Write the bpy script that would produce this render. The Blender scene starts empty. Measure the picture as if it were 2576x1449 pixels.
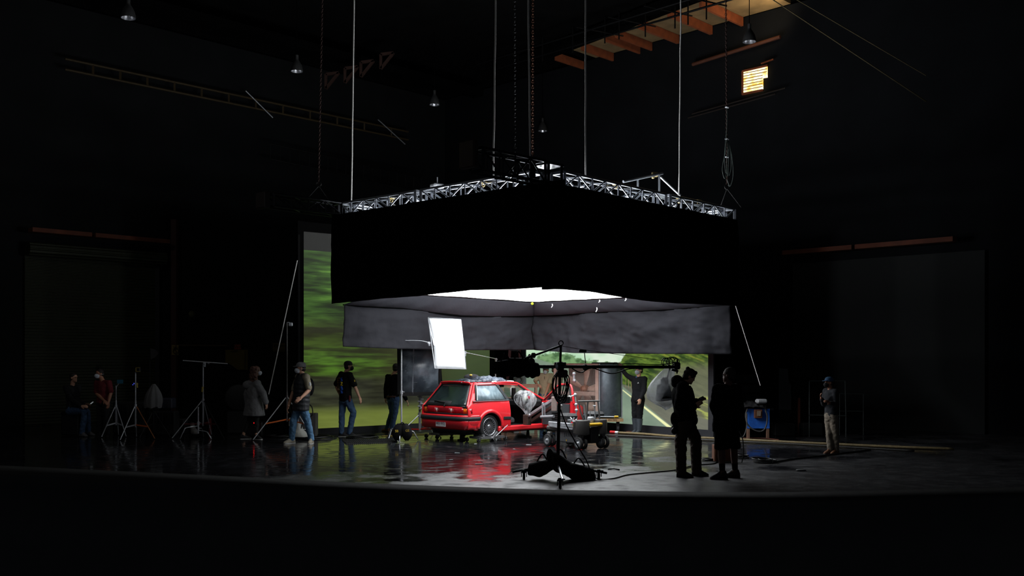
import bpy, bmesh, math, random
import numpy as np
from mathutils import Vector, Matrix
random.seed(7)
PI = math.pi
S = bpy.context.scene
COL = S.collection
# ------------------------------------------------------------------ camera, world, exposure
F = 2450.0; HY = 898.0; CX = 1288.0; CH = 1.93      # focal length and horizon row in 2576-px frame, camera height
cam_d = bpy.data.cameras.new('camera'); cam = bpy.data.objects.new('camera', cam_d); COL.objects.link(cam)
cam_d.sensor_width = 36.0; cam_d.lens = F/2576*36.0
cam_d.shift_y = (HY-724.5)/2576.0
cam_d.clip_end = 200
cam.location = (0, 0, CH); cam.rotation_euler = (PI/2, 0, 0)
S.camera = cam
w = bpy.data.worlds.new('world'); S.world = w; w.use_nodes = True
w.node_tree.nodes['Background'].inputs[0].default_value = (.75, .85, 1, 1)
w.node_tree.nodes['Background'].inputs[1].default_value = .032
S.view_settings.view_transform = 'Standard'; S.view_settings.look = 'None'
S.view_settings.gamma = 1; S.view_settings.exposure = 0; S.view_settings.use_curve_mapping = False
SILK_STRENGTH = 6
SCREEN_STRENGTH = 1.0
def lamp(name, typ, loc, power, color, target=None, size=1, **k):
    d = bpy.data.lights.new(name, typ); d.energy = power; d.color = color
    if typ == 'AREA': d.size = size
    for a, b in k.items(): setattr(d, a, b)
    o = bpy.data.objects.new(name, d); COL.objects.link(o); o.location = loc
    if target is not None: o.rotation_euler = (Vector(target)-Vector(loc)).to_track_quat('-Z', 'Y').to_euler()
    return o
# added upward spot in place of daylight: washes the timber ceiling bay
lamp('ceiling_bay_spot', 'SPOT', (7.3, 27.3, 11.2), 75, (1, .80, .50), (6.9, 28.0, 12), spot_size=2.7, spot_blend=.9, shadow_soft_size=.25)

# the lamp heads hung in the overhead box, above the silk
for q in ((-.9, 20.2, 4.35), (1.9, 20.4, 4.35), (.6, 22.9, 4.35), (.6, 18.9, 4.35)): lamp('box_lamp', 'POINT', q, 130, (.90, .95, 1), shadow_soft_size=.12)

# unseen fill light added high on the left to lift the dim gear
lamp('left_fill_light', 'AREA', (-10, 13, 10), 50, (1, .95, .88), (-8.5, 29, 1.5), size=2)

# ------------------------------------------------------------------ helpers
def V(*a): return Vector(a)
def P(px, py, d): return Vector(((px-CX)*d/F, d, CH+(HY-py)*d/F))       # point seen at a pixel, at depth d
def PF(px, py): d = F*CH/(py-HY); return Vector(((px-CX)*d/F, d, 0))      # point on the floor
def PZ(px, d, z): return Vector(((px-CX)*d/F, d, z))
def lin(c): c = c/255.0; return c/12.92 if c <= .04045 else ((c+.055)/1.055)**2.4
def rgb(r, g, b): return (lin(r), lin(g), lin(b), 1)
MATS = {}
def mat(name, col, rough=.6, metal=0, bump=0, bscale=60, vary=.12, spec=None, trans=0, alpha=1, emit=None, es=0, coat=0, bdist=.004):
    if name in MATS: return MATS[name]
    m = bpy.data.materials.new(name); m.use_nodes = True; nt = m.node_tree; n = nt.nodes; L = nt.links
    p = n['Principled BSDF']; c = rgb(*col)
    tc = n.new('ShaderNodeTexCoord'); nz = n.new('ShaderNodeTexNoise'); nz.inputs['Scale'].default_value = bscale*.35; nz.inputs['Detail'].default_value = 4
    L.new(tc.outputs['Object'], nz.inputs['Vector'])
    if vary > 0:
        r = n.new('ShaderNodeValToRGB')
        r.color_ramp.elements[0].position = .3; r.color_ramp.elements[1].position = .7
        r.color_ramp.elements[0].color = tuple(x*(1-vary) for x in c[:3])+(1,); r.color_ramp.elements[1].color = tuple(min(1, x*(1+vary)) for x in c[:3])+(1,)
        L.new(nz.outputs['Fac'], r.inputs[0]); L.new(r.outputs[0], p.inputs['Base Color'])
    else: p.inputs['Base Color'].default_value = c
    p.inputs['Roughness'].default_value = rough; p.inputs['Metallic'].default_value = metal
    if spec is not None: p.inputs['Specular IOR Level'].default_value = spec
    if trans: p.inputs['Transmission Weight'].default_value = trans
    if alpha < 1: p.inputs['Alpha'].default_value = alpha
    if coat: p.inputs['Coat Weight'].default_value = coat; p.inputs['Coat Roughness'].default_value = .08
    if emit: p.inputs['Emission Color'].default_value = rgb(*emit); p.inputs['Emission Strength'].default_value = es
    if bump:
        b = n.new('ShaderNodeBump'); b.inputs['Strength'].default_value = bump; b.inputs['Distance'].default_value = bdist
        n2 = n.new('ShaderNodeTexNoise'); n2.inputs['Scale'].default_value = bscale; n2.inputs['Detail'].default_value = 3
        L.new(tc.outputs['Object'], n2.inputs['Vector']); L.new(n2.outputs['Fac'], b.inputs['Height']); L.new(b.outputs['Normal'], p.inputs['Normal'])
    MATS[name] = m; return m
def tag(o, label=None, cat=None, group=None, kind=None):
    if label: o['label'] = label
    if cat: o['category'] = cat
    if group: o['group'] = group
    if kind: o['kind'] = kind
    return o
def thing(name, loc, label, cat, group=None, rz=0, kind=None):
    o = bpy.data.objects.new(name, None); COL.objects.link(o); o.location = loc; o.rotation_euler = (0, 0, rz); o.empty_display_size = .1
    return tag(o, label, cat, group, kind)
def basis(dirv, up=(0, 0, 1)):
    z = Vector(dirv).normalized(); u = Vector(up)
    if abs(z.dot(u.normalized())) > .98: u = Vector((1, 0, 0)) if abs(z.x) < .9 else Vector((0, 1, 0))
    x = u.cross(z).normalized(); y = z.cross(x).normalized()
    return x, y, z
class MB:
    def __init__(s): s.v = []; s.f = []; s.sm = []
    def add(s, vs, fs, smooth=True):
        o = len(s.v); s.v += [Vector(q) for q in vs]; s.f += [tuple(i+o for i in f) for f in fs]; s.sm += [smooth]*len(fs); return s
    def box(s, c, size, rz=0, ax=None, bevel=0):
        c = Vector(c); hx, hy, hz = size[0]/2, size[1]/2, size[2]/2
        if ax is None: ca, sa = math.cos(rz), math.sin(rz); ax = (Vector((ca, sa, 0)), Vector((-sa, ca, 0)), Vector((0, 0, 1)))
        if bevel > 0:
            b = min(bevel, hx*.9, hy*.9, hz*.9); vs = []; idx = {}
            for X in (-1, 1):
                for Y in (-1, 1):
                    for Z in (-1, 1):
                        for k in range(3):
                            q = [X*(hx-b), Y*(hy-b), Z*(hz-b)]; q[k] = (X*hx, Y*hy, Z*hz)[k]
                            idx[(X, Y, Z, k)] = len(vs); vs.append(c+ax[0]*q[0]+ax[1]*q[1]+ax[2]*q[2])
            fs = []
            for k in range(3):
                a, b2 = [(1, 2), (0, 2), (0, 1)][k]
                for sg in (-1, 1):
                    t = []
                    for (p, q) in ((-1, -1), (1, -1), (1, 1), (-1, 1)):
                        w3 = [0, 0, 0]; w3[k] = sg; w3[a] = p; w3[b2] = q; t.append(idx[(w3[0], w3[1], w3[2], k)])
                    fs.append(tuple(t))
                for p in (-1, 1):
                    for q in (-1, 1):
                        w1 = [0, 0, 0]; w1[k] = -1; w1[a] = p; w1[b2] = q; w2 = list(w1); w2[k] = 1
                        fs.append((idx[tuple(w1)+(a,)], idx[tuple(w1)+(b2,)], idx[tuple(w2)+(b2,)], idx[tuple(w2)+(a,)]))
            for X in (-1, 1):
                for Y in (-1, 1):
                    for Z in (-1, 1): fs.append((idx[(X, Y, Z, 0)], idx[(X, Y, Z, 1)], idx[(X, Y, Z, 2)]))
            return s.add(vs, fs, False)
        vs = [c+ax[0]*x*hx+ax[1]*y*hy+ax[2]*z*hz for x in (-1, 1) for y in (-1, 1) for z in (-1, 1)]
        return s.add(vs, [(0, 1, 3, 2), (4, 6, 7, 5), (0, 4, 5, 1), (2, 3, 7, 6), (0, 2, 6, 4), (1, 5, 7, 3)], False)
    def bar(s, a, b, w_, h_, up=(0, 0, 1), bevel=0):      # rectangular bar between two points
        a = Vector(a); b = Vector(b); x, y, z = basis(b-a, up)
        return s.box((a+b)/2, (w_, h_, (b-a).length), ax=(x, y, z), bevel=bevel)
    def cyl(s, a, b, r0, r1=None, n=10, caps=True):
        r1 = r0 if r1 is None else r1; a = Vector(a); b = Vector(b); x, y, z = basis(b-a); vs = []
        for q, r in ((a, r0), (b, r1)):
            for i in range(n): t = 2*PI*i/n; vs.append(q+x*math.cos(t)*r+y*math.sin(t)*r)
        fs = [(i, (i+1) % n, n+(i+1) % n, n+i) for i in range(n)]
        s.add(vs, fs)
        if caps: s.add(vs[:n], [tuple(reversed(range(n)))], False); s.add(vs[n:], [tuple(range(n))], False)
        return s
    def tube(s, pts, r, n=8, caps=True):
        pts = [Vector(p) for p in pts]; m = len(pts); rs = r if isinstance(r, (list, tuple)) else [r]*m
        vs = []; px = None
        for i, p in enumerate(pts):
            d = (pts[min(i+1, m-1)]-pts[max(i-1, 0)])
            if d.length < 1e-9: d = Vector((0, 0, 1))
            d.normalize()
            if px is None: x, y, _ = basis(d)
            else:
                x = px-d*px.dot(d)
                if x.length < 1e-6: x, y, _ = basis(d)
                x = x.normalized(); y = d.cross(x)
            px = x
            for k in range(n): t = 2*PI*k/n; vs.append(p+x*math.cos(t)*rs[i]+y*math.sin(t)*rs[i])
        fs = [(i*n+k, i*n+(k+1) % n, (i+1)*n+(k+1) % n, (i+1)*n+k) for i in range(m-1) for k in range(n)]
        if caps: fs += [tuple(reversed(range(n))), tuple(range((m-1)*n, m*n))]
        return s.add(vs, fs)
    def ell(s, c, r, ax=None, nu=14, nv=9):
        c = Vector(c); ax = ax or (V(1, 0, 0), V(0, 1, 0), V(0, 0, 1))
        if not isinstance(r, (tuple, list)): r = (r, r, r)
        vs = [c-ax[2]*r[2]]
        for j in range(1, nv):
            ph = -PI/2+PI*j/nv
            for i in range(nu):
                t = 2*PI*i/nu; vs.append(c+ax[0]*r[0]*math.cos(ph)*math.cos(t)+ax[1]*r[1]*math.cos(ph)*math.sin(t)+ax[2]*r[2]*math.sin(ph))
        vs.append(c+ax[2]*r[2]); fs = [(0, 1+(i+1) % nu, 1+i) for i in range(nu)]
        for j in range(nv-2):
            for i in range(nu): a = 1+j*nu; b = a+nu; fs.append((a+i, a+(i+1) % nu, b+(i+1) % nu, b+i))
        a = 1+(nv-2)*nu; l = len(vs)-1; fs += [(l, a+i, a+(i+1) % nu) for i in range(nu)]
        return s.add(vs, fs)
    def loft(s, rings, caps=True, closed=True, smooth=True):
        n = len(rings[0]); vs = [q for r in rings for q in r]; m = len(rings); k2 = n if closed else n-1
        s.add(vs, [(i*n+k, i*n+(k+1) % n, (i+1)*n+(k+1) % n, (i+1)*n+k) for i in range(m-1) for k in range(k2)], smooth)
        if caps and closed: s.add(rings[0], [tuple(reversed(range(n)))], False); s.add(rings[-1], [tuple(range(n))], False)
        return s
    def lathe(s, prof, c=(0, 0, 0), ax=(0, 0, 1), n=24, closed=False):      # prof: (radius, height)
        x, y, z = basis(ax); c = Vector(c); m = len(prof); vs = []
        for r, h in prof:
            for i in range(n): t = 2*PI*i/n; vs.append(c+z*h+(x*math.cos(t)+y*math.sin(t))*r)
        mm = m if closed else m-1
        return s.add(vs, [(j*n+i, j*n+(i+1) % n, ((j+1) % m)*n+(i+1) % n, ((j+1) % m)*n+i) for j in range(mm) for i in range(n)])
    def prism(s, pts, vec):      # polygon (list of points) extruded by vec
        pts = [Vector(p) for p in pts]; vec = Vector(vec); n = len(pts)
        return s.add(pts+[p+vec for p in pts], [tuple(reversed(range(n))), tuple(range(n, 2*n))]+[(i, (i+1) % n, n+(i+1) % n, n+i) for i in range(n)], False)
    def grid(s, rows, smooth=True):
        m = len(rows); n = len(rows[0])
        return s.add([q for r in rows for q in r], [(i*n+k, i*n+k+1, (i+1)*n+k+1, (i+1)*n+k) for i in range(m-1) for k in range(n-1)], smooth)
    def torus(s, c, ax, R, r, n=24, k=8):
        x, y, z = basis(ax); c = Vector(c)
        return s.lathe([(R+r*math.cos(2*PI*i/k), r*math.sin(2*PI*i/k)) for i in range(k)], c, ax, n, closed=True)
    def build(s, name, m, parent=None, local=False, solid=0, remesh=0, smooth=0, label=None, cat=None, group=None, kind=None, subsurf=0, wrinkle=0, wscale=.09):
        vs = s.v
        if parent is not None and not local:
            off = Vector((0, 0, 0)); q = parent
            while q is not None: off += q.location; q = q.parent
            vs = [p-off for p in vs]
        org = Vector((0, 0, 0))
        if parent is None:
            lo = Vector([min(p[i] for p in vs) for i in range(3)]); hi = Vector([max(p[i] for p in vs) for i in range(3)])
            org = Vector(((lo.x+hi.x)/2, (lo.y+hi.y)/2, lo.z)); vs = [p-org for p in vs]
        me = bpy.data.meshes.new(name); me.from_pydata([tuple(p) for p in vs], [], s.f)
        me.polygons.foreach_set('use_smooth', s.sm); me.validate(); me.update()
        me.materials.append(m)
        o = bpy.data.objects.new(name, me); COL.objects.link(o); o.location = org
        if parent is not None: o.parent = parent
        if solid: md = o.modifiers.new('s', 'SOLIDIFY'); md.thickness = solid; md.offset = 0
        if remesh:
            md = o.modifiers.new('r', 'REMESH'); md.mode = 'VOXEL'; md.voxel_size = remesh; md.use_smooth_shade = True
            if smooth: md = o.modifiers.new('m', 'SMOOTH'); md.factor = .5; md.iterations = smooth
            if wrinkle:
                tx = bpy.data.textures.get('folds%g' % wscale) or bpy.data.textures.new('folds%g' % wscale, 'CLOUDS'); tx.noise_scale = wscale; tx.noise_depth = 2
                md = o.modifiers.new('w', 'DISPLACE'); md.texture = tx; md.strength = wrinkle; md.mid_level = .5; md.texture_coords = 'LOCAL'
        if subsurf: md = o.modifiers.new('u', 'SUBSURF'); md.levels = subsurf; md.render_levels = subsurf
        if remesh:
            dg = bpy.context.evaluated_depsgraph_get(); dg.update()
            nm = bpy.data.meshes.new_from_object(o.evaluated_get(dg)); o.modifiers.clear(); o.data = nm; nm.name = name
        return tag(o, label, cat, group, kind)
def noise1(x, seed=0):
    return math.sin(x*1.7+seed*1.3)*.5+math.sin(x*3.1+seed*2.7)*.3+math.sin(x*7.3+seed)*.2
def curve_pts(pts, n=6):       # Catmull-Rom through points
    pts = [Vector(p) for p in pts]; out = []
    for i in range(len(pts)-1):
        p0 = pts[max(i-1, 0)]; p1 = pts[i]; p2 = pts[i+1]; p3 = pts[min(i+2, len(pts)-1)]
        for k in range(n):
            t = k/n; out.append(.5*((2*p1)+(-p0+p2)*t+(2*p0-5*p1+4*p2-p3)*t*t+(-p0+3*p1-3*p2+p3)*t**3))
    out.append(pts[-1]); return out
def text_obj(name, body, m, loc, size, xdir, parent=None, updir=(0, 0, 1), ext=.0012):
    cu = bpy.data.curves.new(name, 'FONT'); cu.body = body; cu.size = size; cu.extrude = ext; cu.align_x = 'CENTER'; cu.align_y = 'CENTER'
    o = bpy.data.objects.new(name, cu); COL.objects.link(o)
    x = Vector(xdir).normalized(); y = Vector(updir).normalized(); y = (y-x*y.dot(x)).normalized(); z = x.cross(y)
    M = Matrix((x, y, z)).transposed().to_4x4(); M.translation = Vector(loc)
    dg = bpy.context.evaluated_depsgraph_get(); dg.update()
    me = bpy.data.meshes.new_from_object(o.evaluated_get(dg)); me.transform(M); me.materials.clear(); me.materials.append(m); me.name = name
    bpy.data.objects.remove(o); bpy.data.curves.remove(cu)
    o = bpy.data.objects.new(name, me); COL.objects.link(o)
    if parent is not None:
        off = Vector((0, 0, 0)); q = parent
        while q is not None: off += q.location; q = q.parent
        me.transform(Matrix.Translation(-off)); o.parent = parent
    return o
def copy_tree(o, parent=None, name=None):
    c = o.copy(); COL.objects.link(c); c.parent = parent
    for ch in list(o.children): copy_tree(ch, c)
    return c
def plastic_mat(name, col, lo, hi, scale=6, stretch=(1, 1, 1), rough=.15):
    # crinkled clear sheet: see-through between whitish creases
    m = bpy.data.materials.new(name); m.use_nodes = True; nt = m.node_tree; n = nt.nodes; L = nt.links; out = n['Material Output']; p = n['Principled BSDF']
    p.inputs['Base Color'].default_value = rgb(*col); p.inputs['Roughness'].default_value = rough
    tc = n.new('ShaderNodeTexCoord'); mp = n.new('ShaderNodeMapping'); mp.inputs['Scale'].default_value = stretch; L.new(tc.outputs['Object'], mp.inputs[0])
    nz = n.new('ShaderNodeTexNoise'); nz.inputs['Scale'].default_value = scale; nz.inputs['Detail'].default_value = 6; nz.inputs['Distortion'].default_value = .35; L.new(mp.outputs[0], nz.inputs['Vector'])
    r = n.new('ShaderNodeMapRange'); r.inputs[1].default_value = .38; r.inputs[2].default_value = .66; r.inputs[3].default_value = lo; r.inputs[4].default_value = hi; L.new(nz.outputs['Fac'], r.inputs[0])
    b = n.new('ShaderNodeBump'); b.inputs['Strength'].default_value = 1; b.inputs['Distance'].default_value = .05; L.new(nz.outputs['Fac'], b.inputs['Height']); L.new(b.outputs[0], p.inputs['Normal'])
    t = n.new('ShaderNodeBsdfTransparent'); tl = n.new('ShaderNodeBsdfTranslucent'); tl.inputs[0].default_value = rgb(*col); m1 = n.new('ShaderNodeMixShader'); m1.inputs[0].default_value = .45; L.new(p.outputs[0], m1.inputs[1]); L.new(tl.outputs[0], m1.inputs[2])
    m2 = n.new('ShaderNodeMixShader'); L.new(r.outputs[0], m2.inputs[0]); L.new(t.outputs[0], m2.inputs[1]); L.new(m1.outputs[0], m2.inputs[2]); L.new(m2.outputs[0], out.inputs[0]); MATS[name] = m; return m
# common materials
M_black = mat('black_fabric', (18, 18, 20), .95, spec=.1, bump=.2, bscale=90)
M_duv = mat('black_duvetyne', (7, 7, 7), 1, spec=.02, vary=.1)
M_chrome = mat('chrome', (215, 218, 224), .25, .6, vary=.05)
M_alu = mat('aluminium', (176, 179, 184), .38, .45, vary=.15, bscale=30)
M_dkmetal = mat('black_metal', (16, 16, 17), .45, .4)
M_gun = mat('gunmetal', (104, 102, 100), .42, .4, bump=.1, bscale=120)
M_rubber = mat('black_rubber', (14, 14, 15), .75, vary=.1)
M_orange = mat('orange_paint', (196, 92, 28), .5)
M_white = mat('white_paint', (225, 226, 228), .5)
M_wood = mat('plywood', (150, 112, 92), .8, bump=.3, bscale=14, vary=.2)
M_brown = mat('brown_wood', (112, 66, 40), .8, bump=.3, bscale=10, vary=.25)
M_yellow = mat('yellow_paint', (228, 176, 24), .5)
M_redp = mat('red_paint', (170, 28, 24), .5)
M_cable = mat('black_cable', (12, 12, 13), .5)
# ================================================================== the stage
A = V(.70, .714, 0); B = V(-.714, .70, 0)          # building axes on the floor plan
CORNER = V(-2.66, 38.6, 0)
M_wall = mat('wall_black', (28, 29, 30), .9, spec=.03, bump=.3, bscale=3)
M_wallr = mat('wall_black_right', (24, 25, 27), .9, spec=.03, bump=.3, bscale=3)
def st(mb, name, m, **k): return mb.build(name, m, kind='structure', **k)
def LW(px):      # plan point of the left wall seen at column px
    k = (px-CX)/F; t = (k*32+9.1)/(.70-.714*k); return V(-9.1+.70*t, 32+.714*t, 0)
def RW(px):
    k = (px-CX)/F; s_ = (8.1-28*k)/(.714+.70*k); return V(8.1-.714*s_, 28+.70*s_, 0)
wl0 = CORNER-A*30; wr0 = CORNER-B*32
st(MB().bar(wl0+B*.15+V(0, 0, 6), CORNER+B*.15+A*.3+V(0, 0, 6), .3, 12.2, up=(0, 0, 1)), 'wall_left', M_wall)
st(MB().bar(wr0+A*.15+V(0, 0, 6), CORNER+A*.15+B*.3+V(0, 0, 6), .3, 12.2, up=(0, 0, 1)), 'wall_right', M_wallr)
# ceiling of timber boards
M_board = mat('ceiling_board', (132, 108, 72), .9, bump=.4, bscale=6, vary=.25)
M_cdark = mat('ceiling_black', (9, 9, 9), .95, spec=.05, vary=.3, bscale=4)
c0 = CORNER-A*40; c1 = CORNER-B*40
ctr = CORNER-A*16-B*16
st(MB().box(ctr+V(0, 0, 12.35), (44, 44, .2), rz=math.atan2(A.y, A.x)), 'ceiling', M_cdark)
# strip of bare boards between wall and first girder
s0 = RW(1990); s1 = RW(1500)
mbx = MB().prism([s0-A*.02+V(0, 0, 12.1), s1-A*.02+V(0, 0, 12.1), s1-A*1.6+V(0, 0, 12.1), s0-A*2.3+V(0, 0, 12.1)], (0, 0, .1)); st(mbx, 'trim_1', M_board)
# ------------------------------------------------------------------ floor
def floor_material():
    m = bpy.data.materials.new('wet_concrete'); m.use_nodes = True; nt = m.node_tree; n = nt.nodes; L = nt.links; p = n['Principled BSDF']
    tc = n.new('ShaderNodeTexCoord'); mp = n.new('ShaderNodeMapping'); L.new(tc.outputs['Object'], mp.inputs[0])
    def noise(scale, det=5, src=mp):
        q = n.new('ShaderNodeTexNoise'); q.inputs['Scale'].default_value = scale; q.inputs['Detail'].default_value = det; L.new(src.outputs[0], q.inputs['Vector']); return q
    def ramp(src, a, b, ca, cb):
        r = n.new('ShaderNodeValToRGB'); r.color_ramp.elements[0].position = a; r.color_ramp.elements[1].position = b
        r.color_ramp.elements[0].color = ca; r.color_ramp.elements[1].color = cb; L.new(src, r.inputs[0]); return r
    # wetness: driven by the floor position (standing water on the set) and by noise
    geo = n.new('ShaderNodeNewGeometry'); sx = n.new('ShaderNodeSeparateXYZ'); L.new(geo.outputs['Position'], sx.inputs[0])
    mr = n.new('ShaderNodeMapRange'); mr.inputs[1].default_value = 13.6; mr.inputs[2].default_value = 20.5; L.new(sx.outputs[1], mr.inputs[0])
    n1 = noise(.9, 9); ad = n.new('ShaderNodeMath'); ad.operation = 'ADD'
    mu = n.new('ShaderNodeMath'); mu.operation = 'MULTIPLY_ADD'; L.new(n1.outputs['Fac'], mu.inputs[0]); mu.inputs[1].default_value = 1.9; mu.inputs[2].default_value = -.95
    ax_ = n.new('ShaderNodeMath'); ax_.operation = 'MULTIPLY_ADD'; L.new(sx.outputs[0], ax_.inputs[0]); ax_.inputs[1].default_value = -.07; L.new(mr.outputs[0], ax_.inputs[2])
    L.new(ax_.outputs[0], ad.inputs[0]); L.new(mu.outputs[0], ad.inputs[1])
    wet = ramp(ad.outputs[0], .18, .52, (0, 0, 0, 1), (1, 1, 1, 1))
    base = ramp(noise(2.2, 8).outputs['Fac'], .25, .75, (.016, .016, .018, 1), (.05, .05, .054, 1))
    dk = n.new('ShaderNodeMix'); dk.data_type = 'RGBA'; dk.inputs[6].default_value = (1, 1, 1, 1)
    mul = n.new('ShaderNodeMix'); mul.data_type = 'RGBA'; mul.blend_type = 'MULTIPLY'; mul.inputs[0].default_value = 1
    dr = ramp(wet.outputs[0], 0, 1, (1, 1, 1, 1), (.36, .36, .38, 1)); L.new(base.outputs[0], mul.inputs[6]); L.new(dr.outputs[0], mul.inputs[7]); L.new(mul.outputs[2], p.inputs['Base Color'])
    n.remove(dk)
    ro = ramp(wet.outputs[0], 0, 1, (.45, .45, .45, 1), (.07, .07, .07, 1))
    rn = ramp(noise(4, 9).outputs['Fac'], .46, .72, (0, 0, 0, 1), (.24, .24, .24, 1))
    ra = n.new('ShaderNodeMix'); ra.data_type = 'RGBA'; ra.blend_type = 'ADD'; ra.inputs[0].default_value = 1; L.new(ro.outputs[0], ra.inputs[6]); L.new(rn.outputs[0], ra.inputs[7]); L.new(ra.outputs[2], p.inputs['Roughness'])
    b = n.new('ShaderNodeBump'); b.inputs['Strength'].default_value = .26; b.inputs['Distance'].default_value = .012
    n3 = noise(4.2, 3); L.new(n3.outputs['Fac'], b.inputs['Height'])
    b2 = n.new('ShaderNodeBump'); b2.inputs['Distance'].default_value = .004; bs = ramp(wet.outputs[0], 0, 1, (.5, .5, .5, 1), (.015, .015, .015, 1)); L.new(bs.outputs[0], b2.inputs['Strength'])
    n4 = noise(38, 4); L.new(n4.outputs['Fac'], b2.inputs['Height']); L.new(b.outputs['Normal'], b2.inputs['Normal']); L.new(b2.outputs['Normal'], p.inputs['Normal'])
    p.inputs['Specular IOR Level'].default_value = .5
    return m
M_floor = floor_material()
mb = MB().prism([V(-30, 10.8, -.2), V(30, 10.8, -.2), V(30, 46, -.2), V(-30, 46, -.2)], (0, 0, .2))
st(mb, 'floor', M_floor)
# low dark ledge in front of the camera
M_ledge = mat('ledge_concrete', (46, 46, 45), .8, bump=.4, bscale=8)
ed = curve_pts([PZ(x, 11.0, CH-(y-HY)*11/F) for x, y in ((-60, 1168), (196, 1180), (430, 1191), (640, 1201), (870, 1213), (1290, 1229), (1500, 1234), (1900, 1238), (2231, 1233), (2640, 1224))], 5)
rows = [[q+V(0, .06, -1.2) for q in ed], [q+V(0, .05, -.03) for q in ed], [q for q in ed], [q+V(0, -.40, -.004) for q in ed], [q+V(0, -.47, -.045) for q in ed], [q+V(0, -.50, -.6) for q in ed], [q+V(0, -.6, -2.4) for q in ed]]
st(MB().grid(rows), 'trim_2', M_ledge)

# ------------------------------------------------------------------ ceiling timbers, girders, pipes
M_joist = mat('joist_wood', (140, 70, 36), .8, bump=.3, bscale=12, vary=.25)
jn = 0
for i, (px, w_) in enumerate(((1868, .16), (1790, .2), (1706, .2), (1640, .12), (1610, .12), (1543, .14), (1468, .14))):
    r = RW(px)
    MB().bar(r+V(0, 0, 11.96)-A*.02, r-A*float(np.interp(px, [1468, 1790], [1.45, 2.25]))+V(0, 0, 11.96), w_*.5, .26, up=(0, 0, 1)).build('ceiling_joist', M_joist, label=('brown timber joist under the lit ceiling bay, number %s counted from the right end' % ('one two three four five six seven'.split()[i])), cat='joist', group='timber joists under the lit ceiling bay')
MB().bar(RW(2300)-A*3.4+V(0, 0, 12.02), RW(1400)-A*1.65+V(0, 0, 12.02), .5, .25).build('roof_girder', M_duv, label='wide black roof girder along the inner side of the lit ceiling bay', cat='girder')
MB().bar(CORNER-B*3-A*16+V(0, 0, 11.6), CORNER-B*3-A*1+V(0, 0, 11.6), .5, .25).build('roof_girder', M_duv, label='black roof girder running back to the far room corner', cat='girder')
# pipe grid hanging under the bay
g = thing('ceiling_pipe_grid', RW(1760)-A*3+V(0, 0, 11.3), 'black pipe grid hanging below the lit timber ceiling bay', 'pipe grid')
for k in (2.7, 3.5): MB().cyl(RW(2160)-A*k+V(0, 0, 11.6), RW(1380)-A*k+V(0, 0, 11.6), .03).build('long_pipe', M_dkmetal, g)
for px in (1905, 1860, 1828, 1755, 1690, 1655, 1575, 1500):
    r = RW(px)
    MB().cyl(r-A*2.7+V(0, 0, 12.2), r-A*2.7+V(0, 0, 11.25 if px > 1700 else 11.4), .022).build('hanger', M_dkmetal, g)
for px in (1935, 1850, 1760, 1680): r = RW(px); MB().cyl(r-A*2.3+V(0, 0, 11.63), r-A*3.9+B*.5+V(0, 0, 11.63), .022).build('cross_pipe', M_dkmetal, g)
# window high in the right wall
M_glow = bpy.data.materials.new('daylight_glass'); M_glow.use_nodes = True
nt = M_glow.node_tree; p = nt.nodes['Principled BSDF']; nz = nt.nodes.new('ShaderNodeTexNoise'); nz.inputs['Scale'].default_value = 5
rp = nt.nodes.new('ShaderNodeValToRGB'); rp.color_ramp.elements[0].position = .38; rp.color_ramp.elements[0].color = rgb(230, 160, 30); rp.color_ramp.elements[1].position = .6; rp.color_ramp.elements[1].color = rgb(255, 246, 190)
tcn = nt.nodes.new('ShaderNodeTexCoord'); nt.links.new(tcn.outputs['Object'], nz.inputs['Vector']); nt.links.new(nz.outputs['Fac'], rp.inputs[0]); nt.links.new(rp.outputs[0], p.inputs['Emission Color']); p.inputs['Emission Strength'].default_value = 1.9
def rwp(px, py): r = RW(px); d = r.y-.1; return V(r.x, r.y, CH+(HY-py)*r.y/F)-A*.06
wn = thing('window_1', rwp(1900, 238), 'small glowing yellow louvred window high in the right wall', 'window', kind='structure')
q = [rwp(1873, 236), rwp(1922, 226), rwp(1922, 198), rwp(1933, 196), rwp(1933, 167), rwp(1873, 179)]
MB().prism([v for v in q], A*.02).build('pane', M_glow, wn)
for k in range(8):
    y0 = 187+k*7.0; xr = 1933 if k < 2 else 1922
    MB().bar(rwp(1872, y0)-A*.03, rwp(xr, y0-(xr-1872)*.2)-A*.03, .03, .012).build('louvre', M_brown, wn)
for a, b in (((1871, 181), (1935, 166)), ((1871, 181), (1871, 239)), ((1871, 239), (1924, 228))): MB().bar(rwp(*a)-A*.02, rwp(*b)-A*.02, .05, .05).build('frame', M_joist, wn)
MB().bar(rwp(1922, 163)-A*.1, rwp(1953, 152)-A*.1, .05, .03).build('wall_bracket', M_joist, label='short brown bracket jutting out above the glowing window', cat='bracket')
MB().cyl(rwp(1752, 166)-A*.15, rwp(1972, 97)-A*.15, .055).build('wall_pipe', mat('pipe_brown', (84, 44, 26), .7), label='reddish brown pipe rising along the right wall above the glowing window', cat='pipe')
for a, b in (((1740, 300), (1960, 240)), ((1750, 290), (1985, 225))): MB().cyl(rwp(*a)-A*.15, rwp(*b)-A*.15, .02).build('catwalk_rail', mat('rail_brown', (32, 20, 14), .7), label='thin dark rail %s under the glowing window' % ('lower' if a[1] == 300 else 'upper'), cat='rail')
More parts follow.
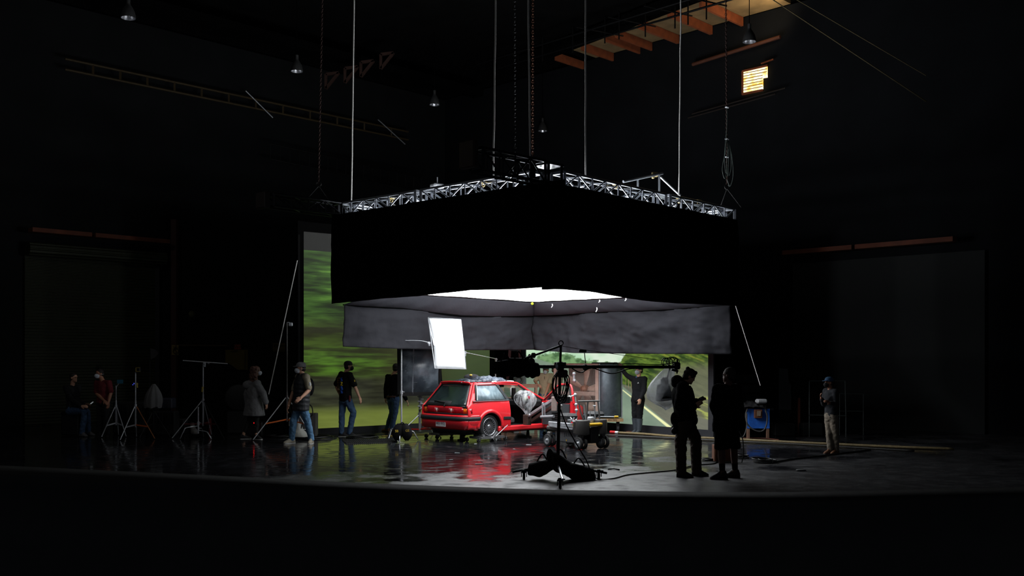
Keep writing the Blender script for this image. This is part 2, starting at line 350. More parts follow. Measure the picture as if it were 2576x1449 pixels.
# yellow gantry pipe on the left wall
M_ypipe = mat('ochre_pipe', (60, 46, 20), .7)
yp = thing('gantry_rail', LW(600)+V(0, 0, 10), 'long ochre gantry rail high along the left wall', 'rail')
for z in (10.12, 10.42): MB().cyl(LW(150)-B*.4+V(0, 0, z), LW(1010)-B*.4+V(0, 0, z), .035).build('rail_pipe', M_ypipe, yp)
for k in range(12): r = LW(220+k*68)-B*.4; MB().box(r+V(0, 0, 10.27), (.05, .05, .34)).build('rail_post', M_ypipe, yp)
for px in (598, 930): MB().cyl(LW(px)-B*.5+P(px, 0, 1)*0+V(0, 0, 10.6), LW(px+68)-B*.5+V(0, 0, 9.9), .02).build('brace_rod', M_alu, label='faint diagonal steel rod above the gantry rail, %s one' % ('left' if px < 700 else 'right'), cat='rod')
# small orange timber brackets near the ceiling
for i, (x, y) in enumerate(((820, 205), (868, 190), (908, 175), (958, 155))):
    d = 31; a = P(x, y-18, d); b = P(x+32, y-8-14, d)
    mb = MB(); mb.bar(a, P(x, y+18, d), .09, .08); mb.bar(a, b, .09, .08); mb.bar(P(x, y+18, d), b, .09, .08)
    mb.build('roof_bracket', mat('bracket_brown', (48, 24, 14), .8), label='triangular orange timber roof bracket, %s of four in a rising row' % ('first second third last'.split()[i]), cat='bracket', group='triangular roof brackets')
# doors and beams on the two side walls
def wall_panel(W, px0, px1, z0, z1, off, thick, N):
    a = W(px0)-N*off; b = W(px1)-N*off
    return MB().prism([a+V(0, 0, z0), b+V(0, 0, z0), b+V(0, 0, z1), a+V(0, 0, z1)], -N*thick)
def shutter_mat():
    m = mat('roller_shutter', (46, 49, 34), .6, .2); nt = m.node_tree; p = nt.nodes['Principled BSDF']
    wv = nt.nodes.new('ShaderNodeTexWave'); wv.bands_direction = 'Z'; wv.inputs['Scale'].default_value = 3.6; bp = nt.nodes.new('ShaderNodeBump'); bp.inputs['Distance'].default_value = .03; bp.inputs['Strength'].default_value = .9
    tc = nt.nodes.new('ShaderNodeTexCoord'); nt.links.new(tc.outputs['Object'], wv.inputs['Vector']); nt.links.new(wv.outputs['Fac'], bp.inputs['Height']); nt.links.new(bp.outputs[0], p.inputs['Normal']); return m
M_sh = shutter_mat()
dn = thing('door_1', LW(250), 'dark roller shutter door in the left wall', 'door', kind='structure')
wall_panel(LW, 60, 388, 0, 4.8, .02, .06, B).build('shutter', M_sh, dn)
MB().cyl(LW(60)-B*.3+V(0, 0, 4.95), LW(403)-B*.3+V(0, 0, 4.95), .2, n=18).build('shutter_roll', M_sh, dn)
MB().bar(LW(394)-B*.08, LW(394)-B*.08+V(0, 0, 4.8), .12, .14).build('guide_rail', M_dkmetal, dn)
M_beam = mat('beam_brown', (96, 46, 24), .75, bump=.3, bscale=8, vary=.25)
MB().bar(LW(60)-B*.5+V(0, 0, 5.45), LW(208)-B*.5+V(0, 0, 5.45), .34, .12).build('wall_beam', M_beam, label='short piece of brown beam at the far left end above the shutter door', cat='beam')
MB().bar(LW(217)-B*.5+V(0, 0, 5.45), LW(403)-B*.5+V(0, 0, 5.45), .34, .12).build('wall_beam', M_beam, label='long brown timber beam above the left roller shutter door', cat='beam')
dn = thing('door_2', RW(2150), 'dark roller shutter door in the right wall', 'door', kind='structure')
wall_panel(RW, 2480, 1998, 0, 4.6, .02, .06, A).build('shutter', mat('shutter_dark', (17, 20, 19), .8), dn)
def rbeam(a, b, label):
    mb = MB(); p0 = RW(a)-A*.5; p1 = RW(b)-A*.5
    z = CH+(HY-627)*p0.y/F; mb.bar(p0+V(0, 0, 4.88), p1+V(0, 0, 4.88), .26, .12); mb.build('wall_beam', M_beam, label=label, cat='beam')
rbeam(1995, 2168, 'long brown timber beam above the right shutter door'); rbeam(2176, 2420, 'short piece of brown beam at the far right end of the right wall')
# posts
MB().bar(LW(432)-B*.2, LW(432)-B*.2+V(0, 0, 6.2), .22, .16).build('wall_post', mat('red_brown_paint', (60, 26, 18), .7), label='reddish brown steel post on the left wall above the no-smoking sign', cat='post')
MB().bar(LW(440)-B*.12+V(0, 0, 2.3), LW(566)-B*.12+V(0, 0, 2.3), .08, .05).build('wall_rail', mat('rust_brown', (58, 36, 18), .7), label='thin brown horizontal rail on the left wall between the two signs', cat='rail')
# signs on the left wall
def sign_quad(x0, y0, x1, y1, m, off=.14, th=.02, W=LW, N=B):
    a = W(x0)-N*off; b = W(x1)-N*off
    za = lambda r, y: CH+(HY-y)*r.y/F
    return MB().prism([a+V(0, 0, za(a, y1)), b+V(0, 0, za(b, y1)), b+V(0, 0, za(b, y0)), a+V(0, 0, za(a, y0))], N*th)
def wp(x, y, off, W=LW, N=B): a = W(x)-N*off; return V(a.x, a.y, CH+(HY-y)*a.y/F)
M_cream = mat('cream_sign', (150, 126, 78), .7); M_ink = mat('sign_ink', (40, 30, 22), .8)
sg = thing('no_smoking_sign', wp(428, 893, .15), 'cream no-smoking sign on the reddish brown post of the left wall', 'sign')
sign_quad(420, 868, 437, 893, M_cream, .32).build('board', M_cream, sg)
c = wp(428.5, 883, .36); t = MB(); t.torus(c, B, .085, .012, 20, 6); t.bar(c+A*.055+V(0, 0, -.06), c-A*.055+V(0, 0, .06), .02, .012); t.build('symbol', M_ink, sg)
mb = MB(); mb.bar(wp(422, 872, .36), wp(435, 872.5, .36), .02, .01); mb.bar(wp(423, 875, .36), wp(434, 875.5, .36), .02, .01); mb.build('lettering', M_ink, sg)
sg = thing('exit_sign', wp(592, 880, .15), 'small red exit sign reading EXIT SALIDA above the yellow board', 'sign')
M_exit = mat('exit_red', (80, 12, 8), .6); M_exl = mat('exit_letters', (190, 60, 40), .6)
sign_quad(583.5, 866.5, 600, 880, M_exit).build('panel', M_exit, sg)
text_obj('exit_lettering', 'EXIT', M_exl, wp(592, 869.8, .165), .095, A, sg); text_obj('salida_lettering', 'SALIDA', M_exl, wp(592, 876.5, .165), .075, A, sg)
M_yb = mat('yellow_board', (98, 80, 22), .8)
sg = thing('notice_board', wp(590, 930, .15), 'dull yellow board on the left wall below the exit sign', 'board')
sign_quad(563, 880, 618, 930, M_yb, .12, .03).build('panel', M_yb, sg)
mb = MB(); mb.bar(wp(575, 884, .16), wp(590, 882, .16), .05, .01); mb.bar(wp(612, 882, .16), wp(611, 928, .16), .03, .01); mb.build('marks', M_ink, sg)
sg = thing('warning_sign', wp(697, 884, .15), 'tan rectangular warning sign between the walkie line and the left screen', 'sign')
M_tan = mat('tan_sign', (86, 66, 34), .8)
sign_quad(681, 863, 712, 884, M_tan).build('board', M_tan, sg)
c = wp(687, 869.5, .165); mb = MB(); mb.torus(c, B, .055, .01, 16, 6); mb.bar(c+A*.03+V(0, 0, -.03), c-A*.03+V(0, 0, .03), .014, .01); mb.bar(wp(693, 869, .165), wp(709, 869, .165), .05, .01); mb.bar(wp(683, 880, .165), wp(710, 880, .165), .04, .01); mb.build('symbol', M_ink, sg)
MB().lathe([(0.001, .03), (.1, .03), (.105, 0), (.001, 0)], wp(474, 790, .2), -B, 20).build('wall_bell', mat('dull_olive', (74, 72, 42), .6), label='round dull olive disc on the left wall above the notice board', cat='wall bell')
# high bay lamps
M_shade = mat('lamp_shade_metal', (60, 60, 60), .5, .4); M_refl = mat('lamp_reflector', (205, 205, 210), .3, .9)
lampls = {323: 'at the far left top', 747: 'left of the pale rigging rope', 1093: 'above the long left truss', 1365: 'farthest back above the dark hoist truss', 1885: 'above the glowing window'}
for (px, py) in ((323, 46), (747, 180), (1093, 264), (1365, 330), (1885, 106)):
    d = 8*F/(HY-py)
    c = P(px, py, d); r = .17
    t = thing('ceiling_lamp', c, 'bell shaped high bay ceiling lamp '+lampls[px], 'ceiling lamp', 'bell shaped ceiling lamps')
    MB().lathe([(r, 0), (r*.98, .06), (r*.82, .17), (r*.55, .26), (r*.3, .32), (.05, .34)], c, n=24).build('lamp_shade', M_shade, t)
    MB().lathe([(r*.96, .002), (r*.8, .1), (r*.5, .2), (.01, .26)], c, n=24).build('reflector', M_refl, t)
    MB().ell(c+V(0, 0, .1), (.045, .045, .07)).build('bulb', M_refl, t)
    MB().cyl(c+V(0, 0, .34), c+V(0, 0, .46), .045).build('socket', M_shade, t)
    MB().cyl(c+V(0, 0, .46), V(c.x, c.y, 12.25), .01).build('hanging_rod', M_duv, t)
# guy lines upper right
M_guy = mat('guy_rope', (84, 72, 42), .8)
MB().cyl(P(1915, -20, 22), P(2330, 255, 17), .011).build('guy_line', M_guy, label='longer ochre guy line slanting down at the upper right', cat='guy line')
MB().cyl(P(1980, -15, 22), P(2330, 190, 17), .009).build('guy_line', M_guy, label='fainter ochre guy line at the top right corner', cat='guy line')
# dim catwalk ladder truss in the distance
lt = thing('catwalk', P(900, 440, 33), 'barely visible dark catwalk hanging behind the pale rigging rope', 'catwalk')
for dz in (0, .5): MB().cyl(P(680, 400, 32)+V(0, 0, dz), P(1060, 480, 36)+V(0, 0, dz), .025).build('rail', M_dkmetal, lt)
for k in range(18): q = P(680, 400, 32).lerp(P(1060, 480, 36), k/17); MB().cyl(q, q+V(0, 0, .5), .015).build('rung', M_dkmetal, lt)
# ================================================================== LED / projection screens behind the car
def vnoise(x, y, seed):
    rs = np.random.RandomState(seed); g = rs.rand(64, 64)
    xi = np.floor(x).astype(int); yi = np.floor(y).astype(int); fx = x-xi; fy = y-yi; fx = fx*fx*(3-2*fx); fy = fy*fy*(3-2*fy)
    a = g[xi % 64, yi % 64]; b = g[(xi+1) % 64, yi % 64]; c = g[xi % 64, (yi+1) % 64]; d = g[(xi+1) % 64, (yi+1) % 64]
    return (a*(1-fx)+b*fx)*(1-fy)+(c*(1-fx)+d*fx)*fy
def fbm(x, y, seed, o=4):
    s_ = 0; a = .5; t = 0
    for i in range(o): s_ = s_+a*vnoise(x*2**i, y*2**i, seed+i); t += a; a *= .55
    return s_/t
def C3(r, g, b): return np.array([lin(r), lin(g), lin(b)])
def mixc(a, b, t): t = np.clip(t, 0, 1)[..., None]; return a*(1-t)+b*t
def sm(x, a, b): t = np.clip((x-a)/(b-a), 0, 1); return t*t*(3-2*t)
def film_left(u, v):      # blurred roadside hedge seen from a moving car
    n1 = fbm(u*.9, v*4.4, 11, 5); n2 = fbm(u*1.4+5, v*17, 21, 4); n3 = fbm(u*.7, v*1.5, 31, 3)
    g = n1*.55+n2*.45
    top = mixc(mixc(C3(28, 40, 14), C3(74, 114, 42), sm(g, .30, .74)), C3(122, 172, 66), sm(g+n3*.35, .74, .95))
    col = top
    olive = mixc(C3(38, 40, 18), C3(70, 92, 30), sm(g, .35, .8)); col = mixc(col, olive, sm(v, 3.1, 2.6))
    band = mixc(C3(40, 44, 20), C3(84, 124, 38), sm(n2*.6+n1*.4, .36, .78)); b_ = sm(v, 1.35, 1.6)*sm(v, 2.3, 1.9)*sm(u, 4.2, 1.0)
    col = mixc(col, band, b_)
    dark = mixc(C3(34, 34, 26), C3(66, 70, 50), sm(n1*.5+n2*.5, .3, .8)); col = mixc(col, dark, sm(v, 1.55, 1.25)*1.0)
    dk2 = mixc(C3(44, 44, 24), C3(72, 78, 36), g); col = mixc(col, dk2, sm(u, 1.8, 3.0)*sm(v, .8, 1.4)*.75)
    grn = mixc(C3(58, 72, 44), C3(70, 86, 52), n3); col = mixc(col, grn, sm(u, 3.6, 4.8)*.85)
    low = mixc(C3(92, 104, 44), C3(132, 146, 66), g); col = mixc(col, low, sm(v, .78, .42)*.9)
    col = mixc(col, C3(24, 24, 20)[None, None, :]*np.ones_like(col), (v > 4.56)*1.0)
    return col
def film_right(x, y):     # country road, authored in picture columns/rows of the film frame
    n1 = fbm(x/14, y/9, 41, 5); n2 = fbm(x/40, y/22, 51, 3); n3 = fbm((x+y*.6)/34, (y-x*.42)/5.5, 61, 4)
    sky = mixc(C3(166, 204, 168), C3(205, 220, 200), sm(n2+(x-1330)/500, .4, 1.0))
    T = np.interp(x, [1325, 1345, 1365, 1400, 1440, 1460, 1500, 1545, 1562, 1568, 1590, 1800], [910, 902, 889, 886, 892, 903, 907, 911, 912, 896, 872, 850])
    T = T+(fbm(x/7, y/7, 71, 3)-.5)*16
    treeL = mixc(C3(66, 96, 62), C3(116, 150, 104), sm(n1, .35, .7)); treeL = mixc(treeL, mixc(C3(44, 76, 26), C3(90, 122, 44), n1), sm(y, 925, 955))
    treeR = mixc(mixc(C3(38, 58, 26), C3(92, 116, 46), sm(n1*.5+n3*.5, .35, .68)), C3(132, 132, 50), sm(n3+.25*sm(x, 1600, 1760)-.4*sm(y, 900, 935), .72, 1.0))
    blur = mixc(C3(78, 82, 62), C3(104, 106, 82), n3); treeR = mixc(treeR, blur, sm(x+(y-930)*.8, 1640, 1710)*sm(y, 898, 935)*.93)
    tree = mixc(treeL, treeR, sm(x, 1558, 1568))
    col = mixc(sky, tree, sm(y-T, -2, 3))
    # road
    road = mixc(C3(104, 122, 106), C3(128, 146, 126), n2)
    far = y > 966+(x-1566)*.28
    col = mixc(col, road, sm(y-(964+(x-1564)*.30), 0, 4)*(x > 1300))
    sh = mixc(C3(84, 88, 76), C3(108, 108, 92), n3); col = mixc(col, sh, sm(x-(1566+(y-978)*1.22), 6, 14)*sm(y-(964+(x-1564)*.30), 0, 4))
    grass = mixc(C3(92, 94, 66), C3(150, 158, 78), sm(n3, .4, .7)); col = mixc(col, grass, sm(x, 1690, 1740)*sm(y, 995, 1003)*sm(y-(1022+(x-1700)*.35), 8, 0))
    post = (sm(y, 950, 956)*sm(y, 978, 972)*(x > 1570)*(x < 1600)*(np.mod(x, 7) < 2)); col = mixc(col, C3(130, 120, 84)*np.ones_like(col), post*.7)
    dl = np.abs(x-(1567+(y-980)*1.26)); wd = .8+(y-980)*.045; col = mixc(col, C3(226, 228, 170)*np.ones_like(col), sm(dl, wd+1.3, wd)*(y > 978))
    dl2 = np.abs(x-(1500-(y-980)*1.5)); col = mixc(col, C3(200, 204, 150)*np.ones_like(col), sm(dl2, 4, 2.5)*(y > 985)*.8)
    return col
def screen(name, p0, p1, z0, z1, fn, nu, nv, label, gain, parent_label):
    d = (p1-p0); Ln = d.length; nrm = V(-d.y, d.x, 0).normalized()
    if nrm.y > 0: nrm = -nrm
    t = thing(name, (p0+p1)/2, label, 'screen')
    uu, vv = np.meshgrid(np.linspace(0, 1, nu), np.linspace(z0, z1, nv))
    X = p0.x+d.x*uu; Y = p0.y+d.y*uu; Z = vv
    if fn is film_left: colr = fn(uu*Ln, vv)
    else: colr = fn(CX+F*X/Y, HY-F*(Z-CH)/Y)
    o0 = t.location
    co = np.stack([X-o0.x+nrm.x*.03, Y-o0.y+nrm.y*.03, Z], -1).reshape(-1, 3)
    me = bpy.data.meshes.new('picture'); idx = np.arange(nu*nv).reshape(nv, nu)
    q = np.stack([idx[:-1, :-1], idx[:-1, 1:], idx[1:, 1:], idx[1:, :-1]], -1).reshape(-1, 4)
    me.vertices.add(len(co)); me.vertices.foreach_set('co', co.ravel()); me.loops.add(q.size); me.loops.foreach_set('vertex_index', q.ravel())
    me.polygons.add(len(q)); me.polygons.foreach_set('loop_start', np.arange(0, q.size, 4)); me.polygons.foreach_set('loop_total', np.full(len(q), 4)); me.update(); me.validate()
    ca = me.color_attributes.new('film', 'FLOAT_COLOR', 'POINT'); ca.data.foreach_set('color', np.concatenate([colr.reshape(-1, 3), np.ones((nu*nv, 1))], 1).ravel())
    m = bpy.data.materials.new(name+'_film'); m.use_nodes = True; n = m.node_tree.nodes; p = n['Principled BSDF']; at = n.new('ShaderNodeVertexColor'); at.layer_name = 'film'
    m.node_tree.links.new(at.outputs[0], p.inputs['Emission Color']); p.inputs['Emission Strength'].default_value = gain*SCREEN_STRENGTH; p.inputs['Base Color'].default_value = (.01, .01, .01, 1); p.inputs['Roughness'].default_value = .8
    me.materials.append(m); o = bpy.data.objects.new('picture', me); COL.objects.link(o); o.parent = t
    M_fr = mat('screen_frame_grey', (34, 35, 40), .7); M_po = M_duv if fn is film_left else M_fr
    MB().prism([p0+V(0, 0, 0), p1+V(0, 0, 0), p1+V(0, 0, z1+.25), p0+V(0, 0, z1+.25)], -nrm*.25).build('backing', M_duv, t)
    MB().prism([p0+V(0, 0, .0), p1+V(0, 0, .0), p1+V(0, 0, z0), p0+V(0, 0, z0)], nrm*.05).build('base_rail', M_fr, t)
    u = d.normalized()
    for q, s_ in ((p0, -1), (p1, 1)):
        MB().prism([q, q+u*s_*.16, q+u*s_*.16+V(0, 0, z1+.25), q+V(0, 0, z1+.25)], nrm*.06).build('side_post', M_po, t)
    return t
SL0 = V(-5.16, 24.0, 0); SL1 = SL0+V(.77, .64, 0)*5.85
SR0 = V(.44, 28.5, 0); SR1 = V(4.72, 23.25, 0)
screen('projection_screen', SL0, SL1, .15, 5.02, film_left, 420, 360, 'tall glowing screen on the left showing a blurred green hedge', .82, '')
screen('projection_screen', SR0, SR1, .19, 4.6, film_right, 420, 330, 'glowing screen on the right showing a country road with a white line', 1.15, '')

# ================================================================== overhead soft box
N_ = V(.63, 17.1, 0); L_ = V(-3.6, 20.9, 0); R_ = V(4.84, 21.7, 0); F_ = V(.56, 25.5, 0)
ZT, ZB = 5.22, 4.93
M_truss = mat('truss_aluminium', (180, 184, 192), .32, .85, vary=.1)
M_trussd = mat('truss_black', (32, 33, 35), .4, .8, vary=.1)
def truss(p0, p1, label, name='lighting_truss', m=None, group='box truss sections', bays=None, w_=.3, z1=ZT, z0=ZB):
    m = m or M_truss; d = (p1-p0).normalized(); nr = V(-d.y, d.x, 0); Ln = (p1-p0).length; nb = bays or max(3, round(Ln/.42))
    t = thing(name, (p0+p1)/2+V(0, 0, z0), label, 'truss', group)
    a = p0+d*.03; b = p1-d*.03; hw = w_/2
    for z in (z0+.02, z1-.02):
        for s_ in (-1, 1): MB().cyl(a+nr*hw*s_+V(0, 0, z), b+nr*hw*s_+V(0, 0, z), .025).build('chord', m, t)
    mb = MB()
    for s_ in (-1, 1):
        for k in range(nb):
            q0 = a.lerp(b, k/nb)+nr*hw*s_; q1 = a.lerp(b, (k+1)/nb)+nr*hw*s_; qm = a.lerp(b, (k+.5)/nb)+nr*hw*s_
            if k % 3 == 1: mb.cyl(q0+V(0, 0, z1-.02), q1+V(0, 0, z0+.02), .016, n=6)
            else: mb.cyl(q0+V(0, 0, z0+.02), q1+V(0, 0, z1-.02), .016, n=6)
            if k: mb.cyl(q0+V(0, 0, z0+.02), q0+V(0, 0, z1-.02), .016, n=6)
    for z in (z0+.02, z1-.02):
        for k in range(nb): q0 = a.lerp(b, k/nb); q1 = a.lerp(b, (k+1)/nb); sg = 1 if k % 2 else -1; mb.cyl(q0+nr*hw*sg+V(0, 0, z), q1-nr*hw*sg+V(0, 0, z), .012, n=6)
    mb.build('lattice', m, t)
    for q in (a, b):
        e = MB(); cs = [q+nr*hw*s_+V(0, 0, z) for s_, z in ((-1, z0+.02), (1, z0+.02), (1, z1-.02), (-1, z1-.02))]; [e.bar(cs[i], cs[(i+1) % 4], .05, .05) for i in range(4)]
        e.build('end_plate', m, t)
    return t
NL = N_.lerp(L_, .56); NR = N_.lerp(R_, .57)
dNL = (L_-N_).normalized(); dNR = (R_-N_).normalized()
truss(N_+dNL*.25, NL-dNL*.04, 'bright truss section on the left side of the box nearest the corner'); truss(NL+dNL*.06, L_, 'bright truss section on the left side of the box, outer end')
truss(N_+dNR*.25, NR-dNR*.04, 'bright truss section on the right side of the box nearest the corner'); truss(NR+dNR*.06, R_, 'bright truss section on the right side of the box, outer end')
truss(L_+V(.1, .1, 0), F_, 'rear left truss section glimpsed through the front lattice', bays=9); truss(R_+V(-.1, .1, 0), F_, 'rear right truss section glimpsed through the front lattice', bays=9)
truss(L_-A*.15, L_-A*1.85, 'dark truss stub projecting left beyond the bright box corner', m=M_trussd, bays=4, group='dark truss stubs'); truss(N_-A*.2, N_-A*1.75, 'dark truss stub projecting toward the camera above the near corner', m=M_trussd, bays=4, z1=ZT+.12, group='dark truss stubs')
cb = thing('truss_corner_block', N_+V(0, 0, ZB), 'dark cube corner block joining the two bright front trusses', 'corner block')
for x in (-.17, .17):
    for y in (-.17, .17): MB().bar(N_+A*x+B*y+V(0, 0, ZB), N_+A*x+B*y+V(0, 0, ZT+.1), .05, .05).build('post', M_trussd, cb)
for z in (ZB+.03, ZT+.07): MB().box(N_+V(0, 0, z), (.4, .4, .04), rz=math.atan2(A.y, A.x)).build('plate', M_trussd, cb)
hb = N_-A*1.9
MB().box(hb+V(0, 0, 5.2), (.12, .36, .44), rz=math.atan2(A.y, A.x), bevel=.02).build('hoist_box', mat('hoist_brown', (40, 25, 14), .7), label='brown box at the tip of the dark truss stub above the near corner', cat='hoist box')
hb = L_-A*1.98
MB().box(hb+V(0, 0, 5.06), (.14, .34, .32), rz=math.atan2(A.y, A.x), bevel=.02).build('hoist_box', mat('hoist_dark', (30, 24, 24), .7), label='dark box at the tip of the left truss stub', cat='hoist box')
# pipes lying across the frame and the lifted pipe triangle
def pipe(a, b, label, r=.03, name='cross_pipe', m=None, cat='pipe', group=None): return MB().cyl(a, b, r, n=12).build(name, m or M_truss, label=label, cat=cat, group=group)
names = ('nearest the corner', 'second from the corner', 'middle one', 'second from the outer end', 'nearest the outer end')
for i, k in enumerate((.12, .3, .48, .66, .84)):
    a = N_.lerp(L_, k)+V(0, 0, 5.06); b = R_.lerp(F_, k)+V(0, 0, 5.06)
    pipe(a+(b-a)*.03, b-(b-a)*.03, 'silver pipe laid across the box from the left truss, '+names[i], group='silver pipes across the box')
for i, k in enumerate((.2, .45, .7)):
    a = N_.lerp(R_, k)+V(0, 0, 5.12); b = L_.lerp(F_, k)+V(0, 0, 5.12)
    pipe(a+(b-a)*.03, b-(b-a)*.03, 'silver pipe crossing the box from the right truss, '+('nearest', 'middle', 'farthest')[i], group='silver pipes across the box, other way')
pr = thing('raised_pipe_frame', P(1640, 480, 20.6), 'raised triangular silver pipe frame standing above the right truss', 'pipe frame')
MB().cyl(P(1568, 457, 20.0), P(1667, 436, 20.6), .028, n=12).build('top_pipe', M_truss, pr)
MB().cyl(P(1662, 445, 20.6), P(1712, 492, 20.6), .026, n=12).build('slanted_pipe', M_truss, pr)
for x, y0, y1 in ((1604.5, 450, 476), (1658.5, 439, 486)): MB().bar(P(x, y0, 20.5), P(x, y1, 20.5), .04, .012, up=(0, 1, 0)).build('hanger_strap', mat('strap_grey', (120, 124, 130), .7), pr)
mb = MB(); mb.box(P(1650, 439, 20.55), (.1, .1, .1), bevel=.02); mb.box(P(1643, 441, 20.5), (.06, .08, .14), bevel=.015); mb.build('coupler', mat('brass_coupler', (190, 170, 120), .35, .9), pr)
M_brass = MATS['brass_coupler']
for i, (x, y, d) in enumerate(((1216, 458, 18.2), (985, 498, 20), (1549, 463, 18.6), (1708, 500, 20.5), (1758, 505, 21))):
    mb = MB(); c = P(x, y, d); mb.box(c, (.13, .08, .05), rz=.7, bevel=.012); mb.torus(c+V(0, 0, -.05), A, .035, .012, 14, 6)
    mb.build('pipe_clamp', M_brass, label='brass pipe clamp on the truss, %s' % ['left of the near corner', 'above the outer left section', 'left part of the right truss', 'under the slanted pipe end', 'toward the right corner'][i], cat='clamp', group='brass pipe clamps')
for i, (x, y, d) in enumerate(((1050, 505, 21.5), (1290, 452, 20), (1100, 468, 22))):
    t = thing('light_fixture', P(x, y, d), 'small lamp head inside the box, %s' % ['left of the truss joint', 'behind the near corner', 'behind the truss joint'][i], 'lamp', 'lamp heads inside the box')
    MB().box(P(x, y, d), (.3, .2, .1), rz=.7, bevel=.03).build('housing', M_alu, t); MB().cyl(P(x, y, d)+V(0, 0, .05), P(x, y, d)+V(0, 0, .2), .015).build('yoke', M_truss, t)

# ------------------------------------------------------------------ silk and skirts
silk = bpy.data.materials.new('lit_diffusion_silk'); silk.use_nodes = True; p = silk.node_tree.nodes['Principled BSDF']
p.inputs['Base Color'].default_value = (.8, .8, .8, 1); p.inputs['Emission Color'].default_value = (.93, .97, 1, 1); p.inputs['Emission Strength'].default_value = SILK_STRENGTH
ins = .34; ZS = 3.35
sN = N_+V(0, ins*1.4, 0); sL = L_+V(ins*1.4, 0, 0); sR = R_-V(ins*1.4, 0, 0); sF = F_-V(0, ins*1.4, 0)
rows = []
for i in range(25):
    a = sN.lerp(sL, i/24); b = sR.lerp(sF, i/24); rw = []
    for j in range(25):
        q = a.lerp(b, j/24); e = min(i, 24-i, j, 24-j)/12; rw.append(q+V(0, 0, ZS-.03*math.sin(e*PI/2)+.006*math.sin(i*1.9+j)))
    rows.append(rw)
MB().grid(rows).build('diffusion_silk', silk, solid=.004, label='glowing white diffusion silk stretched overhead inside the black skirts', cat='diffusion silk')
sf = thing('silk_frame', (sN+sF)/2+V(0, 0, ZS), 'square pipe frame around the glowing overhead silk', 'frame')
for a, b in ((sN, sL), (sL, sF), (sF, sR), (sR, sN)): MB().cyl(a+V(0, 0, ZS), b+V(0, 0, ZS), .024).build('frame_pipe', M_dkmetal, sf)
def hit(p0, p1, px):
    k = (px-CX)/F; d = p1-p0; t = (k*p0.y-p0.x)/(d.x-k*d.y); return p0+d*t
def poly(pts, x): return float(np.interp(x, [q[0] for q in pts], [q[1] for q in pts]))
def drape(name, p0, p1, top, bot, m, label, fold=.02, nu=120, nv=18, seed=0, freq=5, ztop=None, flare=0, parent=None, off=0, x0=None, x1=None):
    # cloth hung in the vertical plane p0-p1; top/bot are edge profiles read in picture columns and rows
    d = (p1-p0).normalized(); nr = V(-d.y, d.x, 0); q0 = hit(p0, p1, x0 if x0 else CX+F*p0.x/p0.y); q1 = hit(p0, p1, x1 if x1 else CX+F*p1.x/p1.y)
    rows = []
    for i in range(nu+1):
        q = q0.lerp(q1, i/nu); px = CX+F*q.x/q.y
        zt = ztop if ztop else CH+(HY-poly(top, px))*q.y/F; zb = CH+(HY-poly(bot, px))*q.y/F; rw = []
        for j in range(nv+1):
            v = j/nv; x = i/nu*freq
            f = fold*((fbm(np.array([x*2.6+v*.5]), np.array([v*.8]), 100+seed, 4)[0]-.5)*5*(.2+v*.8)+(fbm(np.array([x*1.1+v*2.2]), np.array([v*1.6-x*.7]), 120+seed, 4)[0]-.5)*3)
            rw.append(q+nr*(f+off+flare*v)+V(0, 0, zt+(zb-zt)*v))
        rows.append(rw)
    return MB().grid(rows).build(name, m, parent, solid=.006, label=label, cat=None if parent else 'drape')
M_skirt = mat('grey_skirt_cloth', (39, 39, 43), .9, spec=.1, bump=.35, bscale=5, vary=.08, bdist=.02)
M_skirt_lit = mat('grey_skirt_cloth_lit', (66, 66, 72), .9, spec=.1, bump=.35, bscale=5, vary=.08, bdist=.02)  # same skirt cloth made paler: glow of the silk put into the colour
nb1 = [(800, 770), (843, 763), (960, 752), (1050, 745), (1090, 741), (1180, 730), (1240, 729), (1300, 728), (1392, 721), (1420, 719)]
nb2 = [(1370, 729), (1392, 728), (1420, 728.5), (1500, 736), (1580, 751), (1640, 759), (1700, 763), (1800, 767), (1880, 771)]
o_ = .2
drape('black_skirt', N_-V(.0, .28, 0)-dNL*.0, L_-V(.26, .06, 0), None, nb1, M_duv, 'huge black cloth skirt hanging on the near left side of the truss box', fold=.03, ztop=ZB+.03, seed=1, flare=.02, x0=1420, off=.0)
drape('black_skirt', N_-V(.0, .28, 0), R_+V(.16, -.15, 0), None, nb2, M_duv, 'huge black cloth skirt hanging on the near right side of the truss box', fold=.03, ztop=ZB+.03, seed=2, flare=-.02, x0=1360)
seamL = [(860, 766), (869, 768), (940, 772), (1015, 776), (1084, 786), (1163, 795), (1240, 797), (1345, 796)]; seamR = [(1320, 796), (1410, 793), (1496, 786.5), (1580, 784), (1662, 780.5), (1760, 774), (1845, 767)]
botL = [(855, 871), (865, 872), (950, 876), (1100, 880), (1190, 881), (1345, 880)]; botR = [(1325, 880), (1341, 880), (1445, 888), (1600, 890), (1832, 891), (1850, 891)]
Lo = L_+V(-.02, -.0, 0); Fo = F_+V(0, .02, 0); Ro = R_+V(.02, 0, 0)
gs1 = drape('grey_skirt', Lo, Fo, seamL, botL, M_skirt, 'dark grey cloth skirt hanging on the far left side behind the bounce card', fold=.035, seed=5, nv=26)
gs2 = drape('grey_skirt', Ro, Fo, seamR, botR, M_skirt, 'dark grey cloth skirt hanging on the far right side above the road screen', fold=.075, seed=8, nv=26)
for gs, p0, p1, sm_l in ((gs1, Lo, Fo, seamL), (gs2, Ro, Fo, seamR)):
    pts = [p0.lerp(p1, i/40) for i in range(41)]; MB().tube([V(q.x, q.y-.02, CH+(HY-poly(sm_l, CX+F*q.x/q.y))*q.y/F) for q in pts], .014, 6).build('seam_cord', M_duv, gs)
